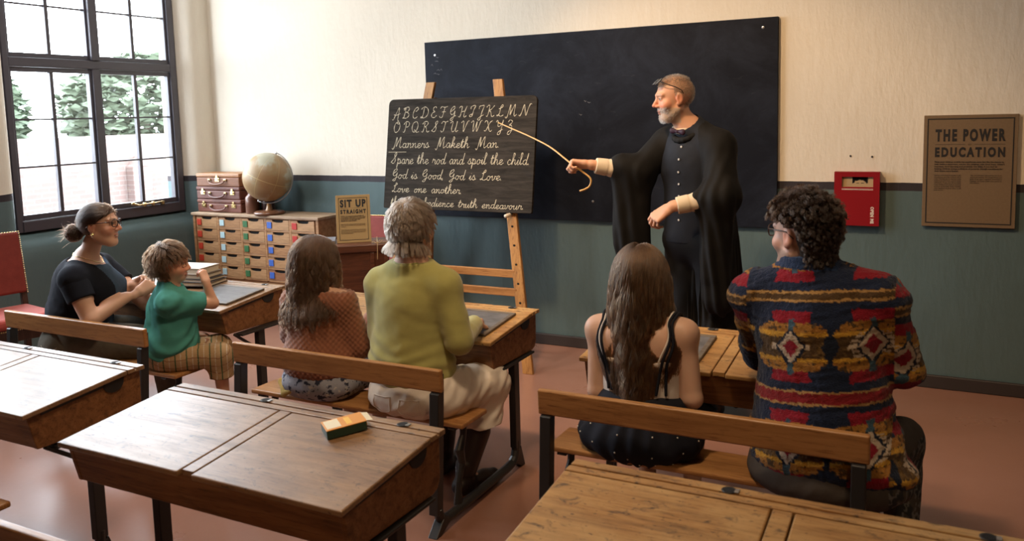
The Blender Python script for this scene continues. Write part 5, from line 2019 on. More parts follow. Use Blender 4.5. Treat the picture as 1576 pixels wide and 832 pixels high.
    b = MB()
    for px in (-1.960, -1.825):
        q = [(px - 0.045, 0.475), (px + 0.045, 0.478), (px + 0.048, 0.42), (px, 0.395), (px - 0.045, 0.42)]
        # stitched pocket outline lying on the seat of the trousers
        pts = []
        for i in range(len(q)):
            a_, c_ = q[i], q[(i + 1) % len(q)]
            for k in range(6):
                x, z = a_[0] + (c_[0] - a_[0]) * k / 6, a_[1] + (c_[1] - a_[1]) * k / 6
                e = np.argmin((V[:, 0] - x) ** 2 + (V[:, 2] - z) ** 2 + 0.3 * (V[:, 1] - 2.58) ** 2)
                pts.append((V[e, 0] - O[0], V[e, 1] - O[1] - 0.001, V[e, 2] - O[2]))
        b2 = MB().tube(pts, 0.0016, 5, closed=True)
        b2.build('pocket_seam', tm, tr, smooth=True)
    sm = mat('dark_brown_boot', (0.030, 0.016, 0.012), 0.45)
    for sd in ('L', 'R'):
        o = laces_shoe('shoe', t, O, J['an' + sd], J['to' + sd], 0.95, sm)
        K = Body().cap('k', np.array(J['an' + sd]) + V3(0, 0, 0), np.array(J['an' + sd]) * 0.55 + np.array(J['kn' + sd]) * 0.45, 0.043, 0.055, 0.01)
        V, F = skin_mesh(K, 0.006)
        to_object('boot_shaft', V, F, sm, o, O)
    # short layered hair
    hm = hair_material('silver_hair', (0.140, 0.100, 0.072), 0.38, 0.55)
    cap_m = fabric('silver_hair_base', (0.30, 0.245, 0.20), 0.7, 300, 0.4, 0.3)

    def hclip(x, y, z):
        line = np.where(y > 0.0, 0.015 + 0.55 * np.clip(y, 0, 0.09), np.where(y > -0.03, -0.03 + 0 * y, -0.108))
        return line - z
    ht = hair_cap('hair', hc, Rr, 0.97, hclip, cap_m, t, O, 0.004, extra=lambda B_: B_.cap('h', P(0, -0.042, -0.03), P(0, -0.036, -0.10), 0.056, 0.046, 0.02))
    q, n = sample_scalp(9000, lambda x, y, z: (z > np.where(y > 0.0, 0.03 + 0.5 * np.clip(y, 0, 0.1), -0.05)), 3)
    r = np.random.RandomState(4)
    crown = np.array([0.005, -0.055, 0.10])
    fl = q - crown
    fl -= (fl * n).sum(1, keepdims=True) * n
    fl /= np.maximum(np.linalg.norm(fl, axis=1, keepdims=True), 1e-6)
    sw = np.cross(n, fl)
    lift = np.where(q[:, 2] > 0.09, 0.22, 0.04)[:, None]
    dd = fl + n * lift + sw * 0.35 + r.randn(len(q), 3) * 0.13
    dd /= np.linalg.norm(dd, axis=1, keepdims=True)
    coll = [ecol(to_world(np.array([[0, -0.012, 0.030]]), hc, Rr, 0.97)[0], np.array([0.080, 0.099, 0.089]) * 0.97, Rr), ecol(P(0, -0.036, -0.06), (0.052, 0.052, 0.075))]
    ln = np.where((q[:, 2] < 0.0) & (q[:, 1] < -0.02), 0.085, 0.038 + 0.026 * r.rand(len(q)))
    dd = np.where(((q[:, 2] < 0.0) & (q[:, 1] < -0.02))[:, None], dd * 0.15 + np.array([0, 0, -0.9]), dd)
    rw, dw = to_world(q, hc, Rr, 0.97), dd @ Rr
    Pn = grow(rw, dw, ln, 9, coll, 0.16, 0.88, 5, 0.04)
    Pn = clump(Pn, 420, 0.55, 6, 0.15, 0.002, 0.05, 0.002)
    strands('hair_strands', Pn, hm, ht, O, 0.00075, 0.0003)
    return t


person_green()


# ================================================================= child in the terracotta cardigan
def long_hair(ht, hc, Rr, s, P, O, hm, n, length, coll, seed, part=0.0, wave=0.012, wl=0.085, spread=0.0, behind=True, grav=0.35):
    q, nn = sample_scalp(n, lambda x, y, z: (z > np.where(y > 0.01, 0.028 + 0.62 * np.clip(y, 0, 0.1), -0.02)) & (z < 0.2), seed)
    r = np.random.RandomState(seed)
    sg = np.where(q[:, 0] > part, 1.0, -1.0)
    fr = np.clip((q[:, 1] + 0.045) / 0.085, 0, 1)
    d = np.stack([sg * (0.75 * fr + 0.05 + 0.1 * r.randn(n)), -0.75 - 0.2 * r.rand(n), np.where(q[:, 1] < -0.03, -0.5, 0.12)], 1)
    d -= (d * nn).sum(1, keepdims=True) * nn
    d = d / np.linalg.norm(d, axis=1, keepdims=True) + nn * 0.03
    rw, dw = to_world(q, hc, Rr, s), d @ Rr
    z0 = rw[:, 2]
    L = length + 1.0 * (z0 - z0.mean()) + 0.03 * r.randn(n)
    Pn = grow(rw, dw, np.clip(L, 0.08, 1.0), 26, coll, grav, 0.72, seed, 0.02)
    return Pn, q


def person_cardigan():
    O = (-2.400, 2.72, 0.389)
    s = 0.93
    t = person('long-haired child in a terracotta knitted cardigan seated beside the person in green', O)
    hc = (-2.388, 2.750, 0.965)
    J = dict(pel=(-2.375, 2.725, 0.465), bel=(-2.375, 2.730, 0.590), che=(-2.372, 2.735, 0.725), neck=(-2.380, 2.735, 0.835), headbase=(-2.385, 2.745, 0.905),
             shL=(-2.500, 2.735, 0.785), shR=(-2.245, 2.740, 0.800), elL=(-2.560, 2.790, 0.620), elR=(-2.205, 2.785, 0.610), wrL=(-2.490, 2.975, 0.685), wrR=(-2.240, 2.975, 0.700),
             hipL=(-2.450, 2.735, 0.455), hipR=(-2.300, 2.735, 0.455), knL=(-2.450, 3.020, 0.430), knR=(-2.280, 3.020, 0.430), anL=(-2.450, 3.010, 0.095), anR=(-2.280, 3.000, 0.095), toL=(-2.450, 3.090, 0.03), toR=(-2.280, 3.08, 0.03))
    d = dict(pel=np.array([0.150, 0.100, 0.085]), bel=np.array([0.138, 0.095, 0.13]), che=np.array([0.130, 0.090, 0.12]), sh=0.042, nk=0.040, arm=0.036, leg=0.066)
    B = seated_parts(Body(), J, d)
    P, Rr = add_head(B, hc, (0.45, 0.89, -0.08), (0, 0, 1), s, child=True)
    add_hand(B, 'handL', J['wrL'], (0.2, 0.97, -0.1), (0, 0.1, 1), 1, 0.74, (30, 35, 25))
    add_hand(B, 'handR', J['wrR'], (-0.5, 0.85, 0.05), (0.1, 0.1, 1), -1, 0.74, (35, 40, 25))
    V, F = skin_mesh(B, 0.0042)
    col = face_colors(V, hc, Rr, s, (0.62, 0.38, 0.27), (0.16, 0.09, 0.05))
    to_object('body', V, F, SKIN, t, O, col)
    # cardigan with puffed sleeves, cable knit in the surface
    C = B.pick({'torso', 'farmL', 'farmR'}, 0.014)
    for sd in ('L', 'R'):
        C.cap('x', np.array(J['sh' + sd]) + V3(0, 0, 0), J['el' + sd], 0.056, 0.062, 0.03)
        C.cap('x', J['el' + sd], np.array(J['wr' + sd]) * 0.85 + np.array(J['el' + sd]) * 0.15, 0.058, 0.042, 0.02)
    C.ell('x', (-2.378, 2.725, 0.53), (0.175, 0.122, 0.12), 0.05)
    C.cap('x', np.array(J['neck']) - V3(0, 0, 0.03), np.array(J['neck']) + V3(0, 0, 0.01), 0.052, 0.048, 0.02)

    def disp(V_, N):
        u = (V_[:, 0] + V_[:, 1] * 0.6) * 6.283
        k = np.sin(u / 0.026) * np.sin(V_[:, 2] * 6.283 / 0.024)
        rib = np.sin(u / 0.011)
        low = (V_[:, 2] < 0.455)
        return np.where(low, rib * 0.0012, k * 0.0022) + 0.003 * wob(V_, 6, 3, 2)
    V, F = skin_mesh(C, 0.0042, [above(0.428), below(0.848)], 1, disp)
    cm = fabric('terracotta_knit', (0.27, 0.105, 0.058), 0.92, 330, 0.3, 0.6, 0.4)
    to_object('cardigan', V, F, cm, t, O)
    # print skirt and a yellow shirt tail
    C = B.pick({'pelvis', 'thighL', 'thighR'}, 0.012)
    C.ell('x', (-2.375, 2.72, 0.44), (0.180, 0.125, 0.060), 0.04)
    C.ell('x', (-2.365, 2.90, 0.44), (0.165, 0.15, 0.058), 0.06)
    V, F = skin_mesh(C, 0.0042, [above(0.391), below(0.50)], 1, lambda V_, N: 0.003 * wob(V_, 8, 4, 2))
    a1 = wob(V, 30, 21, 2)
    a2 = wob(V, 26, 22, 2)
    base = np.tile(np.array([0.33, 0.34, 0.40]), (len(V), 1))
    base[a1 > 0.25] = (0.035, 0.04, 0.065)
    base[(a2 > 0.42) & (a1 < 0.2)] = (0.55, 0.52, 0.48)
    to_object('skirt', V, F, VC_CLOTH, t, O, base)
    K = Body().cap('k', (-2.515, 2.640, 0.452), (-2.475, 2.606, 0.412), 0.016, 0.010, 0.012, ((0.3, -1, 0.3), 0.5)).cap('k', (-2.475, 2.606, 0.412), (-2.42, 2.604, 0.44), 0.012, 0.014, 0.012, ((0, -1, 0.3), 0.5))
    V, F = skin_mesh(K, 0.004, [], 1, lambda V_, N: 0.003 * wob(V_, 16, 9, 2))
    to_object('shirt_tail', V, F, fabric('yellow_cotton', (0.52, 0.38, 0.13), 0.9, 500, 0.2), t, O)
    shm = mat('grey_trainer', (0.22, 0.22, 0.23), 0.6)
    for sd in ('L', 'R'):
        laces_shoe('shoe', t, O, J['an' + sd], J['to' + sd], 0.85, shm)
    hm = hair_material('brown_wavy_hair', (0.046, 0.0205, 0.0095), 0.34, 0.5)
    cap_m = fabric('brown_hair_base', (0.065, 0.036, 0.021), 0.6, 300, 0.4, 0.3)

    def hclip(x, y, z):
        return np.where(y > 0.0, 0.02 + 0.62 * np.clip(y, 0, 0.1), -0.08) - z
    ht = hair_cap('hair', hc, Rr, s, hclip, cap_m, t, O, 0.003, extra=lambda B_: (B_.cap('h', P(0, -0.055, -0.02), np.array(P(0, -0.055, 0)) + V3(0, 0, -0.17), 0.060, 0.070, 0.03, ((0, 1, 0), 0.5))))
    coll = [ecol(to_world(np.array([[0, -0.012, 0.030]]), hc, Rr, s)[0], np.array([0.085, 0.104, 0.094]) * s, Rr), ecol(P(0, 0.0, -0.06), np.array([0.066, 0.075, 0.08]) * s, Rr),
            ecol((-2.374, 2.735, 0.72), (0.190, 0.116, 0.13)), ecol((-2.378, 2.73, 0.60), (0.17, 0.120, 0.16))]
    Pn, q = long_hair(ht, hc, Rr, s, P, O, hm, 9000, 0.30, coll, 11, -0.01, grav=0.45)
    Pn = clump(Pn, 200, 0.6, 12, 0.1, 0.009, 0.075, 0.007)
    strands('hair_strands', Pn, hm, ht, O, 0.0008, 0.0004)


person_cardigan()


# ================================================================= long-haired person in a white camisole and dark pinafore
def person_pinafore():
    O = (-0.930, 2.72, 0.389)
    s = 0.95
    t = person('person with long light-brown hair in a white strappy top and dark pinafore, seen from behind', O)
    hc = (-0.935, 2.755, 1.000)
    J = dict(pel=(-0.925, 2.725, 0.475), bel=(-0.920, 2.735, 0.600), che=(-0.925, 2.740, 0.740), neck=(-0.930, 2.745, 0.865), headbase=(-0.935, 2.750, 0.940),
             shL=(-1.088, 2.745, 0.795), shR=(-0.778, 2.745, 0.808), elL=(-1.092, 2.720, 0.575), elR=(-0.742, 2.725, 0.590), wrL=(-1.030, 2.900, 0.520), wrR=(-0.800, 2.900, 0.525),
             hipL=(-1.010, 2.735, 0.468), hipR=(-0.840, 2.735, 0.468), knL=(-1.010, 3.060, 0.445), knR=(-0.830, 3.060, 0.445), anL=(-1.010, 3.03, 0.09), anR=(-0.830, 3.03, 0.09), toL=(-1.010, 3.13, 0.03), toR=(-0.83, 3.13, 0.03))
    d = dict(pel=np.array([0.178, 0.118, 0.095]), bel=np.array([0.142, 0.095, 0.14]), che=np.array([0.150, 0.088, 0.125]), sh=0.044, nk=0.042, arm=0.0375, leg=0.075)
    B = seated_parts(Body(), J, d)
    P, Rr = add_head(B, hc, (0.05, 0.99, 0.02), (0, 0, 1), s, female=True)
    # shoulder blades
    B.ell('torso', (-1.005, 2.672, 0.765), (0.045, 0.025, 0.06), 0.04)
    B.ell('torso', (-0.855, 2.672, 0.770), (0.045, 0.025, 0.06), 0.04)
    add_hand(B, 'handL', J['wrL'], (0.5, 0.85, -0.1), (0, 0.1, 1), 1, 0.84, (25, 30, 20))
    add_hand(B, 'handR', J['wrR'], (-0.5, 0.85, -0.1), (0, 0.1, 1), -1, 0.84, (25, 30, 20))
    V, F = skin_mesh(B, 0.0042)
    col = face_colors(V, hc, Rr, s, (0.64, 0.40, 0.29), (0.16, 0.09, 0.05))
    to_object('body', V, F, SKIN, t, O, col)
    # camisole
    C = B.pick({'torso'}, 0.006)
    V, F = skin_mesh(C, 0.004, [below(0.728), above(0.50), side((-1.068, 2.7, 0.7), (1, 0, 0.05)), side((-0.778, 2.7, 0.7), (-1, 0, 0.05))], 1, lambda V_, N: 0.0015 * wob(V_, 9, 2, 2))
    wm = fabric('white_camisole', (0.66, 0.60, 0.55), 0.9, 500, 0.08)
    cami = to_object('camisole', V, F, wm, t, O)

    def strap(pts, r, flat, m, name, parent):
        """a band lying on the body, from waypoints seen from behind"""
        out = []
        n = 16
        Pt = [np.array(p, float) for p in pts]
        for i in range(len(Pt) - 1):
            for k in range(n):
                out.append(Pt[i] + (Pt[i + 1] - Pt[i]) * k / n)
        out.append(Pt[-1])
        res = []
        for p in out:
            e = np.argmin(((BV - p) ** 2).sum(1))
            res.append(BV[e] + BN[e] * r * 0.8 - np.array(O))
        res = [np.mean(res[max(0, i - 3):i + 4], axis=0) for i in range(len(res))]
        return MB().tube(res, r, 8).build(name, m, parent, smooth=True)
    BV, BF = skin_mesh(B.pick({'torso', 'uarmL', 'uarmR', 'neck'}, 0.007), 0.006)
    BN = vnormals(BV, BF)
    for sx, xx in ((-1, -1.02), (1, -0.845)):
        strap([(xx, 2.66, 0.725), (xx + sx * 0.018, 2.70, 0.82), (xx + sx * 0.015, 2.76, 0.845), (xx + sx * 0.01, 2.82, 0.80)], 0.0035, 0.5, wm, 'camisole_strap', cami)
    # pinafore: dark skirt with straps and small studs
    dm = fabric('black_navy_denim', (0.012, 0.013, 0.020), 0.85, 420, 0.35, 0.35)
    C = B.pick({'pelvis', 'thighL', 'thighR'}, 0.014)
    C.ell('x', (-0.920, 2.725, 0.550), (0.160, 0.112, 0.095), 0.05)
    C.ell('x', (-0.928, 2.700, 0.440), (0.222, 0.150, 0.090), 0.05)
    C.ell('x', (-0.920, 2.93, 0.445), (0.20, 0.16, 0.075), 0.06)
    zt = lambda X: 0.585 + 0.25 * np.abs(X + 0.92)
    V, F = skin_mesh(C, 0.0045, [lambda X, Y, Z: Z - zt(X) + 0 * Y, above(0.352), lambda X, Y, Z: np.where((Y > 2.66) & (Y < 2.85), 0.391 - Z, -1) + 0 * X], 1,
                     lambda V_, N: 0.004 * np.sin(np.arctan2(V_[:, 0] + 0.92, 2.72 - V_[:, 1]) * 16 + 2 * wob(V_, 3, 7, 2)) * np.clip((0.58 - V_[:, 2]) / 0.1, 0, 1) + 0.003 * wob(V_, 7, 8, 2))
    sk = to_object('pinafore', V, F, dm, t, O)
    for a, c_ in ((-1.035, -1.055), (-1.010, -1.035), (-0.80, -0.80), (-0.845, -0.815)):
        strap([(a + 0.0, 2.63, 0.60), ((a + c_) / 2 * 0.5 + c_ * 0.5, 2.64, 0.73), (c_ + (0.01 if c_ < -0.9 else -0.01), 2.71, 0.83), (c_, 2.76, 0.845), (c_, 2.83, 0.79)], 0.0052, 0.5, dm, 'pinafore_strap', sk)
    stud = mat('pale_stud', (0.72, 0.66, 0.55), 0.4)
    rr_ = np.random.RandomState(3)
    b = MB()
    back = np.nonzero((V[:, 1] < 2.68) & (V[:, 2] > 0.38) & (V[:, 2] < 0.55))[0]
    picks = []
    for e in rr_.permutation(back):
        if all(((V[e] - V[g]) ** 2).sum() > 0.048 ** 2 for g in picks):
            picks.append(e)
        if len(picks) > 26:
            break
    for e in picks:
        o = MB().ball((0, 0, 0), 0.0030, 5).build('stud', stud, sk, tuple(V[e] - np.array(O)), smooth=True)
    shm = mat('black_shoe', (0.015, 0.015, 0.016), 0.5)
    for sd in ('L', 'R'):
        laces_shoe('shoe', t, O, J['an' + sd], J['to' + sd], 0.9, shm)
    hm = hair_material('light_brown_hair', (0.062, 0.030, 0.0135), 0.33, 0.5)
    cap_m = fabric('light_brown_hair_base', (0.085, 0.050, 0.029), 0.6, 300, 0.4, 0.3)

    def hclip(x, y, z):
        return np.where(y > 0.0, 0.02 + 0.62 * np.clip(y, 0, 0.1), -0.09) - z
    ht = hair_cap('hair', hc, Rr, s, hclip, cap_m, t, O, 0.003, extra=lambda B_: (B_.cap('h', P(0, -0.055, -0.02), np.array(P(0, -0.058, 0)) + V3(0.01, 0, -0.28), 0.058, 0.055, 0.03, ((0, 1, 0), 0.4))))
    coll = [ecol(to_world(np.array([[0, -0.012, 0.030]]), hc, Rr, s)[0], np.array([0.085, 0.104, 0.094]) * s, Rr), ecol(P(0, 0.0, -0.06), np.array([0.066, 0.075, 0.08]) * s, Rr),
            ecol((-0.930, 2.742, 0.745), (0.200, 0.104, 0.118)), ecol((-0.925, 2.735, 0.62), (0.17, 0.108, 0.14))]
    Pn, q = long_hair(ht, hc, Rr, s, P, O, hm, 12000, 0.62, coll, 21, 0.0, grav=0.5)
    # gather towards the middle of the back
    u = np.clip((0.86 - Pn[..., 2]) / 0.3, 0, 1)
    Pn[..., 0] = Pn[..., 0] * (1 - 0.52 * u) + (-0.920) * 0.52 * u
    Pn = clump(Pn, 220, 0.6, 22, 0.15, 0.007, 0.10, 0.006)
    strands('hair_strands', Pn, hm, ht, O, 0.0008, 0.0004)


person_pinafore()


# ================================================================= person in the patterned fleece
def fleece_color(V):
    x, y, z = V[:, 0], V[:, 1], V[:, 2]
    arm = np.abs(x + 0.335) > 0.215
    nx = 0.006 * wob(V, 40, 1, 2)
    nz = 0.006 * wob(V, 40, 2, 2)
    u = np.where(arm, x * 0.4 + y * 0.9, x + 0.29) + nx
    v = z - np.where(arm, 0.0, 0.085 * (x + 0.285)) + nz + np.where(arm, 0.04, 0)
    c = np.tile(np.array([0.014, 0.022, 0.052]), (len(V), 1))
    RED, GOLD, YEL, BRN, CRM, NVY = (0.26, 0.012, 0.026), (0.36, 0.165, 0.035), (0.56, 0.30, 0.040), (0.085, 0.048, 0.020), (0.52, 0.42, 0.32), (0.012, 0.018, 0.036)
    def put(m, cc):
        c[m] = cc
    per = 0.228
    um = (u / per) - np.floor(u / per) - 0.5          # module, centred
    um = um * per
    for v0 in (0.852, 0.550, 1.152):
        dv = v - v0
        ad = np.abs(dv)
        put((ad < 0.108) & (ad > 0.070) & (np.abs(um) < 0.062 - 0.28 * (0.108 - ad)) , RED)
        q = np.floor(ad / 0.0135) * 0.0135
        wdt = 0.125 - 1.05 * np.maximum(0, q - 0.02)
        put((ad <= 0.074) & (np.abs(um) < wdt), GOLD)
        put((ad <= 0.074) & (np.abs(um) < wdt) & (wob(V, 45, 5, 1) > 0.35), BRN)
        put((ad <= 0.046) & (np.abs(um) < wdt), YEL)
        put(ad <= 0.033, BRN)
        put((ad <= 0.033) & (wob(V, 30, 6, 2) > 0.25), (0.16, 0.095, 0.035))
        alt = (np.floor(u / per).astype(int) % 2) == 0
        dm = np.abs(um) / 0.040 + ad / 0.052
        put(dm < 1.25, NVY)
        put((dm < 1.0) & (dm > 0.58), CRM)
        put(dm <= 0.58, RED)
        put(alt & (dm < 1.75) & (dm > 1.2) & (ad < 0.04) & (np.abs(um) > 0.018) & (np.sin(ad * 500) > -0.3), CRM)
        put((np.abs(um) > 0.004) & (np.abs(np.abs(um) - 0.050) < 0.007) & (ad < 0.009), CRM)
        bm = np.abs(np.abs(um) - per / 2)
        put((bm / 0.027 + ad / 0.052) < 1, NVY)
        put((np.abs(um) < 0.009) & (ad > 0.052) & (ad < 0.085), (0.05, 0.10, 0.14))
    for vv in (1.001, 0.381):
        w = np.abs(v - vv)
        put(w < 0.017, BRN)
        put((w < 0.0155) & (w > 0.0085), (0.40, 0.23, 0.08))
    w = np.abs(v - 0.698)
    put(w < 0.022, (0.40, 0.23, 0.09))
    put(w < 0.0155, (0.23, 0.016, 0.022))
    put((z > 1.070) & (np.hypot(x + 0.372, y - 2.735) < 0.105), (0.018, 0.036, 0.090))
    return c


def person_fleece():
    O = (-0.330, 2.71, 0.389)
    t = person('dark-haired person with glasses in a colourful zigzag patterned fleece, seen from behind', O)
    hc = (-0.395, 2.745, 1.165)
    J = dict(pel=(-0.310, 2.700, 0.490), bel=(-0.325, 2.710, 0.660), che=(-0.345, 2.720, 0.865), neck=(-0.370, 2.735, 1.035), headbase=(-0.385, 2.740, 1.105),
             shL=(-0.535, 2.735, 0.960), shR=(-0.170, 2.725, 0.975), elL=(-0.545, 2.870, 0.740), elR=(-0.105, 2.770, 0.765), wrL=(-0.470, 3.020, 0.700), wrR=(-0.180, 3.010, 0.705),
             hipL=(-0.420, 2.705, 0.480), hipR=(-0.200, 2.705, 0.480), knL=(-0.440, 3.080, 0.455), knR=(-0.110, 3.020, 0.440), anL=(-0.450, 3.04, 0.095), anR=(-0.09, 2.86, 0.10), toL=(-0.450, 3.16, 0.035), toR=(-0.07, 2.98, 0.035))
    d = dict(pel=np.array([0.205, 0.135, 0.105]), bel=np.array([0.185, 0.125, 0.18]), che=np.array([0.178, 0.118, 0.165]), sh=0.062, nk=0.058, arm=0.053, leg=0.085)
    B = seated_parts(Body(), J, d)
    hf = (-0.83, 0.56, -0.03)
    P, Rr = add_head(B, hc, hf, (0, 0, 1), 1.03)
    add_hand(B, 'handL', J['wrL'], (0.4, 0.9, -0.05), (0, 0.05, 1), 1, 1.0, (25, 30, 20))
    add_hand(B, 'handR', J['wrR'], (-0.4, 0.9, -0.05), (0, 0.05, 1), -1, 1.0, (25, 30, 20))
    V, F = skin_mesh(B, 0.004)
    col = face_colors(V, hc, Rr, 1.03, (0.62, 0.38, 0.29), (0.05, 0.03, 0.02), scalp=(0.045, 0.030, 0.022), scalp_test=lambda x, y, z: ((z > np.where(y > 0.0, 0.045, np.where(y > -0.045, 0.03, -0.06))) & (y < 0.03)) * 0.9, beard=(0.30, 0.20, 0.16))
    to_object('body', V, F, SKIN, t, O, col)
    C = B.pick({'torso', 'uarmL', 'uarmR', 'farmL', 'farmR'}, 0.020)
    C.ell('x', (-0.315, 2.695, 0.545), (0.225, 0.158, 0.130), 0.06)
    C.ell('x', (-0.290, 2.660, 0.470), (0.245, 0.135, 0.085), 0.05)
    C.cap('x', np.array(J['neck']) - V3(0, 0, 0.02), np.array(J['neck']) + V3(-0.008, 0, 0.062), 0.082, 0.080, 0.02)
    zb = lambda X, Y: 0.392 + 0.05 * (X + 0.3) + 0.10 * (Y - 2.55)

    def disp(V_, N):
        return 0.0035 * wob(V_, 30, 4, 2) + 0.005 * wob(V_, 5, 14, 2) + 0.004 * np.sin(V_[:, 2] * 60 + 3 * wob(V_, 3, 15, 2)) * (np.abs(V_[:, 0] + 0.33) > 0.2)
    V, F = skin_mesh(C, 0.004, [lambda X, Y, Z: zb(X, Y) - Z, lambda X, Y, Z: Z - 1.108 + 0.10 * (Y - 2.68) + 0 * X], 1, disp)
    N = vnormals(V, F)
    fl = to_object('fleece', V, F, VC_FLEECE, t, O, fleece_color(V))
    # tight trousers
    C = B.pick({'pelvis', 'thighL', 'thighR', 'calfL', 'calfR'}, 0.013)
    C.ell('x', (-0.300, 2.665, 0.425), (0.245, 0.145, 0.095), 0.05)
    V, F = skin_mesh(C, 0.005, [above(0.12), lambda X, Y, Z: np.where((Y > 2.60) & (Y < 2.86) & (X < 0.0), 0.391 - Z, -1) + 0 * X], 1, lambda V_, N: 0.003 * wob(V_, 9, 2, 2))
    base = np.tile(np.array([0.085, 0.072, 0.062]), (len(V), 1))
    lf = wob(V * V3(1, 1, 0.7), 16, 31, 2)
    vein = np.abs(wob(V * V3(1, 1, 0.6), 22, 33, 2)) < 0.10
    m = (V[:, 0] > -0.12) & (V[:, 2] < 0.47)
    base[m & (lf > 0)] = (0.040, 0.042, 0.044)
    base[m & vein] = (0.17, 0.165, 0.155)
    to_object('trousers', V, F, VC_CLOTH, t, O, base)
    shm = mat('dark_grey_trainer', (0.03, 0.03, 0.035), 0.6)
    for sd in ('L', 'R'):
        laces_shoe('shoe', t, O, J['an' + sd], J['to' + sd], 1.05, shm)
    glasses(t, O, P, mat('brown_glasses_frame', (0.05, 0.025, 0.018), 0.25), z0=0.014)
    hm = hair_material('dark_curly_hair', (0.017, 0.009, 0.0055), 0.3, 0.6)
    cap_m = fabric('dark_hair_base', (0.026, 0.016, 0.011), 0.7, 300, 0.4, 0.3)

    def hclip(x, y, z):
        return np.where(y > 0.0, 0.036 + 0.5 * np.clip(y, 0, 0.1), np.where(y > -0.040, 0.030, -0.115)) - z
    ht = hair_cap('hair', hc, Rr, 1.03, hclip, cap_m, t, O, 0.010, extra=lambda B_: (B_.cap('h', P(0, -0.050, -0.02), P(0, -0.045, -0.105), 0.064, 0.056, 0.02), B_.ell('h', P(0, 0.03, 0.095), np.array([0.07, 0.06, 0.035]), 0.03, Rr.T)))
    q, n = sample_scalp(8500, lambda x, y, z: (z > np.where(y > 0.0, 0.040 + 0.42 * np.clip(y, 0, 0.1), np.where(y > -0.045, 0.040, -0.055))), 31)
    r = np.random.RandomState(8)
    dd = n * 0.75 + np.array([0, -0.35, 0.05]) + r.randn(len(q), 3) * 0.35
    dd /= np.linalg.norm(dd, axis=1, keepdims=True)
    top = q[:, 2] > 0.06
    ln = np.where(top, 0.036, 0.018) + 0.014 * r.rand(len(q))
    na = 1500
    an_, zz = r.uniform(-1.35, 1.35, na), r.uniform(-0.082, -0.03, na)
    q2 = np.stack([0.061 * np.sin(an_), -0.047 - 0.058 * np.cos(an_), zz], 1)
    d2 = np.stack([np.sin(an_), -np.cos(an_), np.full(na, -0.9)], 1) + r.randn(na, 3) * 0.3
    d2 /= np.linalg.norm(d2, axis=1, keepdims=True)
    q, dd, ln = np.concatenate([q, q2]), np.concatenate([dd, d2]), np.concatenate([ln, 0.012 + 0.008 * r.rand(na)])
    Pn = grow(to_world(q, hc, Rr, 1.03), dd @ Rr, ln, 12, [ecol(to_world(np.array([[0, -0.012, 0.030]]), hc, Rr, 1.03)[0], np.array([0.085, 0.103, 0.093]) * 1.03, Rr)], 0.10, 0.9, 9, 0.12)
    Pn = clump(Pn, 420, 0.6, 10, 0.1, 0.0035, 0.030, 0.0035)
    strands('hair_strands', Pn, hm, ht, O, 0.0008, 0.0004)


person_fleece()


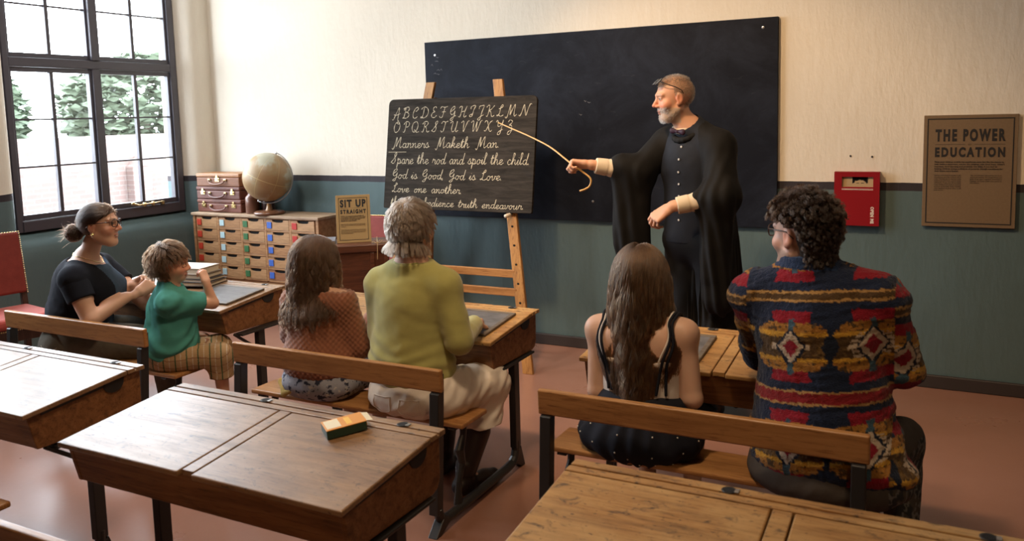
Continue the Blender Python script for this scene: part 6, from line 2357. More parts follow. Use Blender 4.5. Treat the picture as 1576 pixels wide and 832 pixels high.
# ================================================================= person in the navy top by the window
def person_navy():
    O = (-4.000, 2.71, 0.389)
    s = 0.95
    t = person('smiling person with a hair bun and glasses in a navy top, seated by the window', O)
    hc = (-3.752, 2.735, 1.068)
    f = unit((0.85, 0.53, 0.0))
    rt = V3(f[1], -f[0], 0)
    Rt = np.stack([rt, f, V3(0, 0, 1)]).T
    che = V3(-3.885, 2.720, 0.775)
    J = dict(pel=(-4.000, 2.740, 0.480), bel=(-3.955, 2.730, 0.620), che=che, neck=(-3.868, 2.722, 0.895), headbase=(-3.805, 2.728, 0.985),
             shL=che + V3(0.02, 0.01, 0.055) - rt * 0.155, shR=che + V3(0.02, 0, 0.045) + rt * 0.155, elL=(-3.700, 2.930, 0.640), elR=(-3.690, 2.600, 0.625),
             wrL=(-3.735, 2.900, 0.735), wrR=(-3.665, 2.790, 0.700),
             hipL=(-4.00, 2.80, 0.475), hipR=(-3.97, 2.65, 0.475), knL=(-3.72, 3.08, 0.45), knR=(-3.560, 2.900, 0.445), anL=(-3.72, 3.06, 0.09), anR=(-3.57, 2.93, 0.09), toL=(-3.66, 3.15, 0.03), toR=(-3.50, 3.02, 0.03))
    d = dict(pel=np.array([0.170, 0.145, 0.105]), bel=np.array([0.160, 0.140, 0.16]), che=np.array([0.160, 0.125, 0.135]), sh=0.050, nk=0.047, arm=0.048, leg=0.090)
    B = seated_parts(Body(), J, d)
    B.ell('torso', che + f * 0.105 + V3(0, 0, -0.045) + rt * 0.055, (0.075, 0.075, 0.075), 0.05)
    B.ell('torso', che + f * 0.105 + V3(0, 0, -0.045) - rt * 0.055, (0.075, 0.075, 0.075), 0.05)
    hf = unit((0.86, 0.505, 0.02))
    P, Rr = add_head(B, hc, hf, (-0.08, 0, 1), s, female=True, nose=0.95)
    ps = add_hand(B, 'handR', (-3.640, 2.835, 0.715), (0.25, 0.80, 0.45), (0.75, -0.62, 0.2), -1, 0.88, curls=[(55, 60, 35), (65, 65, 40), (70, 70, 40), (70, 70, 40)], thumb=(30, 40), tspread=28)
    add_hand(B, 'handL', (-3.745, 2.915, 0.745), (0.62, 0.05, 0.25), (-0.1, 0.5, 0.85), 1, 0.88, curls=[(40, 45, 30), (50, 50, 30), (60, 60, 35), (65, 65, 40)], thumb=(25, 35), tspread=35)
    V, F = skin_mesh(B, 0.0036)
    col = face_colors(V, hc, Rr, s, (0.63, 0.37, 0.265), (0.09, 0.05, 0.03), lip=(0.42, 0.12, 0.10), scalp=(0.07, 0.042, 0.028), scalp_test=lambda x, y, z: ((z > 0.02 + 0.5 * np.clip(y, -0.02, 0.1)) & (y < 0.06)) * 0.8, blush=0.6)
    q = head_local(V, hc, Rr, s)
    teeth = (np.abs(q[:, 0]) < 0.016) & (np.abs(q[:, 2] + 0.0545) < 0.0028) & (q[:, 1] > 0.07)
    col[teeth] = (0.70, 0.66, 0.60)
    to_object('body', V, F, SKIN, t, O, col)
    SK = V.copy()
    # scoop-neck short-sleeved top, paler denim-blue front panel
    C = B.pick({'torso'}, 0.010)
    for sd in ('L', 'R'):
        sh, el = np.array(J['sh' + sd]), np.array(J['el' + sd])
        C.cap('x', sh, sh + (el - sh) * 0.12, 0.062, 0.060, 0.03)
    C.ell('x', (-3.990, 2.735, 0.545), (0.170, 0.155, 0.10), 0.05, Rt)
    scoop = np.array(J['neck']) + f * 0.02 + V3(0, 0, 0.035)
    V, F = skin_mesh(C, 0.0042, [above(0.490), not_ell(scoop, (0.118, 0.112, 0.085))], 1,
                     lambda V_, N: 0.003 * wob(V_, 8, 6, 2) + 0.003 * np.sin((V_[:, 2] + V_[:, 0] * 0.5) * 90 + 3 * wob(V_, 3, 7, 2)) * np.clip((0.72 - V_[:, 2]) / 0.1, 0, 1))
    base = np.tile(np.array([0.012, 0.014, 0.022]), (len(V), 1))
    rel = V - che
    fr = (rel @ f > 0.055) & (np.abs(rel @ rt) < 0.085)
    base[fr] = (0.045, 0.075, 0.125)
    top = to_object('top', V, F, VC_CLOTH, t, O, base)
    for sd in ('L', 'R'):
        sh, el = np.array(J['sh' + sd]), np.array(J['el' + sd])
        K = Body().cap('x', sh, sh + (el - sh) * 0.8, 0.069, 0.062, 0.03)
        V2, F2 = skin_mesh(K, 0.0042, [hem_cut(sh, el, 0.50, 0.2)], 1, lambda V_, N: 0.002 * wob(V_, 9, 6, 2))
        to_object('sleeve', V2, F2, VC_CLOTH, top, O, np.tile(np.array([0.012, 0.014, 0.022]), (len(V2), 1)))
    # khaki jeans
    C = B.pick({'pelvis', 'thighL', 'thighR', 'calfL', 'calfR'}, 0.012)
    C.ell('x', (-4.00, 2.725, 0.45), (0.185, 0.150, 0.085), 0.05, Rt)
    C.cap('x', (-3.97, 2.63, 0.46), (-3.60, 2.86, 0.45), 0.092, 0.085, 0.05)
    V, F = skin_mesh(C, 0.005, [above(0.10), lambda X, Y, Z: np.where((Y > 2.60) & (Y < 2.855), 0.391 - Z, -1) + 0 * X], 1, lambda V_, N: 0.004 * wob(V_, 8, 12, 2))
    jm = fabric('grey_green_denim', (0.115, 0.105, 0.085), 0.9, 600, 0.3, 0.25)
    jn = to_object('jeans', V, F, jm, t, O)
    seam = mat('pale_stitching', (0.32, 0.29, 0.22), 0.9)
    for wp in ([(-4.10, 0.50), (-4.06, 0.425), (-4.00, 0.41)], [(-3.99, 0.485), (-3.94, 0.452), (-3.89, 0.475)], [(-3.985, 0.470), (-3.91, 0.430), (-3.83, 0.415)]):
        pts = []
        for i in range(len(wp) - 1):
            for k in range(9):
                x, z = np.array(wp[i]) + (np.array(wp[i + 1]) - np.array(wp[i])) * k / 8
                e = np.argmin((V[:, 0] - x) ** 2 + (V[:, 2] - z) ** 2 + 0.2 * (V[:, 1] - 2.5) ** 2)
                pts.append(V[e] - np.array(O) + V3(0, -0.001, 0))
        MB().tube(pts, 0.0016, 5).build('seam', seam, jn, smooth=True)
    shm = mat('brown_shoe', (0.05, 0.03, 0.02), 0.5)
    for sd in ('L', 'R'):
        laces_shoe('shoe', t, O, J['an' + sd], J['to' + sd], 0.95, shm)
    glasses(t, O, P, mat('tortoiseshell_frame', (0.035, 0.012, 0.010), 0.22), y0=0.100)
    gold = mat('gold', (0.75, 0.55, 0.25), 0.25, 1.0)
    for sx in (-1, 1):
        e = np.array(P(sx * 0.080, -0.006, -0.034)) - np.array(O)
        b = MB()
        for i in range(5):
            a = 6.283 * i / 5
            b.ball((e[0] + 0.005 * math.cos(a), e[1] + 0.003 * math.sin(a), e[2] - 0.004 + 0.006 * math.sin(a)), 0.0042, 5)
        b.build('earring', gold, t, smooth=True)
    ring = []
    nk = np.array(J['neck'])
    for i in range(28):
        a = 6.283 * i / 28
        w_ = nk + rt * 0.075 * math.cos(a) + f * (0.010 + 0.085 * math.sin(a)) + V3(0, 0, 0.020 - 0.030 * math.sin(a))
        e = np.argmin(((SK - w_) ** 2).sum(1))
        ring.append(SK[e] + unit(SK[e] - nk) * 0.0015 - np.array(O))
    MB().tube(ring, 0.0016, 5, closed=True).build('necklace', gold, t, smooth=True)
    hm = hair_material('dark_brown_tied_hair', (0.032, 0.0145, 0.0075), 0.3, 0.4)
    cap_m = fabric('dark_brown_hair_base', (0.045, 0.025, 0.015), 0.5, 300, 0.4, 0.25)

    def hclip(x, y, z):
        return np.where(y > 0.0, 0.012 + 0.72 * np.clip(y, 0, 0.1), -0.012 - 0.75 * np.clip(-y, 0, 0.07)) - z
    bun = np.array(P(0, -0.135, -0.030))
    ht = hair_cap('hair', hc, Rr, s, hclip, cap_m, t, O, 0.003, extra=lambda B_: None)
    K = Body().ell('b', bun, (0.036, 0.036, 0.040), 0.02).cap('b', P(0, -0.085, -0.02), bun, 0.026, 0.024, 0.02)
    V, F = skin_mesh(K, 0.004, [], 1, lambda V_, N: 0.003 * wob(V_, 24, 2, 2))
    bo = to_object('bun', V, F, cap_m, ht, O)
    q, n = sample_scalp(6500, lambda x, y, z: z > np.where(y > 0.0, 0.022 + 0.70 * np.clip(y, 0, 0.1), -0.012 - 0.55 * np.clip(-y, 0, 0.07)), 41)
    r = np.random.RandomState(12)
    tie = np.array([0, -0.108, -0.018])
    m = 14
    Pl = np.zeros((len(q), m, 3))
    tj = r.randn(len(q), 3) * 0.011
    rj = 0.003 * r.rand(len(q), 1)
    for i in range(m):
        u = i / (m - 1)
        p = q * (1 - u) + (tie + tj) * u
        c0, rad = np.array([0, -0.012, 0.030]), np.array([0.0815, 0.100, 0.090]) + rj
        k = np.linalg.norm((p - c0) / rad, axis=1)
        p = np.where((k < 1)[:, None], c0 + (p - c0) / k[:, None], p)
        Pl[:, i] = p
    Pw = to_world(Pl.reshape(-1, 3), hc, Rr, s).reshape(Pl.shape)
    strands('hair_strands', Pw, hm, ht, O, 0.0008, 0.0006)
    # loose ends round the bun
    nb = 1500
    dirs = r.randn(nb, 3)
    dirs /= np.linalg.norm(dirs, axis=1, keepdims=True)
    Pb = np.zeros((nb, 10, 3))
    ax_ = np.cross(dirs, r.randn(nb, 3))
    ax_ /= np.linalg.norm(ax_, axis=1, keepdims=True)
    for i in range(10):
        a = i / 9 * 2.2
        Pb[:, i] = bun + (dirs * math.cos(a) + ax_ * math.sin(a)) * (0.040 + 0.006 * r.rand(nb, 1))
    strands('bun_strands', Pb, hm, bo, O, 0.0008, 0.0004)
    nb = 70
    d0 = -hf + V3(0, 0, 0.25) + r.randn(nb, 3) * 0.35
    d0 /= np.linalg.norm(d0, axis=1, keepdims=True)
    strands('loose_ends', grow(np.repeat(bun[None], nb, 0) + r.randn(nb, 3) * 0.018, d0, 0.035 + 0.04 * r.rand(nb), 8, [], 0.06, 0.95, 3, 0.08), hm, bo, O, 0.0006, 0.0002)
    # pencil held between the fingers
    tag(MB().tube([(-0.05, 0, 0), (0.03, 0, 0), (0.042, 0, 0)], [0.004, 0.004, 0.001], 8).build('slate_pencil', M['pencil'], None, tuple(V3(-3.655, 2.945, 0.735)), (0.2, 0.55, 0.4)), 'grey slate pencil held in the hands of the person in navy', 'pencil', 'slate pencils')


person_navy()


# ================================================================= child in teal
def person_teal():
    O = (-3.320, 2.75, 0.389)
    s = 0.90
    t = person('small child with glasses in a teal T-shirt and check shorts, hand at mouth', O)
    hc = (-3.305, 2.765, 0.893)
    f = unit((0.72, 0.70, 0))
    rt = V3(f[1], -f[0], 0)
    Rt = np.stack([rt, f, V3(0, 0, 1)]).T
    che = V3(-3.315, 2.765, 0.675)
    J = dict(pel=(-3.325, 2.755, 0.450), bel=(-3.322, 2.760, 0.555), che=che, neck=(-3.318, 2.765, 0.775), headbase=(-3.310, 2.765, 0.835),
             shL=che + V3(0, 0, 0.055) - rt * 0.108, shR=che + V3(0, 0, 0.050) + rt * 0.108, elL=(-3.420, 2.840, 0.560), elR=(-3.165, 2.885, 0.690),
             wrL=(-3.330, 2.900, 0.510), wrR=(-3.185, 2.870, 0.795),
             hipL=(-3.35, 2.80, 0.445), hipR=(-3.28, 2.73, 0.445), knL=(-3.245, 2.975, 0.435), knR=(-3.120, 2.860, 0.435), anL=(-3.25, 2.99, 0.15), anR=(-3.125, 2.885, 0.15), toL=(-3.22, 3.05, 0.10), toR=(-3.09, 2.95, 0.10))
    d = dict(pel=np.array([0.125, 0.105, 0.075]), bel=np.array([0.112, 0.098, 0.12]), che=np.array([0.110, 0.085, 0.105]), sh=0.036, nk=0.036, arm=0.032, leg=0.058)
    B = seated_parts(Body(), J, d)
    hf = unit((0.82, 0.57, -0.05))
    P, Rr = add_head(B, hc, hf, (0, 0, 1), s, child=True, nose=0.8)
    add_hand(B, 'handR', J['wrR'], (-0.45, 0.05, 0.88), (0.85, -0.1, 0.5), -1, 0.62, curls=[(50, 60, 40), (55, 60, 40), (60, 65, 40), (60, 65, 40)], thumb=(30, 35), tspread=30)
    add_hand(B, 'handL', J['wrL'], (0.6, 0.7, -0.1), (0, 0.05, 1), 1, 0.62, (25, 30, 20))
    V, F = skin_mesh(B, 0.0036)
    col = face_colors(V, hc, Rr, s, (0.64, 0.37, 0.26), (0.16, 0.09, 0.05), lip=(0.45, 0.16, 0.13), scalp=(0.09, 0.055, 0.035), scalp_test=lambda x, y, z: ((z > np.where(y > 0, 0.04 + 0.1 * y, -0.045)) & (y < 0.09)) * 0.9, blush=0.6)
    to_object('body', V, F, SKIN, t, O, col)
    C = B.pick({'torso'}, 0.012)
    for sd in ('L', 'R'):
        sh, el = np.array(J['sh' + sd]), np.array(J['el' + sd])
        C.cap('x', sh, sh + (el - sh) * 0.85, 0.050, 0.056, 0.03)
    C.ell('x', (-3.325, 2.755, 0.50), (0.135, 0.118, 0.11), 0.05, Rt)

    def disp(V_, N):
        return 0.004 * np.sin((V_[:, 2] * 0.9 + (V_[:, 0] - V_[:, 1]) * 0.8) * 85 + 3.5 * wob(V_, 3.5, 4, 2)) + 0.003 * wob(V_, 9, 5, 2)
    V, F = skin_mesh(C, 0.004, [above(0.428), not_ell(np.array(J['neck']) + V3(0.01, 0.01, 0.025), (0.058, 0.058, 0.035)), hem_cut(J['shL'], J['elL'], 0.70, 0.07), hem_cut(J['shR'], J['elR'], 0.74, 0.07)], 1, disp)
    tm = fabric('teal_cotton', (0.065, 0.265, 0.235), 0.9, 520, 0.2, 0.2)
    to_object('tshirt', V, F, tm, t, O)
    C = B.pick({'pelvis'}, 0.012)
    for sd in ('L', 'R'):
        hp, kn, an = np.array(J['hip' + sd]), np.array(J['kn' + sd]), np.array(J['an' + sd])
        C.cap('x', hp, kn, 0.070, 0.064, 0.03)
        C.cap('x', kn, kn + (an - kn) * 0.35, 0.062, 0.060, 0.03)
    V, F = skin_mesh(C, 0.004, [above(0.33), lambda X, Y, Z: np.where((Y > 2.60) & (Y < 2.852) & (X < -3.14), 0.391 - Z, -1) + 0 * X, below(0.50)], 1, lambda V_, N: 0.003 * wob(V_, 10, 7, 2))
    base = np.tile(np.array([0.40, 0.27, 0.15]), (len(V), 1))
    u = (V - np.array(O)) @ f
    vv = (V - np.array(O)) @ rt + 0.4 * V[:, 2]
    st = np.abs(((u / 0.052) % 1) - 0.5) < 0.055
    st2 = np.abs((((vv + V[:, 2]) / 0.06) % 1) - 0.5) < 0.045
    st3 = np.abs((((u / 0.052) + 0.5) % 1) - 0.5) < 0.03
    base[st3] = (0.55, 0.50, 0.42)
    base[st2] = (0.25, 0.12, 0.07)
    base[st] = (0.05, 0.10, 0.055)
    to_object('shorts', V, F, VC_CLOTH, t, O, base)
    shm = mat('child_shoe', (0.06, 0.07, 0.10), 0.6)
    for sd in ('L', 'R'):
        an, to = np.array(J['an' + sd]), np.array(J['to' + sd])
        K = Body().cap('s', an + V3(0, 0, 0.0), an - V3(0, 0, 0.055), 0.030, 0.030, 0.01).cap('s', an - V3(0, 0, 0.055) - f * 0.015, to - V3(0, 0, 0.012), 0.030, 0.026, 0.02)
        V, F = skin_mesh(K, 0.005)
        to_object('shoe', V, F, shm, t, O)
    glasses(t, O, P, mat('thin_gold_frame', (0.35, 0.20, 0.12), 0.3), w=0.021, hgt=0.017, y0=0.090, z0=0.010)
    hm = hair_material('brown_short_hair', (0.052, 0.025, 0.012), 0.36, 0.45)
    cap_m = fabric('brown_short_hair_base', (0.060, 0.036, 0.022), 0.6, 300, 0.4, 0.3)

    def hclip(x, y, z):
        return np.where(y > 0.0, 0.012 + 0.40 * np.clip(y, 0, 0.1), -0.062) - z
    ht = hair_cap('hair', hc, Rr, s, hclip, cap_m, t, O, 0.010, extra=lambda B_: B_.cap('h', P(0, -0.050, -0.02), P(0, -0.046, -0.075), 0.050, 0.040, 0.02))
    q, n = sample_scalp(7500, lambda x, y, z: (z > np.where(y > 0.0, 0.02 + 0.40 * np.clip(y, 0, 0.1), -0.045)), 51)
    r = np.random.RandomState(14)
    crown = np.array([0.01, -0.05, 0.10])
    fl = q - crown
    fl -= (fl * n).sum(1, keepdims=True) * n
    fl /= np.maximum(np.linalg.norm(fl, axis=1, keepdims=True), 1e-6)
    dd = fl + n * 0.10 + np.cross(n, fl) * 0.22 + r.randn(len(q), 3) * 0.10
    dd /= np.linalg.norm(dd, axis=1, keepdims=True)
    coll = [ecol(to_world(np.array([[0, -0.012, 0.030]]), hc, Rr, s)[0], np.array([0.081, 0.100, 0.090]) * s, Rr), ecol(P(0, -0.043, -0.06), (0.045, 0.045, 0.06))]
    Pn = grow(to_world(q, hc, Rr, s), dd @ Rr, np.where(q[:, 1] > 0.03, 0.026, 0.042) + 0.018 * r.rand(len(q)), 9, coll, 0.13, 0.9, 15, 0.04)
    Pn = clump(Pn, 350, 0.5, 16, 0.15, 0.001, 0.05, 0.001)
    strands('hair_strands', Pn, hm, ht, O, 0.0007, 0.0003)


person_teal()


# ================================================================= the teacher
def person_teacher():
    O = (-1.10, 4.17, 0.0)
    t = person('bearded teacher in a long black gown standing and pointing at the easel board', O)
    hc = (-1.222, 4.145, 1.622)
    F0 = unit((-0.42, -0.91, 0))
    rt = V3(F0[1], -F0[0], 0)                 # his right
    Rt = np.stack([rt, F0, V3(0, 0, 1)]).T
    ctr = V3(-1.115, 4.185, 0)
    J = dict(pel=ctr + V3(0, 0, 0.92), bel=ctr + V3(0, 0, 1.08), che=ctr + V3(-0.008, 0, 1.28), neck=ctr + V3(-0.030, -0.005, 1.465), headbase=V3(-1.195, 4.160, 1.545),
             shR=ctr + V3(-0.01, 0, 1.395) + rt * 0.175, shL=ctr + V3(-0.01, 0, 1.385) - rt * 0.150, elR=(-1.400, 4.110, 1.255), wrR=(-1.610, 3.985, 1.300),
             elL=(-0.950, 4.000, 1.150), wrL=(-1.165, 3.915, 1.105),
             hipL=ctr - rt * 0.09 + V3(0, 0, 0.90), hipR=ctr + rt * 0.09 + V3(0, 0, 0.90), knL=ctr - rt * 0.10 + V3(0, 0, 0.48), knR=ctr + rt * 0.10 + V3(0, 0, 0.48),
             anL=ctr - rt * 0.10 + V3(0, 0, 0.09), anR=ctr + rt * 0.10 + V3(0, 0, 0.09), toL=ctr - rt * 0.12 + F0 * 0.13 + V3(0, 0, 0.035), toR=ctr + rt * 0.12 + F0 * 0.13 + V3(0, 0, 0.035))
    d = dict(pel=np.array([0.165, 0.115, 0.12]), bel=np.array([0.160, 0.118, 0.18]), che=np.array([0.170, 0.115, 0.17]), sh=0.058, nk=0.056, arm=0.048, leg=0.085)
    B = seated_parts(Body(), J, d)
    hf = unit((-0.86, -0.48, -0.12))
    P, Rr = add_head(B, hc, hf, (0.05, 0.03, 1), 1.0, nose=1.0)
    # right hand closed round the cane, thumb on top; left hand relaxed
    wR, wL = np.array(J['wrR']), np.array(J['wrL'])
    add_hand(B, 'handR', wR + V3(-0.012, -0.004, 0.004), (-0.93, -0.18, 0.10), (0.10, 0.35, 0.93), -1, 1.0, curls=[(62, 78, 45), (68, 80, 48), (70, 82, 48), (72, 82, 48)], thumb=(35, 45), spread=2, tspread=22)
    add_hand(B, 'handL', wL + V3(-0.012, -0.004, -0.006), (-0.78, -0.20, -0.58), (-0.30, -0.80, 0.50), -1, 1.0, curls=[(35, 38, 22), (40, 42, 25), (46, 46, 26), (50, 48, 28)], thumb=(20, 25), spread=6, tspread=34)
    V, F = skin_mesh(B, 0.0036)
    col = face_colors(V, hc, Rr, 1.0, (0.60, 0.325, 0.215), (0.30, 0.21, 0.15), lip=(0.38, 0.15, 0.115), beard=(0.40, 0.33, 0.27), blush=0.75,
                      scalp=(0.34, 0.235, 0.17), scalp_test=lambda x, y, z: ((z > np.where(y > 0.01, 0.062 + 0.10 * np.clip(y, 0, .1), np.where(np.abs(x) > 0.05, 0.02, -0.05))) & (y < 0.075)) * 0.7)
    to_object('body', V, F, SKIN, t, O, col)
    black = fabric('black_suiting', (0.0075, 0.0085, 0.011), 0.8, 420, 0.3, 0.2)
    # waistcoat and trousers
    C = B.pick({'torso', 'pelvis'}, 0.012)
    V, F = skin_mesh(C, 0.005, [above(0.90), not_ell(np.array(J['neck']) + F0 * 0.035 + V3(0, 0, 0.055), (0.060, 0.060, 0.060))], 1, lambda V_, N: 0.002 * wob(V_, 8, 3, 2))
    wc = to_object('waistcoat', V, F, fabric('blue_black_waistcoat', (0.012, 0.0145, 0.022), 0.75, 420, 0.3, 0.2), t, O)
    pearl = mat('pearl_button', (0.45, 0.43, 0.40), 0.25)
    fpx = V3(-1.115, 4.185, 0)
    for i, z in enumerate((1.385, 1.325, 1.262, 1.200, 1.140, 1.080, 1.02)):
        p0 = fpx + rt * 0.005 + V3(0, 0, z)
        dd = (V - p0) - ((V - p0) @ F0)[:, None] * F0
        e = np.argmin((dd ** 2).sum(1) - 0.002 * ((V - p0) @ F0 > 0.05))
        p = V[e] + F0 * 0.002 - np.array(O)
        Mx = trans(*p) @ Vector(F0).to_track_quat('Z', 'Y').to_matrix().to_4x4()
        MB().lathe([(0.0058, 0), (0.0060, 0.0016), (0.0048, 0.0026), (0.0024, 0.002)], 12, Mx).build('button', pearl, wc, smooth=True)
    C = B.pick({'pelvis', 'thighL', 'thighR', 'calfL', 'calfR'}, 0.010)
    V, F = skin_mesh(C, 0.007, [above(0.07), below(1.0)], 1, lambda V_, N: 0.003 * wob(V_, 6, 5, 2))
    to_object('trousers', V, F, black, t, O)
    sm = mat('polished_black_shoe', (0.01, 0.01, 0.01), 0.25)
    for sd in ('L', 'R'):
        laces_shoe('shoe', t, O, J['an' + sd], J['to' + sd], 1.08, sm)
    # white shirt: collar band and cuffs
    wm = fabric('cream_shirt', (0.66, 0.55, 0.42), 0.85, 520, 0.08, 0.15)
    K = Body().cap('c', np.array(J['neck']) + V3(0, 0, -0.02), np.array(J['headbase']) + V3(0, 0, -0.018), 0.0635, 0.0625, 0.01)
    V, F = skin_mesh(K, 0.004, [side(np.array(J['neck']) + V3(0, 0, 0.036), -F0 * 0.35 + V3(0, 0, -1)), above(1.40)], 1)
    to_object('shirt_collar', V, F, wm, t, O)
    for a, e, r1, r2 in ((J['wrR'], J['elR'], 0.040, 0.050), (J['wrL'], J['elL'], 0.041, 0.048)):
        a, e = np.array(a), np.array(e)
        ax_ = unit(e - a)
        K = Body().cap('c', a - ax_ * 0.005, a + ax_ * 0.19, r1, r2, 0.01)
        V, F = skin_mesh(K, 0.004, [side(a + ax_ * 0.022, ax_)], 1, lambda V_, N: 0.0022 * np.sin(((V_ - a) @ ax_) * 130 + 2.5 * wob(V_, 7, 3, 2)) * (((V_ - a) @ ax_) > 0.08) + 0.0015 * wob(V_, 12, 4, 2))
        cf = to_object('shirt_sleeve', V, F, wm, t, O)
    # gown
    G_ = Body()
    for sd in ('L', 'R'):
        G_.cap('g', np.array(J['neck']) + V3(0, 0, 0.0), J['sh' + sd], 0.058, 0.070, 0.05)
    bk = -F0
    G_.cap('g', ctr + bk * 0.02 + V3(0, 0, 1.32), ctr + bk * 0.06 + V3(0, 0, 0.16), 0.170, 0.265, 0.06, (F0, 0.66))
    # right sleeve: over the raised arm, hanging to a deep point
    sR, eR, wR_ = np.array(J['shR']), np.array(J['elR']), np.array(J['wrR'])
    tipm = eR * 0.20 + wR_ * 0.80
    nrm = unit(np.cross(unit(wR_ - sR), V3(0, 0, 1)))
    endR = V3(-1.475, 4.065, 1.285)
    G_.cap('g', sR, eR, 0.085, 0.080, 0.05)
    G_.cap('g', eR, endR, 0.076, 0.066, 0.04)
    for u, zb_, rr_ in ((0.0, 0.82, 0.060), (0.3, 0.80, 0.054), (0.55, 0.80, 0.048), (0.78, 0.83, 0.042), (1.0, 0.90, 0.034)):
        p = eR * (1 - u) + (endR + V3(-0.005, 0, 0)) * u
        G_.cap('g', p, V3(p[0] * 0.9 + (-1.42) * 0.1, p[1] + 0.02, zb_), rr_, rr_ * 0.9, 0.05)
    # left sleeve: bell falling from the bent arm
    sL, eL, wL_ = np.array(J['shL']), np.array(J['elL']), np.array(J['wrL'])
    endL = wL_ * 0.36 + eL * 0.64
    G_.cap('g', sL, eL, 0.074, 0.086, 0.05)
    G_.cap('g', eL, endL, 0.078, 0.062, 0.04)
    for u, zb_, rr_ in ((0.0, 0.62, 0.070), (0.35, 0.66, 0.062), (0.7, 0.78, 0.052), (1.0, 0.95, 0.042)):
        p = eL * (1 - u) + endL * u
        G_.cap('g', p, V3(p[0] * 0.7 + (-0.96) * 0.3, p[1] + 0.05, zb_), rr_, rr_ * 0.9, 0.05)

    # open front: a channel cut in front of the waistcoat
    def front(X, Y, Z):
        dx, dy = X - ctr[0], Y - ctr[1]
        a = dx * rt[0] + dy * rt[1]
        b_ = dx * F0[0] + dy * F0[1]
        half = 0.068 + 0.028 * np.clip((1.42 - Z) / 0.3, 0, 1)
        box = np.maximum(np.abs(a - 0.018) - half, 0.035 - b_)
        return -box

    def tubecut(a, e, r):
        a, e = np.array(a, float), np.array(e, float)
        q = ('c', 'x', a, e, r, r, 0, None)
        return lambda X, Y, Z: -_dist(q, X, Y, Z)

    def gd(V_, N):
        dx, dy = V_[:, 0] - ctr[0], V_[:, 1] - ctr[1]
        ang = np.arctan2(dx * rt[0] + dy * rt[1], -(dx * F0[0] + dy * F0[1]))
        low = np.clip((1.42 - V_[:, 2]) / 0.5, 0.05, 1)
        w_ = 2.5 * wob(V_ * V3(1, 1, 0.25), 2.2, 8, 2)
        f1 = np.sin(ang * 11 + w_) + 0.5 * np.sin(ang * 23 + 2 * w_ + V_[:, 2] * 3)
        lat = np.sin((dx * rt[0] + dy * rt[1]) * 120 + 2.4 * w_ - V_[:, 2] * 5)
        return 0.010 * f1 * low + 0.006 * lat * low + 0.003 * wob(V_, 5, 9, 2)
    V, F = skin_mesh(G_, 0.0055, [above(0.10), front, not_ell(np.array(J['neck']) + F0 * 0.02 + V3(0, 0, 0.075), (0.072, 0.078, 0.075))], 1, gd)
    gm = fabric('black_gown_cloth', (0.0060, 0.0055, 0.0055), 0.78, 520, 0.3, 0.15, 0.0, 0.2)
    gown = to_object('gown', V, F, gm, t, O)
    # gown collar and bow tie
    K = Body()
    nk = np.array(J['neck'])
    ring = [nk + rt * 0.078 * math.cos(a) + F0 * (0.004 + 0.080 * math.sin(a)) + V3(0, 0, 0.010 - 0.060 * max(0, math.sin(a)) + 0.020 * max(0, -math.sin(a))) for a in [6.283 * i / 20 for i in range(21)]]
    for i in range(20):
        K.cap('k', ring[i], ring[i + 1], 0.015, 0.015, 0.01)
    V, F = skin_mesh(K, 0.004)
    to_object('gown_collar', V, F, gm, gown, O)
    K = Body()
    bp = nk + F0 * 0.088 + V3(-0.01, 0, -0.004)
    K.cap('k', bp, bp + rt * 0.034 + V3(0, 0, 0.004), 0.007, 0.016, 0.006, (F0, 0.5)).cap('k', bp, bp - rt * 0.034 + V3(0, 0, -0.003), 0.007, 0.016, 0.006, (F0, 0.5)).ell('k', bp, (0.009, 0.009, 0.009), 0.004)
    V, F = skin_mesh(K, 0.003)
    to_object('bow_tie', V, F, fabric('plum_silk', (0.030, 0.010, 0.022), 0.5, 500), t, O)
    # dark glasses pushed up on the head
    b = MB()
    dk = mat('black_spectacles', (0.012, 0.012, 0.013), 0.2)
    Oo = np.array(O)
    up = lambda x, y, z: np.array(P(x, y, z)) - Oo
    for sx in (-1, 1):
        b.tube([up(sx * 0.057, 0.071, 0.098), up(sx * 0.076, 0.045, 0.080), up(sx * 0.082, 0.0, 0.058), up(sx * 0.083, -0.025, 0.040), up(sx * 0.081, -0.032, 0.022)], 0.0022, 6)
        ring = [up(sx * 0.034 + 0.023 * math.cos(a), 0.074 - 0.017 * math.sin(a) - 0.2 * abs(sx * 0.034 + 0.023 * math.cos(a)) * 0.25, 0.098 + 0.013 * math.sin(a)) for a in [6.283 * i / 16 for i in range(16)]]
        b.tube(ring, 0.0024, 6, closed=True)
    b.tube([up(-0.012, 0.076, 0.099), up(0, 0.079, 0.102), up(0.012, 0.076, 0.099)], 0.0022, 6)
    g = b.build('spectacles', dk, t, smooth=True)
    lens = mat('spectacle_lens', (0.25, 0.25, 0.26), 0.08, 0.0, 0.8)
    for sx in (-1, 1):
        ring = [up(sx * 0.034 + 0.022 * math.cos(a), 0.075 - 0.017 * math.sin(a), 0.0985 + 0.0125 * math.sin(a)) for a in [6.283 * i / 16 for i in range(16)]]
        ring2 = [r_ + np.array(Rr[1]) * 0.0015 for r_ in ring]
        MB().add(ring + ring2, [tuple(range(16))[::-1], tuple(range(16, 32))] + [(i, (i + 1) % 16, 16 + (i + 1) % 16, 16 + i) for i in range(16)]).build('lens', lens, g)
    # cropped hair and beard
    hm = hair_material('cropped_grey_brown_hair', (0.115, 0.082, 0.060), 0.4, 0.45)
    q, n = sample_scalp(6500, lambda x, y, z: (z > np.where(y > 0.01, 0.070 + 0.02 * np.clip(y, 0, 0.1), np.where(np.abs(x) > 0.055, 0.012 - 0.3 * np.clip(-y - 0.03, 0, 0.05), -0.040))), 61)
    r = np.random.RandomState(18)
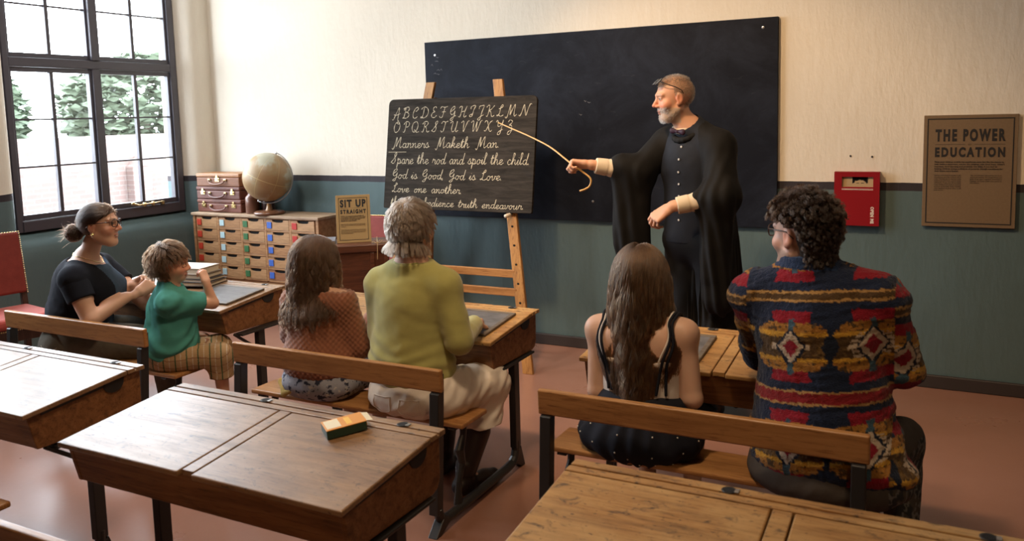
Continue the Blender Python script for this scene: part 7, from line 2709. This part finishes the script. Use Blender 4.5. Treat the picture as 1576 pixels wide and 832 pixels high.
    dd = n * 0.55 + np.array([0, 0.1, -0.25]) + r.randn(len(q), 3) * 0.25
    dd /= np.linalg.norm(dd, axis=1, keepdims=True)
    ln = np.where(q[:, 2] > 0.085, 0.012, 0.004) + 0.003 * r.rand(len(q))
    Pn = grow(to_world(q, hc, Rr, 1.0), dd @ Rr, ln, 4, [], 0.05, 0.95, 19, 0.05)
    strands('hair', Pn, hm, t, O, 0.0006, 0.0003)
    bm = hair_material('white_grey_beard', (0.27, 0.225, 0.18), 0.4, 0.4)
    HV, HF = skin_mesh(B.pick({'head'}, 0.0), 0.004)
    HN = vnormals(HV, HF)
    l = head_local(HV, hc, Rr, 1.0)
    ok = (l[:, 2] < -0.032 - 0.5 * np.clip(0.06 - l[:, 1], 0, 0.05)) & (l[:, 2] > -0.110) & (l[:, 1] > 0.0) & ~((np.abs(l[:, 0]) < 0.02) & (l[:, 2] > -0.067) & (l[:, 2] < -0.044))
    ok &= ~((l[:, 1] < 0.055) & (l[:, 2] > -0.040))
    e = r.choice(np.nonzero(ok)[0], 3000)
    rw = HV[e] + r.randn(len(e), 3) * 0.0012
    dw = HN[e] * 0.45 + V3(0, 0, -0.7) + r.randn(len(e), 3) * 0.2
    dw /= np.linalg.norm(dw, axis=1, keepdims=True)
    strands('beard', grow(rw, dw, 0.0035 + 0.0045 * r.rand(len(e)), 4, [], 0.05, 0.95, 20, 0.05), bm, t, O, 0.00045, 0.0003)
    # cane: straight part towards the board, hooked end below the hand
    gp = wR + V3(-0.085, -0.022, -0.008)
    cane = [(-2.405, 4.47, 1.520), (-2.25, 4.36, 1.482), (-2.08, 4.24, 1.440), (-1.90, 4.11, 1.388), (-1.76, 4.01, 1.325)]
    cane += [tuple(gp + V3(0.0, 0, 0.002)), tuple(gp + V3(0.045, 0.012, -0.030)), tuple(gp + V3(0.084, 0.012, -0.062)), tuple(gp + V3(0.080, 0.010, -0.098)), tuple(gp + V3(0.055, 0.008, -0.116)), tuple(gp + V3(0.026, 0.006, -0.126))]
    pts = smooth_stroke3(cane)
    tag(MB().tube(pts, [0.0034 + 0.0018 * min(1, i / (len(pts) * 0.6)) for i in range(len(pts))], 10).build('cane', mat('yellow_rattan', (0.52, 0.30, 0.095), 0.35), None, smooth=True), 'long thin yellow cane with a hooked end held by the teacher', 'cane')


def smooth_stroke3(p, n=6):
    p = [Vector(a) for a in p]
    q = [p[0] * 2 - p[1]] + p + [p[-1] * 2 - p[-2]]
    out = []
    for i in range(1, len(q) - 2):
        for k in range(n):
            t = k / n
            a, b, c, d = q[i - 1], q[i], q[i + 1], q[i + 2]
            out.append(0.5 * ((2 * b) + (c - a) * t + (2 * a - 5 * b + 4 * c - d) * t * t + (3 * b - a - 3 * c + d) * t ** 3))
    out.append(p[-1])
    return out


person_teacher()
